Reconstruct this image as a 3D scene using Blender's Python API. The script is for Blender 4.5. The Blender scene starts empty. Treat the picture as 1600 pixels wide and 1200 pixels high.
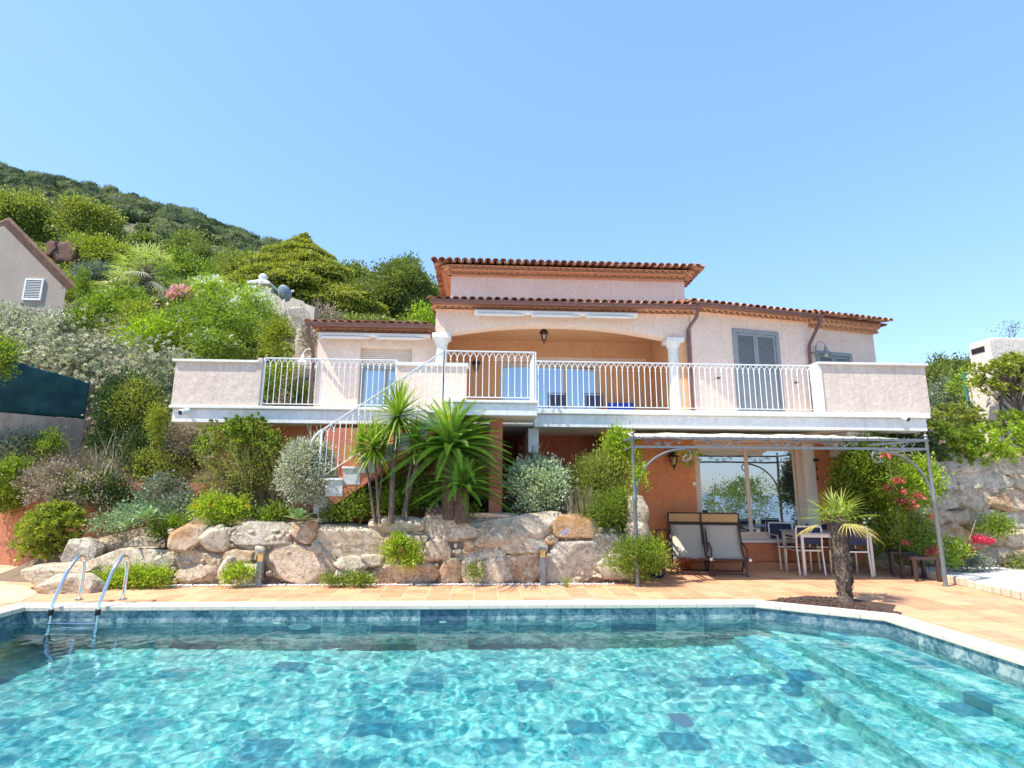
import bpy, math, random
import numpy as np
from mathutils import Vector, Matrix, noise
R = math.radians
random.seed(7)
rng = np.random.default_rng(11)
sc = bpy.context.scene
C = sc.collection
EYE = 1.5

# ---------------------------------------------------------------- camera
FPX = 860.0
PITCH = math.atan(165 / 860)
YAW = math.atan(45 / 860 * math.cos(PITCH))
ROLL = R(0.3)
cam_m = Matrix.Rotation(-YAW, 4, 'Z') @ Matrix.Rotation(math.pi / 2 + PITCH, 4, 'X') @ Matrix.Rotation(ROLL, 4, 'Z')
cd = bpy.data.cameras.new('camera')
cam = bpy.data.objects.new('camera', cd)
C.objects.link(cam)
cam.matrix_world = Matrix.Translation((0, 0, EYE)) @ cam_m
cd.sensor_width = 36
cd.lens = FPX * 36 / 1600
cd.clip_start = 0.05
cd.clip_end = 9000
sc.camera = cam
RM = cam_m.to_3x3()


def ray(px, py):
    return RM @ Vector(((px - 800) / FPX, (600 - py) / FPX, -1))


def P(px, py, Y):
    d = ray(px, py)
    t = Y / d.y
    return Vector((d.x * t, Y, EYE + d.z * t))


def G(px, py, z=0.0):
    d = ray(px, py)
    t = (z - EYE) / d.z
    return Vector((d.x * t, d.y * t, z))


# ---------------------------------------------------------------- objects
def wl(o):
    v = Vector((0, 0, 0))
    while o is not None:
        v = v + o.location
        o = o.parent
    return v


def tag(o, label=None, cat=None, group=None, kind=None):
    if label:
        n = len(label.split())
        if n < 4 or n > 16:
            print('LABEL LENGTH', n, label)
        o['label'] = label
    if cat:
        o['category'] = cat
    if group:
        o['group'] = group
    if kind:
        o['kind'] = kind
    return o


def empty(name, loc, label, cat, group=None, kind='thing'):
    o = bpy.data.objects.new(name, None)
    o.empty_display_size = 0.1
    C.objects.link(o)
    o.location = loc
    return tag(o, label, cat, group, kind)


def copy_tree(o, parent=None):
    c = o.copy()
    C.objects.link(c)
    if parent is not None:
        c.parent = parent
    for ch in list(o.children):
        copy_tree(ch, c)
    return c


def mk(name, V, F, mats, parent=None, smooth=False, mi=None, var=None):
    """link verts/faces (world coordinates) as one mesh object under parent"""
    me = bpy.data.meshes.new(name)
    V = np.asarray(V, dtype=np.float64).reshape(-1, 3)
    off = np.array(wl(parent)) if parent is not None else np.zeros(3)
    V = (V - off).astype(np.float32)
    if isinstance(F, np.ndarray):
        k = F.shape[1]
        me.vertices.add(len(V))
        me.vertices.foreach_set('co', V.ravel())
        me.loops.add(F.size)
        me.loops.foreach_set('vertex_index', F.astype(np.int32).ravel())
        me.polygons.add(len(F))
        me.polygons.foreach_set('loop_start', np.arange(0, F.size, k, dtype=np.int32))
        me.polygons.foreach_set('loop_total', np.full(len(F), k, dtype=np.int32))
    else:
        me.from_pydata(V.tolist(), [], F)
    if not isinstance(mats, (list, tuple)):
        mats = [mats]
    for m in mats:
        me.materials.append(m)
    if mi is not None:
        me.polygons.foreach_set('material_index', np.asarray(mi, dtype=np.int32))
    if var is not None:
        a = me.attributes.new('var', 'FLOAT', 'POINT')
        a.data.foreach_set('value', np.asarray(var, dtype=np.float32))
    if smooth:
        me.polygons.foreach_set('use_smooth', np.ones(len(me.polygons), dtype=bool))
    me.update(calc_edges=True)
    me.validate()
    o = bpy.data.objects.new(name, me)
    C.objects.link(o)
    if parent is not None:
        o.parent = parent
    return o


class MB:
    def __init__(s):
        s.v = []
        s.f = []

    def add(s, V, F):
        n = len(s.v)
        s.v += [tuple(p) for p in V]
        s.f += [[i + n for i in f] for f in F]
        return s

    def box(s, a, b, rot=0.0, piv=None):
        x0, y0, z0 = a
        x1, y1, z1 = b
        V = [Vector(p) for p in ((x0, y0, z0), (x1, y0, z0), (x1, y1, z0), (x0, y1, z0), (x0, y0, z1), (x1, y0, z1), (x1, y1, z1), (x0, y1, z1))]
        if rot:
            pv = Vector(piv) if piv is not None else Vector(((x0 + x1) / 2, (y0 + y1) / 2, 0))
            m = Matrix.Rotation(rot, 3, 'Z')
            V = [m @ (p - pv) + pv for p in V]
        return s.add(V, [(0, 3, 2, 1), (4, 5, 6, 7), (0, 1, 5, 4), (1, 2, 6, 5), (2, 3, 7, 6), (3, 0, 4, 7)])

    def hexa(s, V):
        return s.add(V, [(0, 3, 2, 1), (4, 5, 6, 7), (0, 1, 5, 4), (1, 2, 6, 5), (2, 3, 7, 6), (3, 0, 4, 7)])

    def prism(s, pts, off):
        """polygon pts extruded by vector off"""
        n = len(pts)
        pts = [Vector(p) for p in pts]
        V = pts + [p + Vector(off) for p in pts]
        F = [list(range(n))[::-1], list(range(n, 2 * n))] + [(i, (i + 1) % n, n + (i + 1) % n, n + i) for i in range(n)]
        return s.add(V, F)

    def bar(s, a, b, w, h=None, up=(0, 0, 1)):
        h = h or w
        a = Vector(a); b = Vector(b)
        d = (b - a).normalized()
        u = Vector(up)
        if abs(d.dot(u)) > 0.98:
            u = Vector((0, 1, 0))
        x = d.cross(u).normalized() * w / 2
        y = x.normalized().cross(d).normalized() * h / 2
        V = [a - x - y, a + x - y, a + x + y, a - x + y, b - x - y, b + x - y, b + x + y, b - x + y]
        return s.add(V, [(0, 1, 2, 3), (7, 6, 5, 4), (0, 4, 5, 1), (1, 5, 6, 2), (2, 6, 7, 3), (3, 7, 4, 0)])

    def tube(s, pts, r, n=6, closed=False):
        pts = [Vector(p) for p in pts]
        m = len(pts)
        rs = list(r) if isinstance(r, (list, tuple)) else [r] * m
        base = len(s.v)
        prev = None
        for i, p in enumerate(pts):
            if closed:
                d = pts[(i + 1) % m] - pts[i - 1]
            else:
                d = pts[min(i + 1, m - 1)] - pts[max(i - 1, 0)]
            if d.length < 1e-9:
                d = Vector((0, 0, 1))
            d.normalize()
            if prev is None:
                u = d.orthogonal().normalized()
            else:
                u = prev - d * prev.dot(d)
                u = u.normalized() if u.length > 1e-6 else d.orthogonal().normalized()
            prev = u
            w = d.cross(u)
            for k in range(n):
                a = 2 * math.pi * k / n
                s.v.append(tuple(p + (u * math.cos(a) + w * math.sin(a)) * rs[i]))
        for i in range(m if closed else m - 1):
            for k in range(n):
                a = base + i * n + k
                b = base + i * n + (k + 1) % n
                j = (i + 1) % m
                s.f.append([a, b, base + j * n + (k + 1) % n, base + j * n + k])
        if not closed:
            s.f.append([base + k for k in range(n)][::-1])
            s.f.append([base + (m - 1) * n + k for k in range(n)])
        return s

    def lathe(s, prof, c, n=16, cap=True):
        base = len(s.v)
        for (r, z) in prof:
            for k in range(n):
                a = 2 * math.pi * k / n
                s.v.append((c[0] + r * math.cos(a), c[1] + r * math.sin(a), c[2] + z))
        for i in range(len(prof) - 1):
            for k in range(n):
                s.f.append([base + i * n + k, base + i * n + (k + 1) % n, base + (i + 1) * n + (k + 1) % n, base + (i + 1) * n + k])
        if cap:
            s.f.append([base + k for k in range(n)][::-1])
            s.f.append([base + (len(prof) - 1) * n + k for k in range(n)])
        return s

    def disc(s, c, ax, r, t, n=20):
        c = Vector(c); ax = Vector(ax).normalized()
        return s.tube([c, c + ax * t], r, n)

    def build(s, name, mat, parent=None, smooth=False, bevel=0.0):
        o = mk(name, s.v, s.f, mat, parent, smooth)
        if smooth:
            m = o.modifiers.new('es', 'EDGE_SPLIT')
            m.split_angle = R(40)
        if bevel:
            m = o.modifiers.new('bv', 'BEVEL')
            m.width = bevel
            m.segments = 2
            m.limit_method = 'ANGLE'
            m.angle_limit = R(40)
        return o


# ---------------------------------------------------------------- materials
def newmat(name):
    m = bpy.data.materials.new(name)
    m.use_nodes = True
    nt = m.node_tree
    nt.nodes.clear()
    out = nt.nodes.new('ShaderNodeOutputMaterial')
    return m, nt, out


class NT:
    def __init__(s, nt):
        s.nt = nt

    def n(s, t, **kw):
        nd = s.nt.nodes.new(t)
        for k, v in kw.items():
            if hasattr(nd, k):
                setattr(nd, k, v)
            else:
                nd.inputs[k.replace('_', ' ')].default_value = v
        return nd

    def l(s, a, b):
        s.nt.links.new(a, b)

    def pos(s):
        return s.n('ShaderNodeNewGeometry').outputs['Position']

    def noise(s, vec, scale, detail=4, rough=0.55, dist=0.0):
        nd = s.n('ShaderNodeTexNoise')
        nd.inputs['Scale'].default_value = scale
        nd.inputs['Detail'].default_value = detail
        nd.inputs['Roughness'].default_value = rough
        nd.inputs['Distortion'].default_value = dist
        if vec is not None:
            s.l(vec, nd.inputs['Vector'])
        return nd

    def ramp(s, fac, stops):
        nd = s.n('ShaderNodeValToRGB')
        e = nd.color_ramp.elements
        while len(e) < len(stops):
            e.new(0.5)
        for i, (p, c) in enumerate(stops):
            e[i].position = p
            e[i].color = (c[0], c[1], c[2], 1) if isinstance(c, (tuple, list)) else (c, c, c, 1)
        s.l(fac, nd.inputs[0])
        return nd.outputs[0]

    def mix(s, fac, a, b, mode='MIX'):
        nd = s.n('ShaderNodeMix', data_type='RGBA', blend_type=mode)
        for sock, v in ((nd.inputs[0], fac), (nd.inputs[6], a), (nd.inputs[7], b)):
            if hasattr(v, 'is_output'):
                s.l(v, sock)
            elif isinstance(v, (int, float)):
                sock.default_value = v
            else:
                sock.default_value = (v[0], v[1], v[2], 1)
        return nd.outputs[2]

    def math(s, op, a, b=0.0, c=None):
        nd = s.n('ShaderNodeMath', operation=op)
        for i, v in enumerate((a, b) if c is None else (a, b, c)):
            if hasattr(v, 'is_output'):
                s.l(v, nd.inputs[i])
            else:
                nd.inputs[i].default_value = v
        return nd.outputs[0]

    def bump(s, h, strength=0.3, dist=0.01):
        nd = s.n('ShaderNodeBump')
        nd.inputs['Strength'].default_value = strength
        nd.inputs['Distance'].default_value = dist
        s.l(h, nd.inputs['Height'])
        return nd.outputs[0]

    def prin(s, col, rough=0.6, spec=0.5, metal=0.0, normal=None):
        nd = s.n('ShaderNodeBsdfPrincipled')
        if hasattr(col, 'is_output'):
            s.l(col, nd.inputs['Base Color'])
        else:
            nd.inputs['Base Color'].default_value = (col[0], col[1], col[2], 1)
        if hasattr(rough, 'is_output'):
            s.l(rough, nd.inputs['Roughness'])
        else:
            nd.inputs['Roughness'].default_value = rough
        nd.inputs['Specular IOR Level'].default_value = spec
        nd.inputs['Metallic'].default_value = metal
        if normal is not None:
            s.l(normal, nd.inputs['Normal'])
        return nd


def m_basic(name, col, rough=0.6, scale=8.0, var=0.12, bump=0.0, bscale=60.0, spec=0.4, metal=0.0, bdist=0.01, col2=None):
    m, nt, out = newmat(name)
    k = NT(nt)
    p = k.pos()
    nz = k.noise(p, scale, 5, 0.6)
    lo = tuple(c * (1 - var) for c in col)
    hi = col2 if col2 else tuple(min(1, c * (1 + var)) for c in col)
    c = k.ramp(nz.outputs['Fac'], [(0.3, lo), (0.7, hi)])
    nrm = None
    if bump:
        nb = k.noise(p, bscale, 4, 0.6)
        nrm = k.bump(nb.outputs['Fac'], bump, bdist)
    b = k.prin(c, rough, spec, metal, nrm)
    k.l(b.outputs[0], out.inputs[0])
    return m


def m_stucco(name, col, col2, stain=0.25, staincol=(0.3, 0.25, 0.2), bump=0.55, bscale=55):
    m, nt, out = newmat(name)
    k = NT(nt)
    p = k.pos()
    a = k.noise(p, 0.9, 6, 0.65, 0.4)
    b = k.noise(p, 14, 4, 0.6)
    c = k.ramp(a.outputs['Fac'], [(0.32, col), (0.68, col2)])
    g = k.ramp(b.outputs['Fac'], [(0.3, (0.86, 0.86, 0.86)), (0.7, (1.06, 1.06, 1.06))])
    c = k.mix(1.0, c, g, 'MULTIPLY')
    mp = k.n('ShaderNodeMapping')
    mp.inputs['Scale'].default_value = (5.0, 5.0, 0.35)
    k.l(p, mp.inputs['Vector'])
    st = k.noise(mp.outputs[0], 1.6, 6, 0.7)
    sf = k.ramp(st.outputs['Fac'], [(0.5, 0.0), (0.74, stain)])
    c = k.mix(sf, c, staincol)
    nb = k.noise(p, bscale, 5, 0.7)
    nb2 = k.noise(p, 7, 3, 0.5)
    h = k.math('ADD', nb.outputs['Fac'], k.math('MULTIPLY', nb2.outputs['Fac'], 1.2))
    bs = k.prin(c, 0.92, 0.2, 0, k.bump(h, bump, 0.012))
    k.l(bs.outputs[0], out.inputs[0])
    return m


def m_leaf(name, lo, hi, trans=0.3, rough=0.45, tip=None):
    m, nt, out = newmat(name)
    k = NT(nt)
    at = k.n('ShaderNodeAttribute', attribute_name='var')
    stops = [(0.0, lo), (0.75, hi)]
    if tip:
        stops = [(0.0, lo), (0.6, hi), (1.0, tip)]
    c = k.ramp(at.outputs['Fac'], stops)
    b = k.prin(c, rough, 0.35)
    t = k.n('ShaderNodeBsdfTranslucent')
    tc = k.mix(1.0, c, (1.25, 1.35, 0.6), 'MULTIPLY')
    k.l(tc, t.inputs[0])
    mx = k.n('ShaderNodeMixShader')
    mx.inputs[0].default_value = trans
    k.l(b.outputs[0], mx.inputs[1])
    k.l(t.outputs[0], mx.inputs[2])
    k.l(mx.outputs[0], out.inputs[0])
    return m

# ---------------------------------------------------------------- light
SUNV = Vector((0.6, 0.3, -1.0)).normalized()
w = bpy.data.worlds.new('World')
sc.world = w
w.use_nodes = True
wn = w.node_tree
bg = wn.nodes['Background']
sky = wn.nodes.new('ShaderNodeTexSky')
sky.sky_type = 'NISHITA'
sky.sun_disc = False
sky.sun_elevation = math.asin(-SUNV.z)
sky.sun_rotation = math.atan2(-SUNV.x, -SUNV.y)
sky.altitude = 0
sky.air_density = 1.0
sky.dust_density = 0.4
sky.ozone_density = 1.5
gm = wn.nodes.new('ShaderNodeGamma')
gm.inputs[1].default_value = 0.47
hs = wn.nodes.new('ShaderNodeHueSaturation')
hs.inputs['Saturation'].default_value = 1.6
wn.links.new(sky.outputs[0], gm.inputs[0])
wn.links.new(gm.outputs[0], hs.inputs['Color'])
tn = wn.nodes.new('ShaderNodeMix')
tn.data_type = 'RGBA'; tn.blend_type = 'MULTIPLY'; tn.inputs[0].default_value = 1.0
tn.inputs[7].default_value = (0.78, 0.865, 1.06, 1)
wn.links.new(hs.outputs[0], tn.inputs[6])
wn.links.new(tn.outputs[2], bg.inputs[0])
bg.inputs[1].default_value = 0.365
ld = bpy.data.lights.new('sun', 'SUN')
ld.energy = 4.0
ld.angle = R(0.5)
ld.color = (1.0, 0.94, 0.83)
sun = bpy.data.objects.new('sun', ld)
C.objects.link(sun)
sun.rotation_euler = SUNV.to_track_quat('-Z', 'Y').to_euler()
sun.location = (-6, -4, 12)
sc.view_settings.view_transform = 'Standard'
sc.view_settings.look = 'None'
sc.view_settings.gamma = 1
sc.view_settings.exposure = 0.92
sc.render.engine = 'CYCLES'
cy = sc.cycles
cy.use_denoising = True
cy.denoiser = 'OPENIMAGEDENOISE'
cy.max_bounces = 8
cy.transparent_max_bounces = 12
cy.transmission_bounces = 6
cy.diffuse_bounces = 4
cy.sample_clamp_indirect = 6

# ---------------------------------------------------------------- pool
WZ = -0.17
pA = Vector((-5.72, 7.62, 0)); pB = Vector((3.66, 7.60, 0)); pC = Vector((4.86, 6.78, 0)); pD = Vector((4.90, 0.9, 0)); pE = Vector((-5.72, 0.9, 0))
POOL = [pE, pD, pC, pB, pA]


def m_pooltile(name, su, sv, dark=0.2, base=(0.06, 0.38, 0.41), base2=(0.40, 0.74, 0.67), darkc=(0.03, 0.19, 0.28), wall=False, bias=0.0):
    m, nt, out = newmat(name)
    k = NT(nt)
    p = k.pos()
    sep = k.n('ShaderNodeSeparateXYZ')
    k.l(p, sep.inputs[0])
    u = sep.outputs[0] if not wall else k.math('ADD', sep.outputs[0], sep.outputs[1])
    v = sep.outputs[1] if not wall else sep.outputs[2]
    fu = k.math('FLOOR', k.math('DIVIDE', k.math('ADD', u, bias), su))
    row = k.math('FLOOR', k.math('DIVIDE', v, sv))
    cb = k.n('ShaderNodeCombineXYZ')
    k.l(fu, cb.inputs[0]); k.l(row, cb.inputs[1])
    wn_ = k.n('ShaderNodeTexWhiteNoise')
    k.l(cb.outputs[0], wn_.inputs['Vector'])
    n1 = k.noise(p, 3.6, 8, 0.78, 1.2)
    n2 = k.noise(p, 17, 6, 0.75, .5)
    s = k.math('ADD', k.math('MULTIPLY', n1.outputs['Fac'], 0.7), k.math('MULTIPLY', n2.outputs['Fac'], 0.45))
    c = k.ramp(s, [(0.42, tuple(a * 0.3 for a in base)), (0.53, base), (0.66, base2)])
    c = k.mix(k.ramp(wn_.outputs['Value'], [(0.0, 0.0), (1 - dark - 0.12, 0.12), (1 - dark, 0.35), (1.0, 0.9)]), c, darkc)
    # grout
    gu = k.math('FRACT', k.math('DIVIDE', k.math('ADD', u, bias), su))
    gv = k.math('FRACT', k.math('DIVIDE', v, sv))
    e = k.math('MINIMUM', k.math('MINIMUM', gu, k.math('SUBTRACT', 1.0, gu)), k.math('MULTIPLY', k.math('MINIMUM', gv, k.math('SUBTRACT', 1.0, gv)), sv / su))
    gl = k.math('LESS_THAN', e, 0.006 / su)
    c = k.mix(k.math('MULTIPLY', gl, 0.5), c, (0.35, 0.5, 0.5))
    b = k.prin(c, 0.5, 0.4)
    k.l(b.outputs[0], out.inputs[0])
    return m


M_floor = m_pooltile('pool floor slate', 0.40, 0.30, dark=0.22)
M_pwall = m_pooltile('pool wall slate', 0.62, 0.40, dark=0.22, base=(0.08, 0.19, 0.22), base2=(0.42, 0.50, 0.46), darkc=(0.012, 0.05, 0.12), wall=True)
basin = empty('pool_basin', (0, 4, -1.5), 'slate tiled swimming pool basin under the turquoise water', 'pool', kind='structure')
FZ = -1.45
b = MB()
V = [(p.x, p.y, 0.0) for p in POOL] + [(p.x, p.y, FZ) for p in POOL]
b.add(V, [(i, 5 + i, 5 + (i + 1) % 5, (i + 1) % 5) for i in range(5)])
b.build('basin_wall', M_pwall, basin)
MB().add([(p.x, p.y, FZ) for p in POOL], [(0, 1, 2, 3, 4)]).build('basin_floor', M_floor, basin)
# steps along the right side
for i, (xi, zz) in enumerate(((4.28, -0.42), (3.80, -0.72), (3.32, -1.05))):
    yy = 7.6 - (xi - 3.66) * 0.82 / 1.2 - 0.01 if xi > 3.66 else 7.6
    b = MB()
    pts = [(xi, 1.0), (4.88, 1.0), (4.845, 6.78)]
    if xi > 3.66:
        pts += [(xi, pB.y + (xi - pB.x) * (pC.y - pB.y) / (pC.x - pB.x) - 0.004)]
    else:
        pts += [(3.655, 7.595), (xi, 7.595)]
    b.prism([(x, y, FZ + 0.002) for x, y in pts], (0, 0, zz - FZ))
    b.build('pool_step', M_floor, basin)


def wave_height(X, Y):
    Z = np.zeros_like(X)
    r = np.random.default_rng(5)
    for i in range(90):
        L = 0.085 * (0.6 / 0.085) ** (r.random() ** 1.1)
        th = r.normal(0.35, 1.1)
        kx, ky = math.cos(th) * 2 * math.pi / L, math.sin(th) * 2 * math.pi / L
        Z += 0.00052 * L ** 1.0 * np.sin(kx * X + ky * Y + r.random() * 6.28)
    return Z


NX, NY = 600, 390
xs = np.linspace(pE.x, pD.x, NX); ys = np.linspace(0.92, 7.61, NY)
X, Y = np.meshgrid(xs, ys)
# squeeze the grid under the diagonal corner
lim = np.where(Y > pC.y, pB.x + (pB.y - np.minimum(Y, pB.y)) / (pB.y - pC.y) * (pC.x - pB.x), pC.x)
X = np.where(Y > pC.y, pA.x + (X - pA.x) * (lim - pA.x) / (pD.x - pA.x), pA.x + (X - pA.x) * (4.86 - pA.x) / (pD.x - pA.x))
Zw = wave_height(X, Y) + WZ
idx = np.arange(NX * NY).reshape(NY, NX)
F = np.stack([idx[:-1, :-1], idx[:-1, 1:], idx[1:, 1:], idx[1:, :-1]], -1).reshape(-1, 4)
m, nt, out = newmat('pool water')
k = NT(nt)
g = k.n('ShaderNodeBsdfGlass')
g.inputs['IOR'].default_value = 1.333
g.inputs['Roughness'].default_value = 0.0
g.inputs['Color'].default_value = (0.88, 1.0, 1.0, 1)
nb_w = k.noise(k.pos(), 16, 3, .5)
k.l(k.bump(nb_w.outputs['Fac'], .25, .004), g.inputs['Normal'])
k.l(g.outputs[0], out.inputs[0])
M_water = m
wat = mk('pool_water', np.stack([X, Y, Zw], -1).reshape(-1, 3), F, M_water, None, True)
tag(wat, 'clear rippled turquoise pool water', None, None, 'structure')

# ---------------------------------------------------------------- materials for the place
M_pink = m_stucco('pink stucco', (0.82, 0.61, 0.47), (0.87, 0.69, 0.56), 0.3, (0.56, 0.44, 0.38))
M_pink2 = m_stucco('pale pink stucco', (0.63, 0.51, 0.42), (0.73, 0.61, 0.51), 0.5, (0.42, 0.36, 0.31), bump=0.9, bscale=30)
M_ochre = m_stucco('ochre stucco', (0.74, 0.40, 0.20), (0.78, 0.45, 0.24), 0.1)
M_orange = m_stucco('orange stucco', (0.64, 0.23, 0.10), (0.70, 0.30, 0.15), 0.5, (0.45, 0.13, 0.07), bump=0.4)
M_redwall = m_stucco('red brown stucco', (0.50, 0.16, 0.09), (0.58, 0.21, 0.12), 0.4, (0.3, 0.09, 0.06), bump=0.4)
M_fascia = m_stucco('painted concrete fascia', (0.70, 0.72, 0.72), (0.80, 0.78, 0.72), 0.4, (0.5, 0.45, 0.36), bump=0.15)
M_stone = m_stucco('pale stone slab', (0.72, 0.70, 0.64), (0.82, 0.80, 0.74), 0.25, (0.55, 0.5, 0.42), bump=0.2)
M_grout = m_stucco('terrace soil', (0.20, 0.13, 0.08), (0.30, 0.2, 0.13), 0.3)
M_white = m_basic('white painted steel', (0.82, 0.82, 0.80), 0.4, 6, 0.05)
M_cream = m_basic('cream painted steel', (0.80, 0.76, 0.68), 0.4, 6, 0.05)
M_beige = m_basic('beige window frame', (0.66, 0.55, 0.43), 0.45, 6, 0.06)
M_grey = m_basic('grey painted wood', (0.26, 0.28, 0.28), 0.55, 12, 0.12, 0.15, 40)
M_iron = m_basic('grey wrought iron', (0.17, 0.19, 0.20), 0.45, 14, 0.15, metal=0.3)
M_dkiron = m_basic('dark iron', (0.05, 0.03, 0.03), 0.5, 14, 0.2, metal=0.3)
M_copper = m_basic('brown painted gutter', (0.16, 0.08, 0.07), 0.4, 8, 0.2)
M_steel = m_basic('polished stainless steel', (0.75, 0.76, 0.78), 0.12, 5, 0.05, metal=1.0)
M_canvas = m_basic('cream awning canvas', (0.80, 0.75, 0.64), 0.85, 10, 0.05)
M_black = m_basic('black plastic', (0.02, 0.02, 0.022), 0.5, 20, 0.2)
M_navy = m_basic('navy sling fabric', (0.03, 0.035, 0.07), 0.8, 60, 0.3)
M_alu = m_basic('brushed aluminium', (0.62, 0.60, 0.57), 0.35, 10, 0.08, metal=0.6)
M_mesh = m_basic('beige sling mesh', (0.48, 0.43, 0.34), 0.8, 90, 0.15)
M_tan = m_basic('tan canvas', (0.55, 0.37, 0.17), 0.85, 30, 0.12)
M_dkbrown = m_basic('dark brown frame', (0.06, 0.035, 0.03), 0.5, 20, 0.2)
M_bulb = m_basic('frosted lamp glass', (0.7, 0.66, 0.5), 0.2, 9, 0.1)
M_blue = m_basic('bright blue cushion', (0.02, 0.10, 0.55), 0.8, 20, 0.15)


def m_glass(name, dark=(0.02, 0.03, 0.04), fac=0.45):
    m, nt, out = newmat(name)
    k = NT(nt)
    d = k.prin(dark, 0.3, 0.3)
    g = k.n('ShaderNodeBsdfGlossy')
    g.inputs['Roughness'].default_value = 0.01
    g.inputs['Color'].default_value = (0.8, 0.88, 0.95, 1)
    nz = k.noise(k.pos(), 0.9, 2)
    k.l(k.bump(nz.outputs['Fac'], 0.05, 0.05), g.inputs['Normal'])
    mx = k.n('ShaderNodeMixShader')
    mx.inputs[0].default_value = fac
    k.l(d.outputs[0], mx.inputs[1]); k.l(g.outputs[0], mx.inputs[2])
    k.l(mx.outputs[0], out.inputs[0])
    return m


M_glass = m_glass('reflective window glass')


def m_rooftile():
    m, nt, out = newmat('weathered clay roof tile')
    k = NT(nt)
    p = k.pos()
    at = k.n('ShaderNodeAttribute', attribute_name='var')
    c = k.ramp(at.outputs['Fac'], [(0.0, (0.32, 0.13, 0.07)), (0.35, (0.50, 0.22, 0.12)), (0.7, (0.62, 0.34, 0.20)), (1.0, (0.66, 0.46, 0.32))])
    n1 = k.noise(p, 9, 6, 0.7)
    f = k.ramp(n1.outputs['Fac'], [(0.45, 0.0), (0.62, 0.6)])
    c = k.mix(f, c, (0.13, 0.10, 0.085))
    n2 = k.noise(p, 60, 3, 0.6)
    b = k.prin(c, 0.85, 0.2, 0, k.bump(n2.outputs['Fac'], 0.3, 0.01))
    k.l(b.outputs[0], out.inputs[0])
    return m


M_tile = m_rooftile()


def roof_tiles(name, a, b, up, length, parent, pitch=0.2, side_cut=None):
    """barrel tiles: eave line a->b, up = unit vector up the slope, length of slope; side_cut(t)->max slope length at eave fraction t"""
    a = Vector(a); b = Vector(b); up = Vector(up).normalized()
    u = (b - a).normalized()
    nrm = u.cross(up).normalized()
    if nrm.z < 0:
        nrm = -nrm
    n = int((b - a).length / pitch)
    V = []; F = []; var = []
    seg = 6
    for i in range(n + 1):
        for kind in (0, 1):
            if kind == 1 and i == n:
                continue
            c0 = a + u * (i * pitch + (pitch / 2 if kind else 0))
            t = i / max(1, n)
            L = length if side_cut is None else min(length, side_cut(t))
            nc = max(1, int(L / 0.34))
            for j in range(nc):
                s0 = j * 0.34 - 0.02 + random.uniform(-0.012, 0.012)
                s1 = min(s0 + 0.42, L)
                vv = random.random()
                base = len(V)
                r0, r1 = (0.088, 0.072) if kind == 0 else (0.072, 0.088)
                lift0 = 0.03 if kind == 0 else 0.0
                for (ss, rr, lf) in ((s0, r0, lift0 + 0.022), (s1, r1, lift0)):
                    for th in (0, 1):
                        for q in range(seg + 1):
                            ang = math.pi * q / seg
                            rad = rr - th * 0.014
                            x = math.cos(ang) * rad
                            z = math.sin(ang) * rad * (0.85 if kind == 0 else -0.75)
                            if kind == 1:
                                z += 0.045
                            V.append(c0 + u * x + up * ss + nrm * (z + lf))
                            var.append(vv)
                m = seg + 1
                for q in range(seg):
                    F.append((base + q, base + q + 1, base + 2 * m + q + 1, base + 2 * m + q))
                    F.append((base + m + q + 1, base + m + q, base + 3 * m + q, base + 3 * m + q + 1))
                    F.append((base + q + 1, base + q, base + m + q, base + m + q + 1))
    return mk(name, [tuple(v) for v in V], F, M_tile, parent, False, None, var)


M_clay = m_basic('clean clay cornice', (.74, .42, .25), .85, 14, .25, .3, 60)
M_fill = m_basic('pale cornice mortar', (.7, .5, .4), .9, 14, .15, .3, 60)


def genoise(name, a, b, outv, parent, rows=2, pitch=0.17):
    """rows of small tile ends corbelled out of the wall top; a->b = wall top line at the lowest row"""
    a = Vector(a); b = Vector(b); o = Vector(outv).normalized()
    u = (b - a).normalized()
    V = []; F = []; var = []
    for r in range(rows):
        dep = 0.13 * (r + 1)
        z0 = 0.105 * r
        ext = 0.13 * (r + 1)
        L = (b - a).length
        n = int(L / pitch)
        for i in range(n + 1):
            c0 = a + u * ((i + (0.5 if r % 2 else 0)) * L / n)
            if (c0 - a).length > L:
                continue
            vv = random.random()
            base = len(V)
            seg = 6
            for s in (0.0, dep):
                for th in (0, 1):
                    for q in range(seg + 1):
                        ang = math.pi * q / seg
                        rad = 0.074 - th * 0.013
                        V.append(c0 + u * math.cos(ang) * rad + o * s + Vector((0, 0, z0 + 0.012 + math.sin(ang) * rad)))
                        var.append(vv)
            m = seg + 1
            for q in range(seg):
                F.append((base + q + 1, base + q, base + 2 * m + q, base + 2 * m + q + 1))
                F.append((base + m + q, base + m + q + 1, base + 3 * m + q + 1, base + 3 * m + q))
                F.append((base + 2 * m + q, base + 2 * m + q + 1, base + 3 * m + q + 1, base + 3 * m + q))
        # flat band of tile over the arcs
        for (q0, q1, d0, d1) in ((0.088, 0.104, -0.02, dep + 0.025), (0.0, 0.012, -0.02, dep - 0.035), (0.012, 0.088, -0.02, dep - 0.095)):
            base = len(V)
            A = a - u * 0.02; B = b + u * 0.02
            for (pp, dd, zz) in ((A, d0, q0), (B, d0, q0), (B, d1, q0), (A, d1, q0), (A, d0, q1), (B, d0, q1), (B, d1, q1), (A, d1, q1)):
                V.append(pp + o * dd + Vector((0, 0, z0 + zz)))
                var.append(0.75 if q1 != 0.088 else 0.9)
            F += [tuple(base + i for i in f) for f in ((0, 3, 2, 1), (4, 5, 6, 7), (0, 1, 5, 4), (1, 2, 6, 5), (2, 3, 7, 6), (3, 0, 4, 7))]
    return mk(name, [tuple(v) for v in V], F, M_clay, parent, False, None, var)


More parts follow.
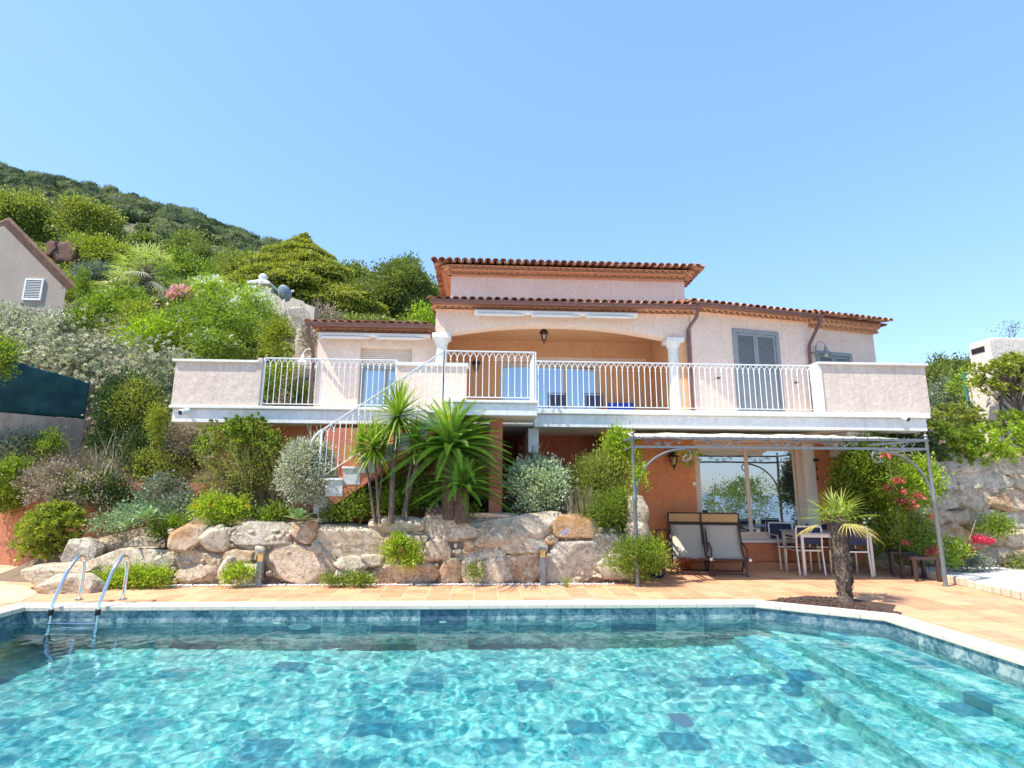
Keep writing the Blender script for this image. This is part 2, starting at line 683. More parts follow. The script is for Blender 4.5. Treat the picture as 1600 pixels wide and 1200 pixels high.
def gutter(name, a, b, parent, r=0.065):
    a = Vector(a); b = Vector(b)
    u = (b - a).normalized()
    o = Vector((u.y, -u.x, 0))
    bb = MB()
    prof = [(o * math.cos(t) * r + Vector((0, 0, -math.sin(t) * r))) for t in [math.pi * i / 8 for i in range(9)]]
    prof2 = [p * 0.9 for p in prof[::-1]]
    prof2 = [Vector((p.x, p.y, p.z)) for p in prof2]
    bb.prism([a + p for p in prof + prof2], b - a)
    bb.tube([a + o * r, b + o * r], 0.012, 6)
    return bb.build(name, M_copper, parent)


def wall_seg(name, a, b, z0, z1, th, mat, parent, holes=(), back=True):
    """wall a->b (2D points), thickness th away from the viewer, holes = (s0,s1,zlo,zhi) along it"""
    a = Vector((a[0], a[1], 0)); b = Vector((b[0], b[1], 0))
    u = (b - a).normalized(); n = Vector((-u.y, u.x, 0))
    L = (b - a).length
    ss = sorted({0, L} | {h[0] for h in holes} | {h[1] for h in holes})
    zs = sorted({z0, z1} | {h[2] for h in holes} | {h[3] for h in holes})
    bm = bpy.types  # placeholder
    V = []; F = []
    vid = {}

    def vert(i, j, k):
        key = (i, j, k)
        if key not in vid:
            vid[key] = len(V)
            V.append(tuple(a + u * ss[i] + n * (th * k) + Vector((0, 0, zs[j]))))
        return vid[key]

    def solid(i, j):
        if i < 0 or j < 0 or i >= len(ss) - 1 or j >= len(zs) - 1:
            return False
        cs = (ss[i] + ss[i + 1]) / 2; cz = (zs[j] + zs[j + 1]) / 2
        return not any(h[0] < cs < h[1] and h[2] < cz < h[3] for h in holes)
    for i in range(len(ss) - 1):
        for j in range(len(zs) - 1):
            if not solid(i, j):
                continue
            F.append((vert(i, j, 0), vert(i + 1, j, 0), vert(i + 1, j + 1, 0), vert(i, j + 1, 0)))
            F.append((vert(i + 1, j, 1), vert(i, j, 1), vert(i, j + 1, 1), vert(i + 1, j + 1, 1)))
            if not solid(i - 1, j):
                F.append((vert(i, j, 1), vert(i, j, 0), vert(i, j + 1, 0), vert(i, j + 1, 1)))
            if not solid(i + 1, j):
                F.append((vert(i + 1, j, 0), vert(i + 1, j, 1), vert(i + 1, j + 1, 1), vert(i + 1, j + 1, 0)))
            if not solid(i, j - 1):
                F.append((vert(i, j, 1), vert(i + 1, j, 1), vert(i + 1, j, 0), vert(i, j, 0)))
            if not solid(i, j + 1):
                F.append((vert(i, j + 1, 0), vert(i + 1, j + 1, 0), vert(i + 1, j + 1, 1), vert(i, j + 1, 1)))
    return mk(name, V, F, mat, parent)


# ---------------------------------------------------------------- the villa
FL = 3.0
villa = empty('villa', (2.0, 13, 0), 'pink and orange two storey villa with clay tile roofs and a long balcony', 'villa')

# --- upper tower block
tx0, tx1, ty = -0.93, 5.42, 14.0
tz = P(860, 435, ty).z
wall_seg('tower_wall', (tx0, ty), (tx1, ty), 5.9, tz, 0.3, M_pink, villa)
wall_seg('tower_wall', (tx0, ty + 4.4), (tx0, ty + 0.302), 5.9, tz, 0.3, M_pink, villa)
wall_seg('tower_wall', (tx1, ty + 0.302), (tx1, ty + 4.4), 5.9, tz, 0.3, M_pink, villa)
for (a, b_, o) in (((tx0 - 0.02, ty), (tx1 + 0.02, ty), (0, -1, 0)), ((tx0, ty + 4.4), (tx0, ty - 0.02), (-1, 0, 0)), ((tx1, ty - 0.02), (tx1, ty + 4.4), (1, 0, 0))):
    genoise('genoise_cornice', (a[0], a[1], tz), (b_[0], b_[1], tz), o, villa)
# corner fans of the cornice
for cx, sg in ((tx0, -1), (tx1, 1)):
    for r_ in range(2):
        dep = 0.13 * (r_ + 1)
        cb = MB()
        for (za, zb, rr) in ((0.088, 0.104, dep + 0.025), (0.0, 0.012, dep - 0.03), (0.012, 0.088, dep - 0.05)):
            pts = [(cx, ty, tz + 0.105 * r_ + za)] + [(cx + sg * rr * math.sin(t), ty - rr * math.cos(t), tz + 0.105 * r_ + za) for t in [math.pi / 2 * i / 8 for i in range(9)]]
            if sg < 0:
                pts = pts[::-1]
            cb.prism([Vector(q) for q in pts], (0, 0, zb - za - 0.001))
        cb.build('genoise_corner', M_clay, villa)
ez = tz + 0.22
rise = math.tan(R(17))
ov = 0.42
roof_tiles('tower_roof', (tx0 - ov, ty - ov, ez), (tx1 + ov, ty - ov, ez), (0, 1, rise), 2.7, villa)
roof_tiles('tower_roof', (tx0 - ov, ty + 4.4, ez), (tx0 - ov, ty - ov + 0.1, ez), (1, 0, rise), 2.7, villa, side_cut=lambda t: 0.35 + (1 - t) * 4)
roof_tiles('tower_roof', (tx1 + ov, ty - ov + 0.1, ez), (tx1 + ov, ty + 4.4, ez), (-1, 0, rise), 2.7, villa, side_cut=lambda t: 0.35 + t * 4)
MB().hexa([(tx0 - .2, ty - .2, ez - .02), (tx1 + .2, ty - .2, ez - .02), (tx1 + .2, ty + 4.3, ez - .02), (tx0 - .2, ty + 4.3, ez - .02),
           (tx0 - .2, ty - .2, ez), (tx1 + .2, ty - .2, ez), (tx1 + .2, ty + 4.3, ez + 1.2), (tx0 - .2, ty + 4.3, ez + 1.2)]).build('roof_deck', M_tile, villa)

# --- main porch block: front wall Y=13 with a segmental arch opening between two columns
my = 13.0
mx0, mx1 = P(680, 520, my).x, P(1078, 520, my).x
mz = P(860, 489, my).z
ax0, ax1 = P(700, 521, my).x, P(1036, 524, my).x
sp_z = P(700, 521, my).z
pk_z = P(870, 508, my).z
N = 24
arc = []
for i in range(N + 1):
    t = i / N
    arc.append((ax0 + (ax1 - ax0) * t, my, sp_z + (pk_z - sp_z) * (1 - (2 * t - 1) ** 2)))
b = MB()
for i in range(N):
    p0, p1 = arc[i], arc[i + 1]
    V = [(p0[0], my, p0[2]), (p1[0], my, p1[2]), (p1[0], my + .32, p1[2]), (p0[0], my + .32, p0[2]),
         (p0[0], my, mz), (p1[0], my, mz), (p1[0], my + .32, mz), (p0[0], my + .32, mz)]
    n0 = len(b.v)
    b.v += V
    b.f += [[n0 + q for q in f] for f in ((0, 1, 5, 4), (0, 3, 2, 1), (2, 3, 7, 6), (4, 5, 6, 7))]
    if i == 0:
        b.f.append([n0 + q for q in (3, 0, 4, 7)])
    if i == N - 1:
        b.f.append([n0 + q for q in (1, 2, 6, 5)])
b.build('porch_arch', M_pink, villa)
MB().box((mx0, my + 0.001, sp_z), (ax0 - 0.002, my + .32, mz)).build('porch_pier', M_pink, villa)
MB().box((ax1 + 0.002, my + 0.001, sp_z), (mx1, my + .32, mz)).build('porch_pier', M_pink, villa)
# porch inside
by = 15.3
wall_seg('porch_wall', (mx0, by), (mx1, by), FL, mz, 0.25, M_ochre, villa, holes=((P(780, 600, by).x - mx0, P(937, 600, by).x - mx0, FL + 0.02, P(850, 566, by).z),))
wall_seg('porch_side_wall', (mx0, by), (mx0, my + 0.35), FL, mz, 0.2, M_ochre, villa)
wall_seg('porch_side_wall', (mx1 + 0.0, my + 0.02), (mx1 + 0.0, by), FL, mz, 0.3, M_ochre, villa)
MB().box((mx0, my + 0.322, mz - 0.1), (mx1, by + .3, mz - 0.02)).build('porch_ceiling', M_ochre, villa)


def column(cx, cy, z0, z1):
    H = z1 - z0
    c = empty('column', (cx, cy, z0), None, None, kind=None)
    c.parent = villa
    c.location = Vector((cx, cy, z0)) - villa.location
    prof = [(0.17, 0.1), (0.185, 0.13), (0.17, 0.16), (0.145, 0.19), (0.15, H * 0.4), (0.135, H - 0.34), (0.14, H - 0.26), (0.17, H - 0.2), (0.2, H - 0.12)]
    MB().lathe(prof, (cx, cy, z0), 24).build('shaft', M_stone, c, True)
    MB().box((cx - .2, cy - .2, z0), (cx + .2, cy + .2, z0 + .1)).box((cx - .22, cy - .22, z0 + H - 0.12), (cx + .22, cy + .22, z0 + H)).build('capital', M_stone, c, bevel=0.01)


column((mx0 + ax0) / 2, my + 0.14, FL, sp_z)
column((ax1 + mx1) / 2 - 0.05, my + 0.14, FL, sp_z)


def sliding_door(x0, x1, z0, z1, y, frame, parent, leaves=2, name='sliding_door', fr=0.07):
    d = empty(name, (0, 0, 0), None, None, kind=None)
    d.parent = parent
    d.location = Vector(((x0 + x1) / 2, y, z0)) - wl(parent)
    f = MB()
    f.box((x0, y, z0), (x0 + fr, y + .09, z1)).box((x1 - fr, y, z0), (x1, y + .09, z1)).box((x0 + fr, y, z1 - fr), (x1 - fr, y + .09, z1)).box((x0 + fr, y, z0), (x1 - fr, y + .09, z0 + fr * .8))
    W = (x1 - x0 - 2 * fr) / leaves
    for i in range(leaves):
        a0 = x0 + fr + W * i; a1 = a0 + W
        yy = y + 0.015 + 0.03 * (i % 2)
        f.box((a0 + .001, yy, z0 + fr * .8 + .001), (a0 + .05, yy + .03, z1 - fr - .001)).box((a1 - .05, yy, z0 + fr * .8 + .001), (a1 - .001, yy + .03, z1 - fr - .001))
        f.box((a0 + .05, yy, z1 - fr - .05), (a1 - .05, yy + .03, z1 - fr - .001)).box((a0 + .05, yy, z0 + fr * .8 + .001), (a1 - .05, yy + .03, z0 + fr * .8 + .06))
        MB().box((a0 + .045, yy + .01, z0 + fr), (a1 - .045, yy + .02, z1 - fr - .04)).build('pane', M_glass, d)
    f.build('frame', frame, d, bevel=0.004)
    return d


sliding_door(P(780, 600, by).x, P(937, 600, by).x, FL + .02, P(850, 566, by).z, by + .06, M_beige, villa, 3, 'porch_door')
MB().box((P(770, 600, by).x, by - .03, P(850, 566, by).z), (P(1010, 600, by).x, by - .001, P(850, 558, by).z)).build('lintel', M_pink, villa)
# eave over the porch
eo = 0.45
genoise('genoise_cornice', (mx0 - .02, my, mz), (mx1 + .1, my, mz), (0, -1, 0), villa, rows=1)
rz = mz + 0.125
roof_tiles('porch_roof', (mx0 - 0.1, my - eo + .08, rz), (mx1 + .2, my - eo + .08, rz), (0, 1, rise), 1.55, villa)
MB().hexa([(mx0 - .1, my - .3, rz - .02), (mx1 + .2, my - .3, rz - .02), (mx1 + .2, 19, rz - .02), (mx0 - .1, 19, rz - .02),
           (mx0 - .1, my - .3, rz + .03), (mx1 + .2, my - .3, rz + .03), (mx1 + .2, 19, rz + .35), (mx0 - .1, 19, rz + .35)]).build('roof_deck', M_tile, villa)
gutter('gutter', (mx0 - .1, my - eo + .03, rz - .01), (mx1 + .12, my - eo + .03, rz - .01), villa)

# --- left wing
lx0, lx1, ly = -4.12, mx0, 13.4
lz = P(560, 522, ly).z
dx0, dx1 = P(560, 600, ly).x, P(642, 600, ly).x
dzt = P(600, 543, ly).z
wall_seg('left_wing_wall', (lx0, ly), (lx1, ly), FL, lz, 0.3, M_pink, villa, holes=((dx0 - lx0, dx1 - lx0, FL + .02, dzt),))
wall_seg('left_wing_wall', (lx0, 19), (lx0, ly + .302), FL, lz, 0.3, M_pink, villa)
sliding_door(dx0, dx1, FL + .02, dzt - .45, ly + .12, M_grey, villa, 2, 'balcony_door')
b = MB()
for i in range(9):
    b.box((dx0 + .003, ly + .14, dzt - .45 + i * .05 + .002), (dx1 - .003, ly + .16, dzt - .45 + i * .05 + .044))
b.build('roller_shutter', M_beige, villa)
genoise('genoise_cornice', (lx0, ly, lz), (lx1, ly, lz), (0, -1, 0), villa, rows=1)
lrz = lz + .12
roof_tiles('left_wing_roof', (lx0 - .15, ly - .4, lrz), (lx1 - .08, ly - .4, lrz), (0, 1, rise * 0.8), 5.2, villa)
MB().hexa([(lx0 - .1, ly - .25, lrz - .02), (lx1, ly - .25, lrz - .02), (lx1, 19, lrz - .02), (lx0 - .1, 19, lrz - .02),
           (lx0 - .1, ly - .25, lrz + .03), (lx1, ly - .25, lrz + .03), (lx1, 19, lrz + 1.1), (lx0 - .1, 19, lrz + 1.1)]).build('roof_deck', M_tile, villa)
gutter('gutter', (lx0 - .18, ly - .45, lrz), (lx1 - .02, ly - .45, lrz), villa)


def downpipe(pts, parent=villa, r=0.042, name='downpipe'):
    q = [Vector(p) for p in pts]
    out_ = [q[0]]
    for i in range(1, len(q) - 1):
        d0 = (q[i - 1] - q[i]); d1 = (q[i + 1] - q[i])
        e = min(.09, d0.length / 2, d1.length / 2)
        out_ += [q[i] + d0.normalized() * e, q[i] + (d0.normalized() + d1.normalized()) * e * .29, q[i] + d1.normalized() * e]
    out_.append(q[-1])
    b_ = MB().tube(out_, r, 10)
    for z in (q[-1].z + .6, q[-1].z + 1.4):
        b_.lathe([(r + .008, 0), (r + .008, .03)], (q[-1].x, q[-1].y, z), 10)
    return b_.build(name, M_copper, parent, True)


downpipe([(lx0 - .12, ly - .45, lrz - .05), (lx0 - .12, ly - .45, lrz - .2), (lx0 - .07, ly - .07, lrz - .62), (lx0 - .07, ly - .07, FL)])

# --- right wing, turned away
def wing(a, b_, zt, wz1, rows, name, door=None, half=False):
    a = Vector((a[0], a[1], 0)); b_ = Vector((b_[0], b_[1], 0))
    u = (b_ - a).normalized(); n = Vector((-u.y, u.x, 0))
    holes = []
    if door:
        holes = [(door[0], door[1], FL + .02, door[2])]
    wall_seg(name + '_wall', a, b_, FL - .3, zt, 0.3, M_pink, villa, holes=holes)
    genoise('genoise_cornice', (a.x, a.y, zt), (b_.x, b_.y, zt), -n, villa, rows=rows)
    rz_ = zt + .105 * rows + .01
    o_ = .13 * rows + .22
    roof_tiles(name + '_roof', a - n * o_ - u * .1 + Vector((0, 0, rz_)), b_ - n * o_ + u * .25 + Vector((0, 0, rz_)), n + Vector((0, 0, rise * .9)), 3.6, villa)
    V = [a - n * .3, b_ - n * .3 + u * .2, b_ + n * 4 + u * .2, a + n * 4]
    MB().hexa([v + Vector((0, 0, rz_ - .02)) for v in V] + [V[0] + Vector((0, 0, rz_ + .03)), V[1] + Vector((0, 0, rz_ + .03)), V[2] + Vector((0, 0, rz_ + 1.1)), V[3] + Vector((0, 0, rz_ + 1.1))]).build('roof_deck', M_tile, villa)
    if door:
        d = empty('shuttered_door', (0, 0, 0), None, None, kind=None)
        d.parent = villa
        d.location = a + u * (door[0] + door[1]) / 2 + Vector((0, 0, FL)) - villa.location

        def q(s, dd, z):
            return a + u * s + n * dd + Vector((0, 0, z))

        def bx(bb, s0, s1, d0, d1, z0, z1):
            bb.hexa([q(s0, d0, z0), q(s1, d0, z0), q(s1, d1, z0), q(s0, d1, z0), q(s0, d0, z1), q(s1, d0, z1), q(s1, d1, z1), q(s0, d1, z1)])
        s0, s1, zt_ = door
        f = MB()
        bx(f, s0 - .07, s0 + .03, -.025, .05, FL, zt_ + .07)
        bx(f, s1 - .03, s1 + .07, -.025, .05, FL, zt_ + .07)
        bx(f, s0 + .03, s1 - .03, -.025, .05, zt_ - .03, zt_ + .07)
        f.build('frame', M_grey, d, bevel=.004)
        mid = (s0 + s1) / 2
        for (c0, c1) in ((s0 + .035, mid - .004), (mid + .004, s1 - .035)):
            l_ = MB()
            bx(l_, c0, c0 + .06, .005, .04, FL + .03, zt_ - .035)
            bx(l_, c1 - .06, c1, .005, .04, FL + .03, zt_ - .035)
            bx(l_, c0 + .06, c1 - .06, .005, .04, zt_ - .1, zt_ - .035)
            mz_ = zt_ - .95
            bx(l_, c0 + .06, c1 - .06, .005, .04, mz_ - .08, mz_)
            bx(l_, c0 + .06, c1 - .06, .015, .035, FL + .03, mz_ - .08)
            z = mz_ + .02
            while z < zt_ - .13:
                l_.hexa([q(c0 + .06, .008, z), q(c1 - .06, .008, z), q(c1 - .06, .03, z + .02), q(c0 + .06, .03, z + .02),
                         q(c0 + .06, .008, z + .008), q(c1 - .06, .008, z + .008), q(c1 - .06, .03, z + .028), q(c0 + .06, .03, z + .028)])
                z += .036
            bx(l_, c0 + .01, c1 - .01, .042, .06, FL + .03, zt_ - .035)
            l_.build('shutter_leaf', M_grey, d)
    return a, b_, u, n, rz_, o_


def on_line(a, b_, px, py):
    """where the ray through a pixel crosses the vertical plane over a->b (2D): distance along, z"""
    d = ray(px, py)
    a = Vector((a[0], a[1])); b_ = Vector((b_[0], b_[1])); u = (b_ - a).normalized()
    n = Vector((-u.y, u.x))
    t = a.dot(n) / (d.x * n.x + d.y * n.y)
    pnt = Vector((d.x * t, d.y * t))
    return (pnt - a).dot(u), EYE + d.z * t


wa, wb = (mx1 + .02, 12.98), (8.62, 13.72)
s0, zz = on_line(wa, wb, 1147, 517); s1, _ = on_line(wa, wb, 1212, 521)
_, wz = on_line(wa, wb, 1090, 489)
A = wing(wa, wb, wz, 0, 1, 'right_wing', (s0, s1, zz))
ga = A[0] - A[3] * (A[5] + .04) + Vector((0, 0, A[4] - .01)); gb = A[1] - A[3] * (A[5] + .04) + A[2] * .1 + Vector((0, 0, A[4] - .01))
gutter('gutter', ga, gb, villa)
wc, wd = (8.64, 13.95), (10.98, 14.5)
_, wz2 = on_line(wc, wd, 1290, 515)
s0, zz = on_line(wc, wd, 1277, 552); s1, _ = on_line(wc, wd, 1327, 556)
B = wing(wc, wd, wz2, 0, 2, 'end_wing', (s0, s1, zz))
wall_seg('end_wing_side_wall', (wd[0], wd[1] + .002), (wd[0] - .2, 18.5), FL - .3, wz2, .3, M_pink, villa)
dpx = A[1] - A[3] * .08 - A[2] * .12
downpipe([A[1] - A[3] * (A[5] + .04) - A[2] * .0 + Vector((0, 0, A[4] - .06)), A[1] - A[3] * (A[5] + .04) + Vector((0, 0, A[4] - .2)), dpx + Vector((0, 0, A[4] - .75)), dpx + Vector((0, 0, FL))])
dq = Vector((mx1 - .08, my - .07, 0))
downpipe([(mx1 + .05, my - eo + .03, rz - .06), (mx1 + .05, my - eo + .03, rz - .25), dq + Vector((0, 0, sp_z + .2)), dq + Vector((0, 0, FL))])
# --- balcony slabs
sl = empty('balcony', (0, 0, 0), None, None, kind=None)
sl.parent = villa
sl.location = Vector((1, 10.3, 2.7)) - villa.location
fy1, fy2 = 10.32, 10.2
lxA = P(262, 645, fy1).x
rxB = P(1455, 655, fy2).x
jx = P(835, 650, fy2).x
MB().box((lxA + .05, fy1 + .06, 2.69), (jx - .003, 13.7, 2.94)).box((jx + .0, fy2 + .06, 2.66), (rxB - .05, 14.6, 2.90)).build('slab', M_fascia, sl, bevel=.008)
MB().box((lxA, fy1, 2.942), (jx - .01, 13.75, 3.0)).box((jx - .008, fy2, 2.902), (rxB, 14.6, 2.998)).build('slab_edge', M_stone, sl, bevel=.012)
for (x0, x1, y, name) in ((P(268, 600, fy1).x, P(397, 600, fy1).x, fy1 + .06, 'parapet'), (P(1285, 600, fy2).x, P(1452, 600, fy2).x, fy2 + .06, 'parapet')):
    top = P((270 + 390) / 2, 566, y).z if x0 < 0 else P(1370, 571, y).z
    b = MB().box((x0, y, FL), (x1, y + .2, top))
    sx = x0 if x0 < 0 else x1 - .2
    b.box((sx, y + .202, FL), (sx + .2, 13.0 if x0 < 0 else 14.3, top - .002))
    b.build(name, M_pink2, sl)
    e0 = x0 - .0 if x0 < 0 else x0 - .04
    MB().box((x0 - .045, y - .055, top), (x1 + .045, y + .24, top + .045)).box((sx - .04, y + .242, top), (sx + .24, 13.0 if x0 < 0 else 14.3, top + .045)).build('parapet_coping', M_stone, sl, bevel=.006)
    tp = top
# end posts of the parapets
px_ = P(1288, 600, fy2).x
MB().box((px_ - .12, fy2 + .04, FL), (px_ - .003, fy2 + .24, tp)).build('parapet_post', M_stone, sl)
pxl = P(397, 600, fy1).x
MB().box((pxl + .003, fy1 + .05, FL), (pxl + .09, fy1 + .24, tp - .03)).build('parapet_post', M_pink2, sl)
# low wall beside the stair opening
q0, q1 = P(620, 600, 10.45).x, P(729, 600, 10.45).x
zt = P(675, 573, 10.45).z
MB().box((q0, 10.42, FL), (q1, 10.58, zt)).build('low_wall', M_pink, sl)
MB().box((q0 - .03, 10.38, zt), (q1 + .03, 10.62, zt + .07)).build('low_wall_coping', M_fascia, sl, bevel=.006)


def railing(a, b_, z0, z1, name, parent, step=0.108, mat=M_white):
    """gothic arch balusters between two rails; z0,z1 heights at both ends may slope"""
    a = Vector(a); b_ = Vector(b_)
    L = (b_ - a).length
    n = max(2, round(L / step))
    H = z1 - z0
    m_ = MB()
    up = Vector((0, 0, 1))
    m_.bar(a + up * H, b_ + up * H, .032, .016)
    m_.bar(a + up * .06, b_ + up * .06, .024, .012)
    spr = H - .15
    for i in range(n + 1):
        p = a + (b_ - a) * (i / n)
        r = .0075
        if i in (0, n):
            m_.bar(p, p + up * H, .03)
            continue
        m_.tube([p + up * .06, p + up * (spr + .02)], r, 5)
        m_.tube([p + up * (spr - .03), p + up * (spr - .015), p + up * spr], [.008, .016, .008], 6)
    for i in range(n + 1):
        for sgn in (1, -1):
            j = i + sgn * 2
            if j < -1 or j > n + 1:
                continue
            pts = []
            for q in range(6):
                t = q / 5
                f_ = i + sgn * (1 - math.cos(t * math.pi / 2)) * 1.0
                if f_ < 0 or f_ > n:
                    break
                p = a + (b_ - a) * (f_ / n)
                pts.append(p + up * (spr + (H - .012 - spr) * math.sin(t * math.pi / 2)))
            if len(pts) > 2:
                m_.tube(pts, .0065, 5)
    return m_.build(name, mat, parent)


rt = P(1000, 567, fy2 + .12).z
railing((P(398, 600, fy1).x + .1, fy1 + .12, FL), (q0 - .02, fy1 + .12, FL), 0, rt - FL, 'railing', sl)
railing((jx - .02, fy2 + .12, FL), (px_ - .13, fy2 + .12, FL), 0, rt - FL, 'railing', sl)
# --- stair and landing
st = empty('staircase', (0, 0, 0), None, None, kind=None)
st.parent = villa
st.location = Vector((-1.6, 9.8, 1.1)) - villa.location
syf, syb = 9.32, 10.28
lx_ = P(694, 626, syf).x
MB().box((lx_, syf, 2.74), (jx - .03, syb + .02, 2.95)).build('landing', M_fascia, st, bevel=.01)
MB().box((lx_ - .02, syf - .04, 2.951), (jx - .02, syb + .02, 3.0)).build('landing_edge', M_stone, st, bevel=.01)
run, ris = .27, .19
nst = 7
steps = MB(); tr = MB()
for i in range(nst):
    x1 = lx_ - run * i; x0 = x1 - run
    zt_ = 3.0 - ris * (i + 1)
    steps.box((x0, syf + .02, zt_ - ris - .1), (x1 - .001, syb, zt_ - .035))
    tr.box((x0 - .03, syf - .01, zt_ - .034), (x1 - .002, syb + .01, zt_))
steps.build('steps', m_stucco('grey stair stone', (.50, .50, .47), (.60, .59, .55), .4, (.38, .36, .32)), st)
tr.build('treads', M_fascia, st, bevel=.006)
xE = lx_ - run * nst; zE = 3.0 - ris * nst
sk = ris / run
MB().prism([(lx_ + .02, syf + .03, 2.74), (lx_ + .3, syf + .03, 2.74), (lx_ + .3, syf + .03, 2.6), (lx_, syf + .03, 2.52), (xE + .28, syf + .03, zE - .35), (xE + .16, syf + .03, zE - .42), (xE + .02, syf + .03, zE - .3), (xE, syf + .03, zE - .12)], (0, syb - syf - .04, 0)).build('soffit', M_redwall, st)
wd2 = MB()
for i_, (xa, ya, zz_) in enumerate(((xE - .3, 9.75, zE - ris), (xE - .3, 10.02, zE - 2 * ris))):
    wd2.box((xa, ya, zz_ - .4), (xE - .002, ya + .26, zz_))
wd2.build('winder_steps', M_stone, st, bevel=.006)
hA = Vector((lx_ - .03, syf + .05, 3.0)); hB = hA + Vector((-2.0, 0, -2.0 * sk))
rh = P(700, 547, syf).z - 3.0
railing(hB, hA, 0, rh, 'railing', st, .125)
tz_ = hB + Vector((0, 0, rh))
cu = [tz_ + Vector((-.17 * math.sin(t), 0, -.17 + .17 * math.cos(t) - .1 * math.sin(t))) for t in [i * .35 for i in range(9)]]
MB().tube(cu, .014, 6).build('handrail_curl', M_white, st)
railing((lx_ - .02, syf + .05, FL), (jx - .08, syf + .05, FL), 0, rh, 'railing', st)
railing((jx - .06, syf + .05, FL), (jx - .06, fy2 + .1, FL), 0, rh, 'railing', st)
# --- lower storey
wy = 11.25
lwx0, lwx1 = P(990, 800, wy).x - .6, P(1342, 760, wy).x
wx0, wx1 = P(1090, 800, wy).x, P(1280, 800, wy).x
wz0, wz1 = P(1190, 848, wy).z, P(1150, 692, wy).z
wall_seg('lower_wall', (lwx0, wy), (lwx1, wy), -.05, 2.66, .35, M_orange, villa, holes=((wx0 - lwx0, wx1 - lwx0, wz0, wz1),))
wall_seg('lower_wall', (lwx1, wy + .352), (lwx1, 14), -.05, 2.66, .3, M_orange, villa)
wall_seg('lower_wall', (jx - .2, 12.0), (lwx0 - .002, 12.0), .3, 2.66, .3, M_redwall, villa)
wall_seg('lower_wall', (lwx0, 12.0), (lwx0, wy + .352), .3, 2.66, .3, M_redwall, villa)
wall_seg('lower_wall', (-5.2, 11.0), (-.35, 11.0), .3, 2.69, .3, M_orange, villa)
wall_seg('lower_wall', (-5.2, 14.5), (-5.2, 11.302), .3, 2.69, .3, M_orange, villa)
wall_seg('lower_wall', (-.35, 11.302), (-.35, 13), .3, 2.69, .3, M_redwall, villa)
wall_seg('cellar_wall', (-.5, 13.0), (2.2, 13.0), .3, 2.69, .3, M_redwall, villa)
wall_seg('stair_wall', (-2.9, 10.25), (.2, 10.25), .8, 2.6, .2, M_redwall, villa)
pl0, pl1 = P(765, 690, 9.75).x, P(785, 690, 9.75).x
MB().box((pl0, 9.7, .8), (pl1, 9.95, 2.74)).build('pillar', M_redwall, villa)
MB().box((P(825, 680, 10.6).x, 10.5, 2.2), (P(841, 680, 10.6).x, 12, 2.659)).build('beam', M_fascia, villa)
c0, c1 = P(1314, 700, 10.7).x, P(1345, 700, 10.7).x
MB().box((c0, 10.45, 2.36), (c1 + .05, wy - .002, 2.655)).box((c0 + .1, 10.6, 2.2), (c1 - .05, wy - .002, 2.358)).build('corbel', M_fascia, villa, bevel=.01)
MB().box((wx0 - .03, wy - .03, wz1), (P(1358, 690, wy).x - .3, wy - .001, wz1 + .16)).build('lintel', M_beige, villa)
dl0, dl1 = P(1094, 800, wy).x, P(1262, 800, wy).x
sd = sliding_door(wx0 + .001, dl1, wz0 + .06, wz1 - .001, wy + .1, M_beige, villa, 2, 'sliding_door', .1)
MB().box((wx0 - .03, wy - .05, wz0), (wx1 + .03, wy + .25, wz0 + .058)).build('door_sill', M_stone, villa, bevel=.008)
MB().box((dl1 + .002, wy - .02, wz0 + .06), (wx1 - .001, wy + .14, wz1 - .002)).build('shutter_post', M_cream, villa, bevel=.005)
MB().box((wx0 - .3, wy - .3, -.02), (wx1 + .2, wy - .001, .12)).build('door_step', m_stucco('terracotta step', (.5, .2, .1), (.58, .26, .14)), villa, bevel=.01)
# dark rooms behind the glass, seen as depth
MB().box((lwx0 + .4, 14.2, 0), (lwx1, 14.3, 2.6)).build('inner_wall', M_redwall, villa)

# ---------------------------------------------------------------- pool surround and terrace
def m_terracotta():
    m, nt, out = newmat('terracotta paving')
    k = NT(nt)
    p = k.pos()
    nw = k.noise(p, 3, 3)
    br = k.n('ShaderNodeTexBrick', offset=0.0, offset_frequency=2)
    mp = k.n('ShaderNodeMapping')
    mp.inputs['Location'].default_value = (0.1, 0.27, 0)
    k.l(p, mp.inputs['Vector'])
    k.l(mp.outputs[0], br.inputs['Vector'])
    for kk, v in (('Scale', 1.0), ('Brick Width', .34), ('Row Height', .34), ('Mortar Size', .008), ('Mortar Smooth', .3), ('Bias', 0.0)):
        br.inputs[kk].default_value = v
    br.inputs['Color1'].default_value = (.52, .21, .10, 1)
    br.inputs['Color2'].default_value = (.70, .39, .20, 1)
    br.inputs['Mortar'].default_value = (.66, .46, .32, 1)
    n2 = k.noise(p, 5.5, 6, .7)
    c = k.mix(k.ramp(n2.outputs['Fac'], [(.45, 0.0), (.7, .6)]), br.outputs['Color'], (.70, .42, .23))
    n3 = k.noise(p, .7, 4, .6)
    c = k.mix(k.ramp(n3.outputs['Fac'], [(.45, 0.0), (.72, .5)]), c, (.62, .38, .24))
    n5 = k.noise(p, 2.3, 7, .75, .6)
    c = k.mix(k.ramp(n5.outputs['Fac'], [(.5, 0.0), (.7, .55)]), c, (.36, .2, .13))
    n4 = k.noise(p, 40, 4, .6)
    h = k.math('ADD', k.math('MULTIPLY', br.outputs['Fac'], -.8), k.math('MULTIPLY', n4.outputs['Fac'], .4))
    b = k.prin(c, .75, .3, 0, k.bump(h, .35, .008))
    k.l(b.outputs[0], out.inputs[0])
    return m


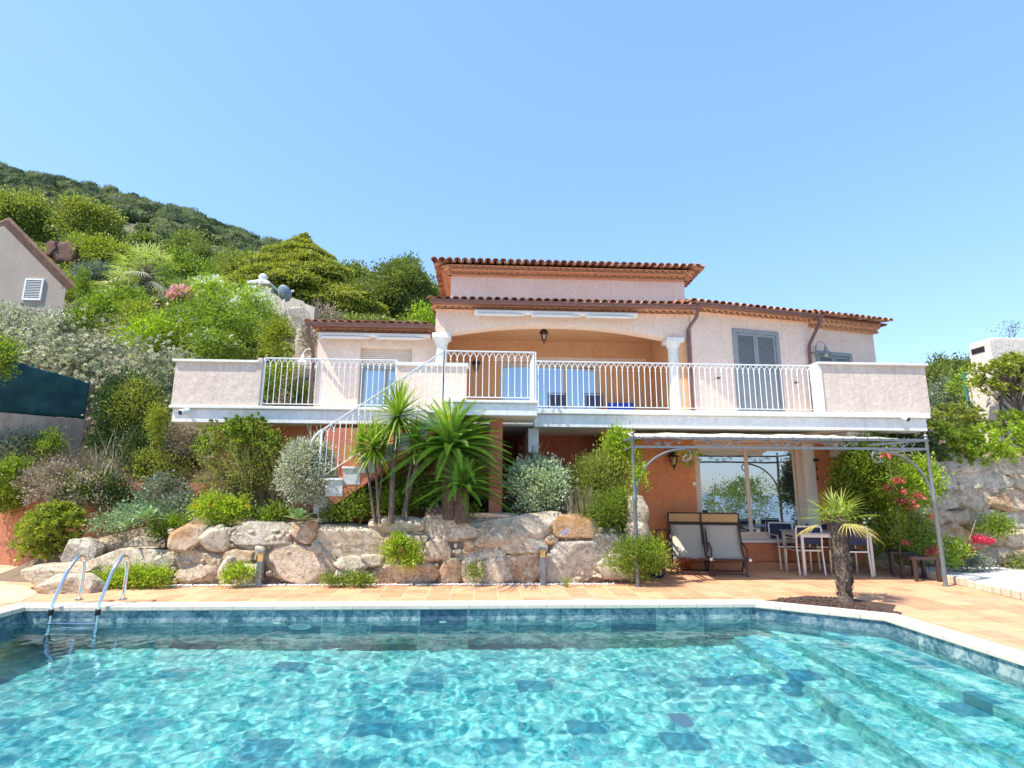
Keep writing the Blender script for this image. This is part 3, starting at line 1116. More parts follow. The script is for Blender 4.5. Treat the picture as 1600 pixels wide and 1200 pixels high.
M_terra = m_terracotta()
M_sand = m_stucco('sandy screed', (.60, .42, .26), (.70, .52, .34), .5, (.45, .28, .17), bump=.3)
M_coping = m_stucco('white pool coping', (.60, .53, .42), (.69, .62, .51), .4, (.52, .43, .33), bump=.3)
M_mulch = m_basic('dark mulch', (.10, .06, .045), .95, 40, .5, .8, 70, bdist=.03)
M_gravel = m_basic('white gravel', (.66, .65, .63), .9, 45, .2, .9, 60, bdist=.03)
M_edging = m_stucco('edging stone', (.58, .50, .38), (.68, .60, .46), .5, (.4, .34, .26))


def ring_sheet(name, inner, outer, z, mat, thick=0.0):
    pass


def off_poly(poly, d):
    """offset a CCW polygon outward by d"""
    n = len(poly)
    res = []
    for i in range(n):
        p0, p1, p2 = poly[i - 1], poly[i], poly[(i + 1) % n]
        e0 = (p1 - p0).normalized(); e1 = (p2 - p1).normalized()
        n0 = Vector((e0.y, -e0.x, 0)); n1 = Vector((e1.y, -e1.x, 0))
        bis = (n0 + n1)
        bis = bis / bis.dot(n0)
        res.append(p1 + bis * d)
    return res


inn = off_poly(POOL, -.03)
outp = off_poly(POOL, .25)
b = MB()
V = [(p.x, p.y, .03) for p in inn] + [(p.x, p.y, .03) for p in outp] + [(p.x, p.y, -.03) for p in inn] + [(p.x, p.y, -.03) for p in outp]
F = []
for i in range(5):
    j = (i + 1) % 5
    F += [(i, 5 + i, 5 + j, j), (10 + i, i, j, 10 + j), (5 + i, 15 + i, 15 + j, 5 + j), (10 + i, 10 + j, 15 + j, 15 + i)]
b.add(V, F)
nt_ = M_coping.node_tree
kk = NT(nt_)
pr_ = [n for n in nt_.nodes if n.type == 'BSDF_PRINCIPLED'][0]
src_ = pr_.inputs['Base Color'].links[0].from_socket
sp_ = kk.n('ShaderNodeSeparateXYZ')
kk.l(kk.pos(), sp_.inputs[0])
jx_ = kk.math('LESS_THAN', kk.math('FRACT', kk.math('DIVIDE', kk.math('SUBTRACT', sp_.outputs[0], .35), .5)), .016)
jy_ = kk.math('LESS_THAN', kk.math('FRACT', kk.math('DIVIDE', kk.math('SUBTRACT', sp_.outputs[1], .4), .5)), .016)
kk.l(kk.mix(kk.math('MAXIMUM', jx_, jy_), src_, (.34, .30, .25)), pr_.inputs['Base Color'])
cp = b.build('pool_coping', M_coping, None, bevel=.012)
tag(cp, 'pale stone coping round the pool', None, None, 'structure')
# terrace: a sheet with the pool cut out, made of quads round it
o2 = off_poly(POOL, .235)


def sheet(name, polys, z, mat, label, kind='structure'):
    b_ = MB()
    for pl in polys:
        b_.add([(x, y, z) for x, y in pl], [list(range(len(pl)))])
    o_ = b_.build(name, mat, None)
    return tag(o_, label, None, None, kind)


E_, D_, C_, B_, A_ = o2
XL, XR, YN, YF = -7.6, 12.0, -5.0, 11.3
sheet('terrace', [[(A_.x, A_.y), (B_.x, B_.y), (B_.x, YF), (A_.x, YF)], [(B_.x, B_.y), (C_.x, C_.y), (C_.x, YF), (B_.x, YF)],
                  [(D_.x, YN), (XR, YN), (XR, YF), (C_.x, YF), (C_.x, C_.y), (D_.x, D_.y)], [(E_.x, YN), (D_.x, YN), (D_.x, D_.y), (E_.x, E_.y)],
                  [(XL, YN), (E_.x, YN), (E_.x, E_.y), (A_.x, A_.y), (A_.x, YF), (XL, YF)]], 0.0, M_terra, 'terracotta tiled pool terrace')
sheet('right_ground', [[(XR, YN), (45, YN), (45, 14), (XR, 14)]], -.03, m_basic('dry garden ground', (.34, .29, .2), .95, 2, .3, .5, 20), 'dry ground right of the terrace')
sheet('side_path', [[(-16, YN), (XL, YN), (XL, 14), (-16, 14)]], 0.0, M_sand, 'sandy side path left of the pool')
sheet('path_patch', [[(XL - .1, 2), (-6.25, 2), (-6.25, 7.9), (-6.1, 8.0), (-6.3, 8.6), (-7.0, 9.3), (XL - .1, 9.6)]], 0.004, M_sand, 'sandy screed by the pool corner')
# mulch bed round the small palm
mb = [G(1212, 937), G(1262, 931), G(1330, 936), G(1400, 946), G(1415, 962)]
bed = [(q.x, q.y) for q in mb] + [(outp[2].x - .02, outp[2].y + .03), (outp[3].x - .05, outp[3].y + .02)]
bed = [(q.x, q.y) for q in mb[:4]] + [(4.86 + .24, 7.02), (5.02, 6.95), (3.83, 7.84)]
sheet('mulch_bed', [bed[::-1]], .006, M_mulch, 'dark mulch bed behind the pool corner')
# gravel strip at the right with stone edging
g0 = G(1372, 886); g1 = G(1490, 912); g2 = G(1600, 938)
g3 = g2 + (g2 - g1) * 3
gv = [(g1.x + .06, g1.y), (g2.x + .06, g2.y), (g3.x + .06, g3.y), (11.9, g3.y), (11.9, 11.1), (8.1, 11.1)]
sheet('gravel_patch', [gv], .02, M_gravel, 'white gravel patch by the right stone wall')
ed = empty('stone_edging', tuple((g0 + g2) / 2), 'low curb of small upright stones between the terrace and the white gravel', 'edging')
b = MB()
path = [g0, g1, g2, g3]
for a_, c_ in zip(path[:-1], path[1:]):
    L = (c_ - a_).length
    n = int(L / .17)
    ang = math.atan2((c_ - a_).y, (c_ - a_).x)
    for i in range(n):
        p = a_ + (c_ - a_) * ((i + .5) / n)
        h = random.uniform(.10, .14)
        b.box((p.x - .075, p.y - .045, 0), (p.x + .075, p.y + .045, h), ang + random.uniform(-.06, .06), (p.x, p.y, 0))
b.build('curb_stone', M_edging, ed, bevel=.012)

# ---------------------------------------------------------------- pergola
pg = empty('pergola', (4.9, 9.0, 0), 'grey wrought iron pergola with scrollwork and a cream canvas over the terrace', 'pergola')
PL = Vector((P(989, 700, 9.05).x, 9.05, 0)); PR = Vector((G(1478, 916).x, G(1478, 916).y, 0))
ptL = P(989, 684, PL.y).z; ptR = P(1446, 686, PR.y - .0).z
PRt = Vector((P(1446, 686, PR.y).x, PR.y, ptR))
print('pergola', PL, PR, ptL, ptR, PRt.x)
PRt.x = PR.x
zt_ = (ptL + ptR) / 2
zb_ = zt_ - .16


def post(base, h, parent):
    b_ = MB()
    b_.lathe([(.05, 0), (.05, .02), (.032, .03), (.032, 1.32), (.042, 1.34), (.042, 1.4), (.028, 1.43), (.028, h), (.035, h + .01), (.02, h + .035), (.034, h + .06), (.012, h + .1)], base, 14)
    return b_.build('post', M_iron, parent, True)


post(PL, zt_, pg); post(PR, zt_, pg)
yb = 11.12
post((PL.x + .1, yb, 0), zt_, pg); post((PR.x - .1, yb, 0), zt_, pg)
b = MB()
for z in (zt_ - .01, zb_):
    b.bar((PL.x, PL.y, z), (PR.x, PR.y, z), .035, .04)
b.build('front_beam', M_iron, pg)
b = MB()
for (q, x) in ((PL, PL.x + .1), (PR, PR.x - .1)):
    b.bar((q.x, q.y, zt_ - .01), (x, yb, zt_ + .02), .035, .04)
    b.bar((q.x, q.y, zb_), (x, yb, zb_), .03, .03)
b.build('side_beam', M_iron, pg)


def scroll(c, u, r, turns=1.4, sg=1, start=0.0):
    pts = []
    n = int(14 * turns)
    for i in range(n + 1):
        t = i / n
        a = start + sg * t * turns * 2 * math.pi
        rr = r * (1 - .8 * t)
        pts.append(Vector(c) + Vector(u) * math.cos(a) * rr + Vector((0, 0, 1)) * math.sin(a) * rr)
    return pts


u = (PR - PL).normalized()
L = (PR - PL).length
b = MB()
zc = (zt_ + zb_) / 2
ns = 5
for i in range(ns):
    m_ = PL + u * (L * (i + .5) / ns)
    for s in (-1, 1):
        c_ = m_ + u * s * .26 + Vector((0, 0, zc + .02))
        sp_ = scroll(c_, u * s, .05, 1.3, -1, math.pi * .5)
        b.tube(sp_, .007, 5)
        c2 = m_ + u * s * .06 + Vector((0, 0, zc - .02))
        s2 = scroll(c2, u * s, .045, 1.3, 1, math.pi * 1.5)
        b.tube(s2, .007, 5)
        b.tube([sp_[0], c_ * .5 + c2 * .5, s2[0]], .007, 5)
b.build('scrollwork', M_iron, pg)
for s, q in ((1, PL), (-1, PR)):
    pts = []
    cz = 1.42
    for i in range(15):
        t = i / 14 * math.pi / 2
        pts.append(q + u * s * (.03 + .86 * (1 - math.cos(t)) * .98) + Vector((0, 0, cz + (zb_ - .03 - cz) * math.sin(t))))
    e = pts[-1]
    b = MB().tube(pts, .02, 8)
    b.tube([e] + [e + u * s * .1 * math.sin(t) + Vector((0, 0, -.1 + .1 * math.cos(t))) + u * s * 0 for t in [i * .5 for i in range(1, 8)]] + [e + Vector((0, 0, -.13)) + u * s * -.03, e + Vector((0, 0, -.1)) + u * s * .03], .014, 6)
    b.build('brace', M_iron, pg)
# canopy: cream canvas with soft folds hung on wires
NXc, NYc = 90, 34
V = []
x0c, x1c = PL.x + .12, PR.x - .45
for j in range(NYc):
    v = j / (NYc - 1)
    for i in range(NXc):
        uu = i / (NXc - 1)
        y = PL.y - .02 + (yb - PL.y - .1) * v
        z = zt_ + .03 + .27 * v - .045 * abs(math.sin(v * math.pi * 5)) + .012 * math.sin(uu * 23 + v * 4) + .004 * math.sin(uu * 70)
        V.append((x0c + (x1c - x0c - .55 * (v if True else 0)) * uu, y, z))
F = [(j * NXc + i, j * NXc + i + 1, (j + 1) * NXc + i + 1, (j + 1) * NXc + i) for j in range(NYc - 1) for i in range(NXc - 1)]
# front valance
n0 = len(V)
for i in range(NXc):
    uu = i / (NXc - 1)
    x, y, z = V[i]
    V.append((x, y - .012, z - .035 - .018 * abs(math.sin(uu * math.pi * 15))))
F += [(i, n0 + i, n0 + i + 1, i + 1) for i in range(NXc - 1)]
mc, nt, out = newmat('cream canopy cloth')
k = NT(nt)
nz = k.noise(k.pos(), 3, 4)
c = k.ramp(nz.outputs['Fac'], [(.3, (.74, .68, .55)), (.7, (.82, .77, .66))])
pb = k.prin(c, .9, .1)
tb = k.n('ShaderNodeBsdfTranslucent'); k.l(c, tb.inputs[0])
mx = k.n('ShaderNodeMixShader'); mx.inputs[0].default_value = .35
k.l(pb.outputs[0], mx.inputs[1]); k.l(tb.outputs[0], mx.inputs[2]); k.l(mx.outputs[0], out.inputs[0])
cpy = mk('canopy', V, F, mc, pg, True)
sm = cpy.modifiers.new('s', 'SOLIDIFY'); sm.thickness = .004
b = MB()
for i in range(22):
    x = PL.x + .15 + (x1c - PL.x - .1) * i / 21
    yy = PL.y + (x - PL.x) / L * (PR.y - PL.y)
    b.tube([(x, yy - .025, zt_ + .03), (x + .03, yy - .03, zt_ - .03), (x + .05, yy + .03, zt_ - .01)], .006, 4)
b.build('lacing', M_iron, pg)

# ---------------------------------------------------------------- awnings
def awning(x0, x1, y, z, label, mat, segs=2, arm=True):
    a = empty('awning', ((x0 + x1) / 2, y, z), label, 'awning')
    MB().box((x0, y - .13, z - .035), (x1, y, z + .055)).build('cassette', mat, a, bevel=.02)
    b_ = MB()
    W = (x1 - x0) / segs
    for i in range(segs):
        b_.box((x0 + W * i + .12, y - .17, z - .1), (x0 + W * (i + 1) - .25, y - .1, z - .055))
        b_.box((x0 + W * i + .04, y - .14, z - .085), (x0 + W * (i + 1) - .1, y - .08, z - .06))
        b_.tube([(x0 + W * i + .09, y - .12, z - .12), (x0 + W * i + .09, y - .12, z - .03)], .03, 8)
    b_.build('folding_arm', mat, a)
    MB().box((x0, y + .0, z - .02), (x0 + .05, y + .12, z + .06)).box((x1 - .05, y + .0, z - .02), (x1, y + .12, z + .06)).build('bracket', mat, a)
    return a


awning(P(741, 490, 12.8).x, P(996, 490, 12.8).x, 12.87, P(870, 489, 12.8).z - .02, 'folded white awning over the arched porch under the tile eave', M_cream, 3)
awning(P(499, 524, 13.25).x, P(673, 524, 13.25).x, 13.27, P(585, 524, 13.25).z - .02, 'folded white awning above the shuttered balcony door of the left wing', M_cream, 2)
awning(P(965, 670, 11.1).x, P(1357, 672, 11.1).x, wy - .1, P(1100, 672, 11.05).z, 'long tan awning cassette on the orange wall under the balcony', m_basic('tan awning metal', (.62, .42, .28), .5, 5, .06), 1)

# ---------------------------------------------------------------- loungers
def make_lounger(loc, rot, label):
    L_ = empty('sun_lounger', (0, 0, 0), label, 'sun lounger', 'sun loungers on the terrace')
    w_ = .33
    s0 = (-.0, .42); bk = math.radians(60)
    # local: foot end at y=0 facing -y, seat goes back +y, hinge at y=.55, back slopes up
    foot = Vector((0, 0, .30)); hinge = Vector((0, .50, .29)); top = Vector((0, .80, .86))
    b_ = MB()
    for s in (-1, 1):
        x = Vector((s * w_, 0, 0))
        b_.tube([foot + x, hinge + x, top + x], .016, 8)
    b_.tube([foot + Vector((-w_, 0, 0)), foot + Vector((w_, 0, 0))], .018, 8)
    b_.tube([top + Vector((-w_, 0, 0)), top + Vector((w_, 0, 0))], .018, 8)
    b_.build('frame', M_dkbrown, L_, True)
    for s in (-1, 1):
        MB().tube([(s * (w_ - .05), .08, .30), (s * (w_ - .05), .06, 0.01), (s * (w_ - .05), .10, .0)], .014, 8).build('leg', M_dkbrown, L_, True)
        MB().tube([(s * w_, .45, .3), (s * (w_), .70, .01)], .014, 8).build('leg', M_dkbrown, L_, True)
        MB().tube([(s * (w_ + .02), .76, .74), (s * (w_ + .02), .55, .1)], .012, 8).tube([(s * (w_ + .025), .3, .31), (s * (w_ + .03), .33, .44), (s * (w_ + .03), .68, .54)], .014, 8).build('armrest', M_dkbrown, L_, True)
        MB().tube([(s * (w_ - .0), -.025, .30), (s * (w_), .02, .30)], .026, 10).build('end_cap', M_cream, L_, True)
    MB().tube([(-w_ + .05, .06, .05), (w_ - .05, .06, .05)], .012, 8).tube([(-w_, .69, .02), (w_, .69, .02)], .012, 8).build('crossbar', M_dkbrown, L_, True)
    # sling
    V_ = []; F_ = []
    n = 26
    for i in range(n):
        t = i / (n - 1)
        if t < .45:
            q = foot.lerp(hinge, t / .45) + Vector((0, 0, -.03 * math.sin(t / .45 * math.pi)))
        else:
            tt = (t - .45) / .55
            q = hinge.lerp(top, tt) + Vector((0, .03 * math.sin(tt * math.pi), -.02 * math.sin(tt * math.pi)))
        for s in (-1, -.5, 0, .5, 1):
            V_.append(q + Vector((s * (w_ - .015), 0, .012 - .012 * (1 - s * s))))
    for i in range(n - 1):
        for j in range(4):
            F_.append((i * 5 + j, i * 5 + j + 1, (i + 1) * 5 + j + 1, (i + 1) * 5 + j))
    o_ = mk('sling', [tuple(v) for v in V_], F_, M_mesh, L_, True)
    sm_ = o_.modifiers.new('s', 'SOLIDIFY'); sm_.thickness = .006
    # tilting canopy over the head end
    ca = empty('headrest_canopy', (0, .8, .9), None, None, kind=None)
    ca.parent = L_
    cf = MB()
    a0 = Vector((0, .82, .89)); a1 = Vector((0, .76, 1.07))
    for q in (a0, a1):
        cf.tube([q + Vector((-w_ - .02, 0, 0)), q + Vector((w_ + .02, 0, 0))], .014, 8)
    for s in (-1, 1):
        cf.tube([a0 + Vector((s * (w_ + .02), 0, 0)), a1 + Vector((s * (w_ + .02), 0, 0))], .014, 8)
        cf.tube([a0 + Vector((s * (w_ + .03), 0, 0)), (s * (w_ + .03), .78, .76)], .01, 6)
    cf.build('canopy_frame', M_dkbrown, ca, True)
    MB().hexa([a0 + Vector((-w_, .0, .01)), a0 + Vector((w_, .0, .01)), a0 + Vector((w_, .006, .01)), a0 + Vector((-w_, .006, .01)),
               a1 + Vector((-w_, .0, -.01)), a1 + Vector((w_, .0, -.01)), a1 + Vector((w_, .006, -.01)), a1 + Vector((-w_, .006, -.01))]).build('canopy_cloth', M_tan, ca)
    L_.location = loc
    L_.rotation_euler.z = rot
    return L_


l1 = G(1082, 898); l2 = G(1138, 901)
print('loungers', l1, l2)
make_lounger((l1.x - .02, 10.12, 0), R(-14), 'beige sling sun lounger with tan head canopy, left one of the pair beside the hose')
make_lounger((l2.x + .02, 9.95, 0), R(-13), 'beige sling sun lounger with tan head canopy, right one before the glass door')

# ---------------------------------------------------------------- dining set
T0 = G(1291, 895); T1 = G(1368, 900)
tc = Vector((6.25, 10.45, 0))
tA = Vector((G(1290, 896).x, G(1290, 896).y, 0)); tB = Vector((G(1369, 901).x, G(1369, 901).y, 0)); tC = Vector((G(1204, 882).x, G(1204, 882).y, 0))
print('table', tA, tB, tC)
ux = Vector((1, -.12, 0)).normalized(); uy = Vector((.12, 1, 0)).normalized()
tb_ = empty('dining_table', tuple(tA), 'brushed aluminium dining table with grey top behind the small palm', 'table')
tw, tdp = 1.25, .85
org = tA + Vector((-.35, 0, 0))
org = Vector((tB.x, tB.y, 0)) - ux * tw


def tq(a_, b__, z):
    return org + ux * a_ + uy * b__ + Vector((0, 0, z))


b = MB().hexa([tq(-.03, -.03, .725), tq(tw + .03, -.03, .725), tq(tw + .03, tdp + .03, .725), tq(-.03, tdp + .03, .725), tq(-.03, -.03, .75), tq(tw + .03, -.03, .75), tq(tw + .03, tdp + .03, .75), tq(-.03, tdp + .03, .75)])
b.build('table_top', m_basic('grey table top', (.35, .36, .37), .4, 8, .1), tb_, bevel=.004)
b = MB()
for (p0, p1) in (((0.025, 0.025), (tw - .025, 0.025)), ((tw - .025, .025), (tw - .025, tdp - .025)), ((tw - .025, tdp - .025), (.025, tdp - .025)), ((.025, tdp - .025), (.025, .025))):
    b.bar(tq(p0[0], p0[1], .695), tq(p1[0], p1[1], .695), .03, .055)
b.build('apron', M_alu, tb_)
for (a_, b__) in ((0, 0), (tw - .05, 0), (tw - .05, tdp - .05), (0, tdp - .05)):
    MB().hexa([tq(a_, b__, 0), tq(a_ + .05, b__, 0), tq(a_ + .05, b__ + .05, 0), tq(a_, b__ + .05, 0), tq(a_, b__, .723), tq(a_ + .05, b__, .723), tq(a_ + .05, b__ + .05, .723), tq(a_, b__ + .05, .723)]).build('leg', M_alu, tb_, bevel=.004)


def make_chair(loc, rot, label):
    c_ = empty('garden_chair', (0, 0, 0), label, 'chair', 'aluminium chairs round the dining table')
    w_ = .23
    # back toward -y, seat toward +y
    MB().box((-w_ + .015, -.2, .425), (w_ - .015, .22, .437)).build('seat', M_navy, c_)
    MB().box((-w_ + .015, -.235, .55), (w_ - .015, -.222, .84)).build('backrest', M_navy, c_)
    f_ = MB()
    f_.bar((-w_, .23, .43), (w_, .23, .43), .025).bar((-w_, -.2, .43), (w_, -.2, .43), .025)
    for s in (-1, 1):
        f_.bar((s * w_, -.2, .43), (s * w_, .23, .43), .025)
    f_.bar((-w_, -.24, .86), (w_, -.24, .86), .026)
    f_.build('frame', M_alu, c_)
    for s in (-1, 1):
        MB().bar((s * w_, -.24, .845), (s * w_, -.21, .43), .026).bar((s * w_, -.21, .44), (s * w_, -.25, 0), .026).build('leg', M_alu, c_)
        MB().bar((s * w_, .23, .42), (s * w_, .25, 0), .026).build('leg', M_alu, c_)
        MB().bar((s * w_, -.22, .64), (s * w_, .2, .64), .03, .02).bar((s * w_, .2, .63), (s * w_, .23, .43), .024).build('armrest', M_alu, c_)
    c_.location = loc
    c_.rotation_euler.z = rot
    return c_


ch = G(1273, 897)
make_chair(tuple(G(1271, 899) + Vector((0, .24, 0))), R(-4), 'navy sling aluminium chair with its back to the pool, left of the small palm trunk')
make_chair(tuple(G(1344, 902) + Vector((0, .24, 0))), R(-8), 'navy sling aluminium chair with its back to the pool, right of the small palm trunk')
make_chair(tuple(tq(.12, tdp + .12, 0)), R(172), 'navy sling aluminium chair on the far left side of the table by the glass door')
make_chair(tuple(tq(.85, tdp + .15, 0)), R(174), 'navy sling aluminium chair on the far right side, mostly hidden by the palm')

# nested side tables
def side_table(p0, w_, d_, h_, rot, label):
    s_ = empty('side_table', tuple(p0), label, 'side table', 'dark nesting tables by the right pergola post')
    m_ = Matrix.Rotation(rot, 3, 'Z')

    def bx(bb, a_, c_):
        V = [Vector(q) for q in ((a_[0], a_[1], a_[2]), (c_[0], a_[1], a_[2]), (c_[0], c_[1], a_[2]), (a_[0], c_[1], a_[2]), (a_[0], a_[1], c_[2]), (c_[0], a_[1], c_[2]), (c_[0], c_[1], c_[2]), (a_[0], c_[1], c_[2]))]
        bb.hexa([m_ @ q + Vector(p0) for q in V])
    b_ = MB(); bx(b_, (0, 0, h_ - .05), (w_, d_, h_)); b_.build('table_top', M_dkbrown, s_, bevel=.006)
    for (x, y) in ((0, 0), (w_ - .05, 0), (w_ - .05, d_ - .05), (0, d_ - .05)):
        b_ = MB(); bx(b_, (x, y, 0), (x + .05, y + .05, h_ - .051)); b_.build('leg', M_dkbrown, s_, bevel=.004)


sa = G(1430, 909)
side_table(sa + Vector((0.02, 0, 0)), .42, .42, .40, R(-6), 'dark brown square side table against the right pergola post')
sb = G(1405, 903)
side_table(sb + Vector((-.02, .12, 0)), .38, .38, .44, R(-30), 'dark brown side table half behind its twin, farther from the pergola post')

# ---------------------------------------------------------------- pool ladder
ld_ = empty('pool_ladder', tuple(G(150, 948)), 'stainless steel pool ladder with two curved handrails at the far left corner', 'pool ladder')
lxs = (-5.22, -4.66)
ybase = 8.0
for i, (bx_, fx) in enumerate(((118, 52), (186, 130))):
    x = G(bx_, 943).x
    lxs = (x,) if i == 0 else lxs + (x,)
    yf = 7.52
    pts = [(x, ybase, .03), (x, ybase, .42)]
    for t in [i_ * math.pi / 8 for i_ in range(1, 7)]:
        pts.append((x, ybase - .105 + .105 * math.cos(t), .48 + .12 * math.sin(t)))
    pts += [(x, ybase - .30, .44), (x, yf + .02, .10), (x, yf, -.02), (x, yf, -1.15)]
    MB().tube(pts, .0215, 12).build('handrail', M_steel, ld_, True)
    MB().lathe([(.05, 0), (.05, .012), (.03, .02)], (x, ybase, .03), 16).build('flange', M_steel, ld_, True)
    MB().lathe([(.027, 0), (.03, .01), (.03, .06), (.027, .07)], (x, yf, -.06), 12).build('joint_sleeve', M_black, ld_, True)
for z in (-.16, -.40, -.66, -.92):
    MB().box((lxs[0] + .01, 7.47, z), (lxs[1] - .01, 7.55, z + .02)).build('rung', M_steel, ld_, bevel=.004)
# pool fittings
M_plas = m_basic('white plastic', (.8, .82, .8), .3, 5, .03)
for px_, nm in ((172, 'first white round inlet nozzle beside the pool ladder'), (433, 'white round inlet nozzle in the far pool wall near the left light'), (692, 'white round inlet nozzle at the middle of the far pool wall'), (858, 'white round inlet nozzle in the far pool wall just left of the right light'), (938, 'white round inlet nozzle in the far pool wall just right of the right light'), (1156, 'white round inlet nozzle in the far pool wall near its right corner')):
    q = P(px_, 974, 7.61)
    n_ = MB().tube([(q.x, 7.61, -.25), (q.x, 7.605, -.25), (q.x, 7.60, -.25)], [.055, .052, .03], 18).build('inlet_nozzle', M_plas, None, True)
    tag(n_, nm, 'pool inlet', 'inlet nozzles in the far pool wall', 'thing')
for px_, nm in ((468, 'larger round underwater lamp below the waterline, left of the middle'), (915, 'larger round underwater lamp below the waterline, right of the middle')):
    q = P(px_, 985, 7.61)
    n_ = empty('pool_light', (q.x, 7.61, -.62), nm, 'pool light', 'round lamps in the far pool wall')
    MB().tube([(q.x, 7.615, -.42), (q.x, 7.59, -.42), (q.x, 7.575, -.42)], [.15, .145, .12], 26).build('rim', M_plas, n_, True)
    MB().tube([(q.x, 7.58, -.42), (q.x, 7.572, -.42), (q.x, 7.565, -.42)], [.11, .1, .05], 24).build('lens', M_bulb, n_, True)
q = G(1300, 1150, FZ)
dn = MB().lathe([(.12, 0), (.12, .012), (.05, .02)], (1.9, 5.6, FZ + .002), 22).build('floor_drain', M_plas, None, True)
tag(dn, 'small round white drain on the pool floor', 'drain', None, 'thing')
sk_ = G(916, 942)
dn = MB().box((sk_.x - .13, sk_.y + .0, .0), (sk_.x + .13, sk_.y + .2, .012)).build('skimmer_lid', M_plas, None, bevel=.003)
tag(dn, 'white square skimmer lid in the terracotta tiles behind the coping', 'skimmer lid', 'skimmer lids behind the coping', 'thing')
sk_ = G(870, 938)

# ---------------------------------------------------------------- lanterns and lamps
def lantern(loc, label, arm=None, scale=1.0, hang=False):
    x, y, z = loc
    s_ = scale
    l_ = empty('wall_lantern' if not hang else 'hanging_lantern', (x, y, z), label, 'lantern')

    def hexr(r, zz, tw_=0):
        return [(x + r * s_ * math.cos(math.pi / 3 * i + tw_), y + r * s_ * math.sin(math.pi / 3 * i + tw_), z + zz * s_) for i in range(6)]
    b_ = MB()
    t_, m_, lo = hexr(.085, .20), hexr(.10, .19), hexr(.05, 0)
    for i in range(6):
        b_.tube([m_[i], lo[i]], .008 * s_, 5)
        b_.tube([m_[i], m_[(i + 1) % 6]], .008 * s_, 5)
        b_.tube([lo[i], lo[(i + 1) % 6]], .008 * s_, 5)
        b_.tube([lo[i], (x, y, z - .07 * s_)], .006 * s_, 5)
    b_.lathe([(.012 * s_, -.1 * s_), (.018 * s_, -.08 * s_), (.012 * s_, -.06 * s_)], (x, y, z), 8)
    if arm is not None:
        b_.tube([(x, y, z + .3 * s_), (x, y + (arm - y) * .5, z + .36 * s_), (x, arm, z + .22 * s_)], .012, 6)
        b_.lathe([(.05, -.02), (.05, .02)], (x, arm - .02, z + .22 * s_), 8)
    if hang:
        b_.tube([(x, y, z + .3 * s_), (x, y, z + .42 * s_)], .008, 6)
    b_.build('cage', M_dkiron, l_)
    MB().lathe([(.125 * s_, .18 * s_), (.12 * s_, .2 * s_), (.07 * s_, .27 * s_), (.03 * s_, .29 * s_), (.02 * s_, .33 * s_)], (x, y, z), 6).build('hood', M_dkiron, l_)
    MB().lathe([(.02 * s_, .03 * s_), (.03 * s_, .08 * s_), (.028 * s_, .14 * s_), (.01 * s_, .17 * s_)], (x, y, z), 8).build('bulb', M_bulb, l_, True)
    return l_


q = P(1053, 727, wy - .16)
lantern((q.x, wy - .16, q.z), 'dark iron wall lantern on the orange wall under the pergola', wy, .95)
q = P(850, 530, my + .6)
lantern((q.x, q.y, q.z - .02), 'dark iron lantern hanging inside the arched porch upstairs', None, 1.0, True)
q = P(744, 578, by - .16)
lantern((q.x, q.y, q.z), 'dark iron wall lantern on the ochre porch wall upstairs, left of the glass doors', by, 1.0)


def swan(loc, side, label, mat, sz=1.0):
    x, y, z = loc
    l_ = empty('swan_neck_lamp', loc, label, 'wall lamp')
    b_ = MB()
    b_.lathe([(.02, -.14), (.02, .22)], (x, y, z), 8)
    pts = [(x + side * .0, y, z + .1)] + [(x + side * (.13 - .13 * math.cos(t)), y - .03, z + .2 + .14 * math.sin(t)) for t in [i * math.pi / 8 for i in range(9)]]
    b_.tube(pts, .013, 8)
    b_.box((x - .1, y - .02, z + .02), (x + .02, y + .05, z + .06))
    b_.build('arm', mat, l_, True)
    cx_ = x + side * .26
    MB().lathe([(.13, -.005), (.12, 0), (.045, .12), (.035, .19), (.02, .21)], (cx_, y - .03, z - .0), 16).build('shade', mat, l_, True)
    MB().lathe([(.01, -.075), (.045, -.05), (.05, -.02), (.04, 0)], (cx_, y - .03, z), 12).build('bulb', M_bulb, l_, True)


q = P(1274, 549, 13.86)
swan((q.x, 13.84, q.z - .08), 1, 'grey swan neck lamp on the pink wall above the end shutter', M_grey)
q = P(490, 562, 13.3)
swan((q.x - .03, 13.42, q.z - .05), -1, 'white swan neck lamp on the left corner of the balcony wing', M_cream)


def security_cam(loc, d, label):
    x, y, z = loc
    c_ = empty('security_camera', loc, label, 'security camera', 'security cameras under the balcony edge')
    d = Vector(d).normalized()
    p0 = Vector(loc)
    MB().tube([p0 - d * .1, p0 - d * .09, p0 + d * .08, p0 + d * .085], [.035, .048, .055, .05], 16).build('housing', M_plas, c_, True)
    MB().tube([p0 + d * .083, p0 + d * .095], [.046, .04], 16).build('lens', M_black, c_, True)
    MB().tube([p0 - d * .05, p0 + Vector((0, .05, .03)), (x, y + .12, z + .05)], .015, 8).build('bracket', M_plas, c_, True)


q = P(287, 643, fy1 - .1)
security_cam((q.x, fy1 - .08, q.z), (-.35, -.9, -.35), 'white bullet security camera on the left end of the balcony edge')
q = P(1414, 652, fy2 - .1)
security_cam((q.x, fy2 - .08, q.z), (.3, -.8, -.55), 'white bullet security camera on the right end of the balcony edge')

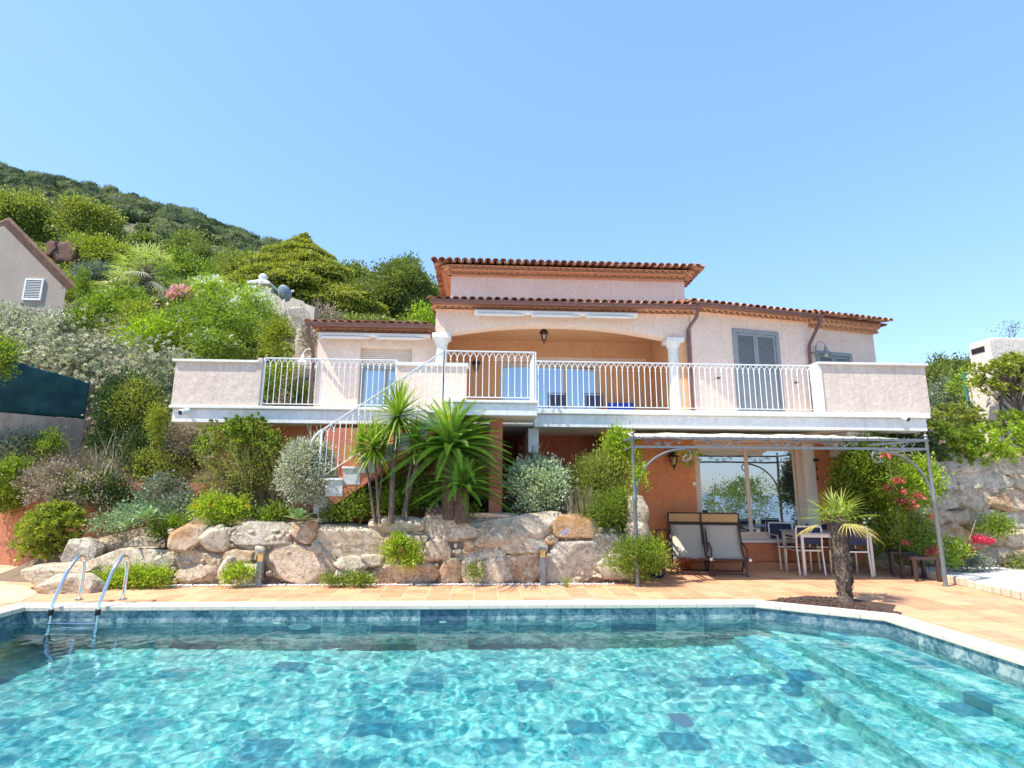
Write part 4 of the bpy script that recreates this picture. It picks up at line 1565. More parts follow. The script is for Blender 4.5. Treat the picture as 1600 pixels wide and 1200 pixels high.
# bollard lights
for px_, tt, bb_, y, nm in ((404, 860, 917, 9.22, 'square grey bollard light in front of the big trapezoid boulder'), (848, 855, 912, 9.22, 'square grey bollard light left of the large grey slab rock')):
    q = P(px_, bb_, y); h = P(px_, tt, y).z
    c_ = empty('bollard_light', (q.x, y, 0), nm, 'bollard light', 'bollard lights along the rock wall')
    b_ = MB().box((q.x - .045, y - .045, 0), (q.x + .045, y + .045, h - .16))
    b_.box((q.x - .045, y + .005, h - .158), (q.x + .045, y + .045, h - .03)).box((q.x - .05, y - .05, h - .03), (q.x + .05, y + .05, h))
    b_.build('post', m_basic('grey bollard metal', (.22, .24, .26), .4, 9, .1, metal=.5), c_, bevel=.004)
    MB().box((q.x - .038, y - .038, h - .158), (q.x + .038, y + .003, h - .032)).build('diffuser', m_basic('amber lamp glass', (.62, .38, .12), .3, 9, .1), c_)

# hose reel and small trolley by the loungers
q = G(1030, 893)
hr = empty('hose_reel', (q.x, 10.5, 0), 'green garden hose wound on a reel beside the left lounger', 'hose reel')
hx, hy = P(1032, 860, 10.5).x, 10.5
b = MB()
for i in range(9):
    r_ = .17 - .012 * (i % 3)
    b.tube([(hx - .07 + .02 * i, hy + r_ * math.cos(t), .26 + r_ * math.sin(t)) for t in [j * math.pi / 8 for j in range(16)]], .011, 5, True)
b.build('hose', m_basic('yellow green hose', (.25, .30, .04), .5, 20, .2), hr, True)
b = MB()
for s in (-.09, .13):
    b.tube([(hx + s, hy - .2, 0.0), (hx + s, hy, .45), (hx + s, hy + .2, 0)], .012, 6)
    b.tube([(hx + s, hy, .45), (hx + s, hy - .1, .78)], .012, 6)
b.tube([(hx - .12, hy - .1, .78), (hx + .16, hy - .1, .78)], .012, 6)
b.build('reel_frame', M_black, hr)

# satellite of small wall bits
def plate(name, px_, py_, y, w_, h_, mat, label, cat, dpt=.03):
    q = P(px_, py_, y)
    o_ = MB().box((q.x - w_ / 2, y - dpt, q.z - h_ / 2), (q.x + w_ / 2, y - .001, q.z + h_ / 2)).build(name, mat, None, bevel=.004)
    tag(o_, label, cat, None, 'thing')


plate('wall_socket', 1084, 756, wy, .07, .07, M_cream, 'small round socket box on the orange wall left of the glass door', 'socket')
plate('wall_thermometer', 1013, 761, wy, .03, .16, M_tan, 'thin brown thermometer on the orange wall beside the climbing plant', 'thermometer')
q = P(1274, 719, wy - .03)
o_ = empty('wind_chime', tuple(q), 'small dark lantern chime hanging on the cream door post', 'wind chime')
MB().box((q.x - .045, q.y - .05, q.z - .03), (q.x + .045, q.y - .0, q.z + .03)).build('box', M_dkbrown, o_, bevel=.005)
MB().tube([(q.x, q.y - .02, q.z - .03), (q.x, q.y - .02, q.z - .38)], .004, 5).lathe([(.01, -.2), (.022, -.18), (.01, -.15)], (q.x, q.y - .02, q.z), 8).lathe([(.01, -.42), (.02, -.38), (.008, -.33)], (q.x, q.y - .02, q.z), 8).build('chime', M_dkiron, o_, True)
# little lizards / hooks on the pink wall upstairs
for px_, py_, nm in ((1121, 591, 'small dark lizard ornament on the pink wall left of the shuttered door'), (1244, 598, 'small dark lizard ornament on the pink wall right of the shuttered door')):
    s_, z = on_line(wa, wb, px_, py_)
    u_ = (Vector(wb) - Vector(wa)).normalized()
    c_ = Vector((wa[0] + u_.x * s_, wa[1] + u_.y * s_, z)) - Vector((-u_.y, u_.x, 0)) * .02
    uu_ = Vector((u_.x, u_.y, 0))
    b = MB().tube([c_ - uu_ * .09 + Vector((0, 0, -.03)), c_ - uu_ * .04, c_, c_ + uu_ * .05, c_ + uu_ * .08 + Vector((0, 0, .02))], [.004, .01, .018, .014, .008], 6)
    for s in (-.02, .03):
        b.tube([c_ + uu_ * s, c_ + uu_ * (s + .02) + Vector((0, 0, .04))], .005, 4).tube([c_ + uu_ * s, c_ + uu_ * (s - .02) + Vector((0, 0, -.04))], .005, 4)
    tag(b.build('wall_ornament', M_dkiron, None, True), nm, 'wall ornament', 'lizard ornaments on the pink wall', 'thing')

# porch furniture upstairs
sf = empty('outdoor_sofa', (P(975, 620, 14.2).x, 14.2, FL), 'low wooden porch sofa with bright blue cushions behind the balcony railing', 'sofa')
sx0, sx1 = P(955, 620, 14.0).x, P(1000, 620, 14.0).x
MB().box((sx0, 13.9, FL + .05), (sx1, 14.6, FL + .32)).box((sx0, 14.55, FL + .32), (sx1, 14.65, FL + .75)).build('sofa_frame', M_tan, sf, bevel=.01)
MB().box((sx0 + .02, 13.88, FL + .325), (sx1 - .02, 14.5, FL + .47)).box((sx0 + .02, 14.4, FL + .475), (sx1 - .02, 14.54, FL + .8)).build('cushion', M_blue, sf, bevel=.03)
def porch_chair(px_, y, label):
    x = P(px_, 620, y).x
    c_ = empty('porch_chair', (x, y, FL), label, 'chair', 'dark chairs on the upstairs porch')
    b_ = MB()
    for (a_, bb_) in ((-.22, -.22), (.22, -.22), (.22, .22), (-.22, .22)):
        b_.tube([(x + a_, y + bb_, FL), (x + a_ * .95, y + bb_ * .95, FL + .44)], .014, 6)
    b_.tube([(x - .21, y - .21, FL + .44), (x - .23, y - .28, FL + .9), (x + .23, y - .28, FL + .9), (x + .21, y - .21, FL + .44)], .014, 6)
    b_.build('frame', M_dkiron, c_)
    MB().box((x - .22, y - .22, FL + .44), (x + .22, y + .22, FL + .465)).build('seat', M_navy, c_)
    MB().box((x - .2, y - .275, FL + .55), (x + .2, y - .265, FL + .86)).build('backrest', M_navy, c_)
porch_chair(868, 13.9, 'dark metal porch chair upstairs before the glass doors, left one')
porch_chair(925, 13.9, 'dark metal porch chair upstairs before the glass doors, near the blue cushions')

# satellite dish
q = P(442, 459, 19.0)
sd_ = empty('satellite_dish', (q.x, 19, q.z - .5), 'grey satellite dish on a mast above the rock outcrop', 'satellite dish')
dirv = Vector((.35, .7, .45)).normalized()
uu = dirv.orthogonal().normalized(); vv = dirv.cross(uu)
V = [tuple(q)]; F = []
for i in range(1, 6):
    for k_ in range(20):
        a = 2 * math.pi * k_ / 20
        rr = .30 * i / 5
        V.append(tuple(q + (uu * math.cos(a) + vv * math.sin(a)) * rr + dirv * (.10 * (i / 5) ** 2)))
for k_ in range(20):
    F.append((0, 1 + k_, 1 + (k_ + 1) % 20))
    for i in range(4):
        F.append((1 + i * 20 + k_, 1 + (i + 1) * 20 + k_, 1 + (i + 1) * 20 + (k_ + 1) % 20, 1 + i * 20 + (k_ + 1) % 20))
o_ = mk('reflector', V, F, m_basic('dish grey metal', (.20, .26, .32), .6, 6, .1), sd_, True)
mm = o_.modifiers.new('s', 'SOLIDIFY'); mm.thickness = .015
MB().tube([q, q + Vector((0, .15, -.1)), (q.x + .02, 19.15, q.z - 1.4)], .03, 8).tube([q + Vector((0, 0, -.35)), q + dirv * .45], .015, 6).build('mast', M_cream, sd_, True)
MB().tube([q + dirv * .42, q + dirv * .54], .04, 10).build('receiver', M_plas, sd_, True)

# ---------------------------------------------------------------- left neighbour house, fence, walls
M_tauppe = m_stucco('taupe stucco', (.36, .30, .24), (.43, .36, .29), .3, (.28, .21, .17), bump=.3, bscale=20)
nb = empty('neighbour_house', tuple(P(30, 520, 22)), 'taupe gable wall house with one white louvred window at the far left', 'house')
Yn = 22.0
g_ = [P(-160, 290, Yn), P(0, 349, Yn), P(16, 352, Yn), P(117, 443, Yn), P(100, 522, Yn), P(-160, 545, Yn)]
g_[0].z = P(0, 349, Yn).z - 1.0
g_[4].x = P(104, 460, Yn).x - .05
g_[4].z -= 1.5; g_[5].z -= 1.5
g_[5].x = g_[0].x
g_[3].x = g_[4].x
gm = [g_[0], g_[2], g_[3], g_[4], g_[5]]
MB().prism([Vector(q) for q in gm][::-1], (-9, 5, 0)).build('wall', M_tauppe, nb)
rp0, rp1 = g_[2], g_[3]
dd = (rp1 - rp0).normalized()
up_ = Vector((-dd.z, 0, dd.x)); up_ = up_ if up_.z > 0 else -up_
e_ = rp1 + dd * .45
roof_p = [rp0 - dd * .15 + Vector((.2, -.3, 0)), e_ + Vector((.2, -.3, 0)), e_ + Vector((-9, 5, 0)), rp0 - dd * .15 + Vector((-9, 5, 0))]
MB().hexa([q + up_ * .03 for q in roof_p] + [q + up_ * .14 for q in roof_p]).build('roof', m_basic('brown roof edge', (.25, .14, .09), .8, 5, .3, .5, 20), nb)
w0 = P(42, 436, Yn); w1 = P(65, 470, Yn)
wn_ = empty('window', (w0.x, Yn, w1.z), None, None, kind=None); wn_.parent = nb; wn_.location = Vector((w0.x, Yn, w1.z)) - nb.location
b = MB().box((w0.x, Yn - .08, w1.z), (w1.x, Yn - .002, w1.z + .06)).box((w0.x, Yn - .08, w0.z - .06), (w1.x, Yn - .002, w0.z)).box((w0.x, Yn - .08, w1.z + .06), (w0.x + .06, Yn - .002, w0.z - .06)).box((w1.x - .06, Yn - .08, w1.z + .06), (w1.x, Yn - .002, w0.z - .06))
b.build('frame', M_white, wn_)
b = MB(); z = w1.z + .07
while z < w0.z - .1:
    b.hexa([(w0.x + .06, Yn - .07, z), (w1.x - .06, Yn - .07, z), (w1.x - .06, Yn - .02, z + .035), (w0.x + .06, Yn - .02, z + .035), (w0.x + .06, Yn - .07, z + .012), (w1.x - .06, Yn - .07, z + .012), (w1.x - .06, Yn - .02, z + .047), (w0.x + .06, Yn - .02, z + .047)])
    z += .07
b.build('louvre', M_white, wn_)

# green screen fence
fA, fB = P(-60, 600, 11.6), P(136, 625, 13.3)
ft0, ft1 = P(0, 556, 12.0).z + .12, P(138, 600, 13.3).z
fb0 = 3.05
fc = empty('screen_fence', (fA.x, fA.y, fb0), 'dark green woven privacy screen fence on a concrete wall at the left', 'fence')
uf = Vector((fB.x - fA.x, fB.y - fA.y, 0)); Lf = uf.length; uf.normalize()
nf = 60
V = []; F = []
for i in range(nf + 1):
    t = i / nf
    p_ = Vector((fA.x, fA.y, 0)) + uf * Lf * t
    n_ = Vector((uf.y, -uf.x, 0)) * (.004 * math.sin(t * 40) + .015 * math.sin(t * 11))
    for j in range(9):
        V.append(tuple(p_ + n_ * math.sin(j) + Vector((0, 0, fb0 + (ft0 + (ft1 - ft0) * t - fb0) * j / 8 + .02 * math.sin(t * 9)))))
for i in range(nf):
    for j in range(8):
        F.append((i * 9 + j, (i + 1) * 9 + j, (i + 1) * 9 + j + 1, i * 9 + j + 1))
m, nt, out = newmat('dark green screen netting')
k = NT(nt)
p = k.pos()
wv = k.n('ShaderNodeTexWave', wave_type='BANDS', bands_direction='X'); wv.inputs['Scale'].default_value = 15; wv.inputs['Distortion'].default_value = .0
k.l(p, wv.inputs['Vector'])
nz = k.noise(p, 3, 4)
c = k.ramp(wv.outputs['Fac'], [(.3, (.008, .036, .042)), (.8, (.020, .078, .083))])
c = k.mix(k.ramp(nz.outputs['Fac'], [(.4, 0.0), (.7, .5)]), c, (.05, .14, .13))
bs = k.prin(c, .8, .2, 0, k.bump(wv.outputs['Fac'], .3, .005)); k.l(bs.outputs[0], out.inputs[0])
o_ = mk('screen', V, F, m, fc, True)
mm = o_.modifiers.new('s', 'SOLIDIFY'); mm.thickness = .01
for t in (0.05, .5, 1.0):
    p_ = Vector((fA.x, fA.y, 0)) + uf * Lf * t + Vector((uf.y, -uf.x, 0)) * -.05
    MB().tube([p_ + Vector((0, 0, 2.6)), p_ + Vector((0, 0, ft0 + (ft1 - ft0) * t + .06))], .025, 8).build('post', m_basic('green fence post', (.02, .08, .07), .5), fc)
cw = MB().hexa([(fA.x, fA.y - .06, 1.2), (fB.x + .05, fB.y - .06, 1.2), (fB.x + .05, fB.y + .2, 1.2), (fA.x, fA.y + .2, 1.2), (fA.x, fA.y - .06, fb0), (fB.x + .05, fB.y - .06, fb0), (fB.x + .05, fB.y + .2, fb0), (fA.x, fA.y + .2, fb0)])
tag(cw.build('boundary_wall', m_stucco('stained beige concrete', (.38, .30, .23), (.46, .38, .30), .7, (.2, .14, .11)), None), 'stained beige concrete wall below the green screen fence', 'boundary wall', None, 'thing')
ow = MB()
oa, ob, oc = Vector((-15, 13.6, 0)), Vector((-8.9, 11.6, 0)), Vector((-5.4, 11.15, 0))
for a_, c_ in ((oa, ob), (ob, oc)):
    d_ = (c_ - a_).normalized(); n_ = Vector((-d_.y, d_.x, 0)) * .25
    ow.hexa([a_, c_, c_ + n_, a_ + n_, a_ + Vector((0, 0, 1.6)), c_ + Vector((0, 0, 1.6)), c_ + n_ + Vector((0, 0, 1.6)), a_ + n_ + Vector((0, 0, 1.6))])
tag(ow.build('garden_wall', m_stucco('shadow dulled terracotta render', (.40, .15, .09), (.50, .21, .12), .6, (.28, .12, .08), bump=.4), None), 'terracotta orange garden retaining wall behind the lavender at the left', 'garden wall', None, 'thing')  # render colour duller than the orange walls: the shadow here is mixed in

# right neighbour: white rendered outdoor kitchen with chimney block
M_wr = m_stucco('white rough render', (.66, .58, .50), (.74, .66, .58), .3, (.55, .45, .37), bump=1.0, bscale=14)
Yr = 13.0
rb = empty('neighbour_oven_house', tuple(P(1570, 645, Yr)), 'white rendered outdoor kitchen block with slotted chimney at the right edge', 'outdoor kitchen')
cx0 = P(1549, 560, Yr).x
zb0 = P(1525, 578, Yr).z
ztop = P(1560, 527, Yr).z
xr = cx0 + 3.2
dY = .62
MB().prism([(cx0, Yr, zb0), (xr, Yr, zb0), (xr, Yr, ztop), (cx0 + .1, Yr, ztop), (cx0, Yr, ztop - .1)], (0, dY, 0)).build('chimney_block', M_wr, rb, bevel=.04)
MB().box((cx0 - .012, Yr + .14, ztop - .34), (cx0 + .02, Yr + dY - .1, ztop - .2)).build('slot', M_black, rb)
zm = P(1525, 617, Yr).z
MB().box((cx0 - .16, Yr - .05, zm - 1.4), (cx0 - .05, Yr + dY, zb0 + .1)).build('side_wall', M_wr, rb)
MB().box((cx0 - .048, Yr - .08, zm), (xr, Yr + dY, zm + .09)).build('worktop', M_stone, rb)
MB().box((cx0 - .048, Yr + dY - .05, zm + .092), (cx0 + .6, Yr + dY, zb0 - .002)).build('oven_back', m_stucco('oven brick', (.55, .28, .14), (.65, .36, .2), .3), rb)
MB().box((cx0 + .1, Yr - .02, zm - 1.5), (xr, Yr + dY, zm - .002)).box((cx0 + .35, Yr + .0, zm + .092), (xr, Yr + dY, zb0 - .002)).build('lower_block', m_stucco('grey render', (.40, .36, .32), (.5, .45, .4), .4), rb)
q = P(1509, 600, 12.6)
tag(MB().tube([(q.x - .02, 12.6, 2.6), (q.x - .02, 12.6, P(1508, 582, 12.6).z)], .025, 8).build('fence_post', m_basic('teal post paint', (.04, .2, .16), .5), None, True), 'thin teal metal post left of the white outdoor kitchen', 'post', None, 'thing')
# stone gate pillar and concrete wall up the slope
q = P(411, 438, 23); zt2 = q.z
pz = empty('gate_pillar', (q.x, 23, zt2 - 2), 'pink gate pillar with white pyramid cap and ball on the slope', 'gate pillar')
MB().box((q.x - .32, 22.7, zt2 - 2.6), (q.x + .32, 23.3, zt2 - .32)).build('shaft', M_pink, pz)
cpb = MB().box((q.x - .48, 22.52, zt2 - .32), (q.x + .48, 23.48, zt2 - .22))
cpb.hexa([(q.x - .46, 22.54, zt2 - .22), (q.x + .46, 22.54, zt2 - .22), (q.x + .46, 23.46, zt2 - .22), (q.x - .46, 23.46, zt2 - .22), (q.x - .14, 22.86, zt2 - .02), (q.x + .14, 22.86, zt2 - .02), (q.x + .14, 23.14, zt2 - .02), (q.x - .14, 23.14, zt2 - .02)])
cpb.lathe([(.08, -.03), (.17, .04), (.19, .14), (.14, .25), (.05, .3)], (q.x, 23, zt2), 14)
cpb.build('cap', M_stone, pz)
M_conc = m_stucco('weathered concrete', (.36, .32, .28), (.44, .40, .35), .6, (.22, .18, .15))
b = MB()
zs_ = [(417, 450), (424, 450.1), (424.1, 458), (450, 470), (452, 464), (475, 471), (475.1, 474), (492, 480)]
pw = [P(a_, c_, 22 - (a_ - 417) * .045) for a_, c_ in zs_]
for a_, c_ in zip(pw[:-1], pw[1:]):
    if (c_ - a_).xy.length > .05:
        b.hexa([(a_.x, a_.y, a_.z - 1.9), (c_.x, c_.y, c_.z - 1.9), (c_.x, c_.y + .3, c_.z - 1.9), (a_.x, a_.y + .3, a_.z - 1.9), a_, c_, (c_.x, c_.y + .3, c_.z), (a_.x, a_.y + .3, a_.z)])
tag(b.build('slope_wall', M_conc, None), 'weathered stepped concrete wall behind the satellite dish', 'retaining wall', None, 'thing')

# ---------------------------------------------------------------- boulders
def m_rock(name, light, mid, rust, seedoff, rustamt=.5):
    m, nt, out = newmat(name)
    k = NT(nt)
    p = k.pos()
    mp = k.n('ShaderNodeMapping'); mp.inputs['Location'].default_value = (seedoff, seedoff * .7, 0)
    k.l(p, mp.inputs['Vector'])
    v = mp.outputs[0]
    a = k.noise(v, 2.2, 8, .7, .6)
    b_ = k.noise(v, 11, 8, .75, .3)
    c = k.ramp(k.math('ADD', k.math('MULTIPLY', a.outputs['Fac'], .5), k.math('MULTIPLY', b_.outputs['Fac'], .5)), [(.36, tuple(x * .55 for x in mid)), (.47, mid), (.6, light)])
    r_ = k.noise(v, 1.5, 5, .7, .8)
    c = k.mix(k.ramp(r_.outputs['Fac'], [(.48, 0.0), (.62, rustamt)]), c, rust)
    n3 = k.noise(v, 45, 5, .7)
    vo = k.n('ShaderNodeTexVoronoi', feature='DISTANCE_TO_EDGE'); vo.inputs['Scale'].default_value = 3.1
    dv = k.noise(v, 4, 4, .6)
    vm = k.n('ShaderNodeVectorMath', operation='ADD'); k.l(v, vm.inputs[0]); k.l(dv.outputs['Color'], vm.inputs[1])
    k.l(vm.outputs[0], vo.inputs['Vector'])
    crack = k.ramp(vo.outputs['Distance'], [(0.0, 0.0), (.03, 1.0)])
    c = k.mix(k.math('MULTIPLY', k.math('SUBTRACT', 1.0, crack), .6), c, tuple(x * .3 for x in mid))
    li = k.noise(v, 7, 6, .8, 1.0)
    c = k.mix(k.ramp(li.outputs['Fac'], [(.56, 0.0), (.63, .55)]), c, tuple(x * .42 for x in mid))
    h = k.math('ADD', k.math('MULTIPLY', b_.outputs['Fac'], 1.0), k.math('MULTIPLY', n3.outputs['Fac'], .35))
    h = k.math('ADD', h, k.math('MULTIPLY', crack, .25))
    bs = k.prin(c, .92, .2, 0, k.bump(h, .9, .035))
    k.l(bs.outputs[0], out.inputs[0])
    return m


RK = [m_rock('pale limestone', (.76, .66, .50), (.55, .45, .32), (.48, .29, .13), 0, .35),
      m_rock('rusty limestone', (.72, .57, .41), (.52, .38, .25), (.46, .22, .07), 5, .8),
      m_rock('grey limestone', (.68, .61, .49), (.48, .41, .32), (.42, .32, .22), 9, .3),
      m_rock('pinkish limestone', (.71, .58, .44), (.51, .40, .28), (.44, .28, .16), 13, .45)]
import bmesh


def ico(sub):
    bm = bmesh.new()
    bmesh.ops.create_icosphere(bm, subdivisions=sub, radius=1)
    V = np.array([v.co[:] for v in bm.verts]); F = np.array([[v.index for v in f.verts] for f in bm.faces])
    bm.free()
    return V, F


ICO5 = ico(5); ICO4 = ico(4); ICO3 = ico(3); ICO2 = ico(2)


def nz3(V, s, off):
    return np.array([noise.fractal(Vector((v[0] * s + off, v[1] * s + off * .37, v[2] * s)), 0.9, 2.0, 5) for v in V])


def rock_verts(w_, d_, h_, seed, base=ICO4, sq=6.5, amp=.075, skew=0.0):
    V, F = base
    e = 2 / sq
    A = np.abs(V)
    nrm = (A ** sq).sum(1) ** (1 / sq)
    U = V / nrm[:, None]
    r = random.Random(seed)
    dsp = nz3(U, 1.1, seed * 3.7) * amp * 1.5 - np.abs(nz3(U, 2.6, seed * 1.3)) * amp * 1.0
    U = U * (1 + dsp[:, None])
    # fracture planes
    for q_ in range(16):
        n_ = np.array([r.gauss(0, 1), r.gauss(0, .8) - .5, r.gauss(0, 1)]) if q_ else np.array([r.gauss(0, .14), -1, r.gauss(0, .18)])
        n_ /= np.linalg.norm(n_)
        dcut = r.uniform(.84, 1.08) if q_ else r.uniform(.58, .72)
        s_ = U @ n_
        m_ = s_ > dcut
        U[m_] -= np.outer(s_[m_] - dcut, n_) * .97
    U = U * (1 + (nz3(U, 5, seed * 2.3) * amp * .35)[:, None])
    X = U * np.array([w_ / 2, d_ / 2, h_ / 2])
    X[:, 0] += skew * X[:, 2]
    return X, F


def boulder(parent, x0, x1, y0, y1, Y, mat, seed, depth=.5, skew=0, sq=6.5, name='boulder', tilt=0, base=ICO4, label=None):
    a = P(x0, y1, Y); b_ = P(x1, y0, Y)
    w_ = b_.x - a.x; h_ = b_.z - a.z
    X, F = rock_verts(w_ * 1.17, depth, h_ * 1.19, seed, base, sq, skew=skew)
    if tilt:
        c_, s_ = math.cos(tilt), math.sin(tilt)
        X = np.stack([X[:, 0] * c_ - X[:, 2] * s_, X[:, 1], X[:, 0] * s_ + X[:, 2] * c_], 1)
    X += np.array([(a.x + b_.x) / 2, Y + depth * .5 - .05, (a.z + b_.z) / 2])
    o_ = mk(name, X, F, RK[mat], parent, True)
    if label:
        o_['label'] = label
    return o_


rw = empty('rock_retaining_wall', (-1.5, 9.5, 0), 'long low retaining wall of big pale and rusty boulders behind the terrace', 'rock wall')
BL = [(261, 313, 822, 862, 1), (309, 356, 827, 860, 0), (353, 456, 820, 857, 2), (455, 496, 819, 849, 1), (492, 634, 826, 872, 0), (580, 656, 809, 832, 0),
      (653, 745, 809, 850, 3), (740, 876, 810, 849, 3), (868, 934, 808, 843, 1), (252, 342, 859, 888, 0), (345, 395, 856, 883, 1), (388, 402, 861, 879, 0),
      (406, 522, 851, 917, 3), (518, 575, 871, 892, 0), (660, 702, 846, 876, 3), (700, 786, 846, 881, 0), (784, 854, 836, 863, 0), (851, 873, 834, 853, 1),
      (576, 692, 875, 915, 1), (684, 722, 874, 914, 1), (742, 797, 875, 914, 3), (790, 847, 862, 914, 1), (854, 958, 842, 912, 2), (922, 980, 826, 890, 2),
      (270, 342, 880, 917, 3), (337, 364, 873, 917, 0), (360, 404, 880, 917, 0), (596, 662, 834, 862, 0), (519, 560, 888, 914, 2), (722, 748, 878, 914, 0),
      (636, 664, 858, 884, 3), (566, 600, 866, 884, 0), (395, 412, 853, 868, 0), (690, 706, 866, 884, 0), (846, 860, 862, 880, 0), (842, 858, 880, 912, 1), (985, 1012, 778, 822, 0),
      (984, 1014, 818, 856, 3), (940, 990, 868, 905, 2), (725, 742, 846, 862, 1), (770, 790, 860, 878, 0), (650, 668, 838, 850, 0), (486, 500, 848, 866, 3)]
for i, (x0, x1, y0, y1, mt) in enumerate(BL):
    big = (x1 - x0) * (y1 - y0) > 2500
    boulder(rw, x0, x1, y0, y1, 9.3 + random.uniform(-.03, .05), mt, i + 1, .55 if big else .35, skew=(-.35 if i == 12 else (.25 if i == 22 else random.uniform(-.15, .15))), tilt=R(9) if i == 7 else random.uniform(-.04, .04), base=ICO5 if big else ICO4)
# small wedged stones and dark mortar behind
b = MB()
V = []; F = []
rr = random.Random(3)
n_ = 0
for i in range(330):
    px_ = rr.uniform(262, 985); py_ = rr.uniform(822, 912)
    q = P(px_, py_, 9.40 + rr.uniform(-.03, .03))
    X, f_ = rock_verts(rr.uniform(.05, .15), .12, rr.uniform(.04, .10), i + 100, ICO2)
    V.append(X + np.array(q)); F.append(f_ + n_); n_ += len(X)
o_ = mk('wedge_stone', np.concatenate(V), np.concatenate(F), RK[0], rw, True)
z1_ = P(600, 816, 9.6).z
bp = [(P(268, 830, 9.43).x, 9.43, 0), (P(980, 830, 9.43).x, 9.43, 0), (P(980, 830, 9.4).x, 9.4, P(940, 834, 9.4).z), (P(600, 830, 9.4).x, 9.4, P(600, 826, 9.4).z), (P(268, 830, 9.4).x, 9.4, P(265, 838, 9.4).z)]
MB().prism(bp, (0, .2, 0)).build('mortar_back', m_basic('brown mortar', (.24, .18, .13), .95, 12, .4, .8, 30), rw)
# stacked flat slates on top
for i, (x0, x1, y) in enumerate(((722, 800, 806), (735, 815, 812), (700, 760, 816), (560, 600, 824), (530, 560, 822))):
    boulder(rw, x0, x1, y - 4, y + 3, 9.45 + i * .02, 3, 300 + i, .4, name='slate', sq=5)

stp = empty('stone_steps', (-6, 9.2, 0), 'rough pale boulders stepping up from the path at the left end of the rock wall', 'stone steps')
for i, (x0, x1, y0, y1, Y, d_, mt) in enumerate(((183, 268, 841, 868, 9.9, .6, 0), (123, 256, 864, 905, 9.3, .7, 0), (84, 146, 846, 888, 9.6, .6, 2), (142, 188, 845, 870, 9.9, .5, 1),
                                             (24, 120, 888, 924, 8.9, .7, 0), (112, 135, 886, 900, 9.2, .4, 3), (46, 134, 905, 934, 8.55, .6, 0), (240, 268, 868, 890, 9.3, .4, 0))):
    boulder(stp, x0, x1, y0, y1, Y, mt, 50 + i, d_, base=ICO5, name='boulder')

wr = empty('stone_wall', (10, 11, 0), 'tall dry stone wall of grey and ochre boulders at the right', 'stone wall')
BR = [(1462, 1550, 710, 741, 2), (1556, 1640, 712, 740, 2), (1468, 1502, 737, 764, 2), (1500, 1594, 737, 766, 2), (1485, 1550, 729, 744, 2), (1590, 1640, 740, 766, 1), (1453, 1500, 766, 795, 2),
      (1492, 1560, 763, 797, 3), (1556, 1640, 765, 797, 1), (1438, 1490, 792, 818, 3), (1485, 1520, 799, 822, 1), (1515, 1575, 796, 828, 3), (1572, 1640, 798, 830, 2), (1468, 1525, 820, 852, 1),
      (1518, 1560, 826, 858, 1), (1556, 1612, 826, 854, 3), (1513, 1547, 853, 884, 1), (1545, 1562, 858, 886, 2), (1557, 1640, 853, 886, 1), (1470, 1516, 848, 884, 3), (1430, 1472, 816, 850, 3), (1428, 1474, 848, 884, 2),
      (1440, 1472, 736, 768, 2), (1500, 1512, 752, 768, 0), (1484, 1496, 757, 769, 0), (1608, 1650, 824, 856, 3)]
for i in range(26):
    x0 = 1640 + (i % 5) * 58 + (i // 5 % 2) * 25
    y0 = 712 + (i // 5) * 34
    BR.append((x0, x0 + 60 + (i * 7) % 12, y0, y0 + 37, (2, 1, 3, 2, 3, 1, 2)[i % 7]))
for i, (x0, x1, y0, y1, mt) in enumerate(BR):
    boulder(wr, x0, x1, y0, y1, 11.05 + random.uniform(-.04, .04), mt, 80 + i, .6, base=ICO5 if (x1 - x0) > 50 else ICO4)
V = []; F = []; n_ = 0
for i in range(160):
    q = P(rr.uniform(1440, 1625), rr.uniform(720, 882), 11.25)
    X, f_ = rock_verts(rr.uniform(.08, .2), .15, rr.uniform(.05, .12), i + 700, ICO2)
    V.append(X + np.array(q)); F.append(f_ + n_); n_ += len(X)
mk('wedge_stone', np.concatenate(V), np.concatenate(F), RK[2], wr, True)
MB().box((P(1425, 800, 11.4).x, 11.4, 0), (P(1950, 800, 11.4).x, 11.7, 2.2)).build('mortar_back', bpy.data.materials['brown mortar'], wr)

# cliff behind the satellite dish
cl = empty('rock_outcrop', tuple(P(470, 600, 17)), 'pale grey rock face sloping down to the left balcony corner', 'rock outcrop')
for i, (x0, x1, y0, y1, Y) in enumerate(((448, 492, 480, 540, 18.5), (452, 510, 515, 590, 17.5), (462, 520, 560, 640, 16.5), (405, 470, 585, 650, 16.0), (430, 462, 480, 520, 19))):
    boulder(cl, x0, x1, y0, y1, Y, 2, 140 + i, 1.6, base=ICO5, name='rock_face', sq=4, skew=-.3)
# red rocks on the slope
for i, (x0, x1, y0, y1, nm) in enumerate(((70, 112, 372, 406, 'dark red rock outcrop beyond the neighbour roof'), (58, 84, 372, 392, 'smaller reddish rock left of the dark red outcrop'))):
    o_ = boulder(None, x0, x1, y0, y1, 42, 1, 160 + i, 3, name='hillside_rock')
    o_.data.materials.clear(); o_.data.materials.append(m_rock('red porphyry', (.26, .16, .12), (.16, .09, .07), (.2, .08, .05), 3, .5))
    tag(o_, nm, 'rock', None, 'thing')
# row of white pebbles along the foot of the wall
V = []; F = []; n_ = 0
for i in range(900):
    px_ = rr.uniform(262, 960)
    q = P(px_, 915, 9.2 + rr.uniform(-.03, .1))
    q.z = .015
    X, f_ = rock_verts(rr.uniform(.02, .04), .03, .02, i, ICO2, 2.2)
    if i % 1 == 0:
        V.append(X + np.array(q)); F.append(f_ + n_); n_ += len(X)
pb = mk('pebbles', np.concatenate(V), np.concatenate(F), m_basic('white pebble', (.7, .68, .64), .8, 30, .2), None, True)
tag(pb, 'white pebbles along the foot of the rock wall', None, None, 'stuff')

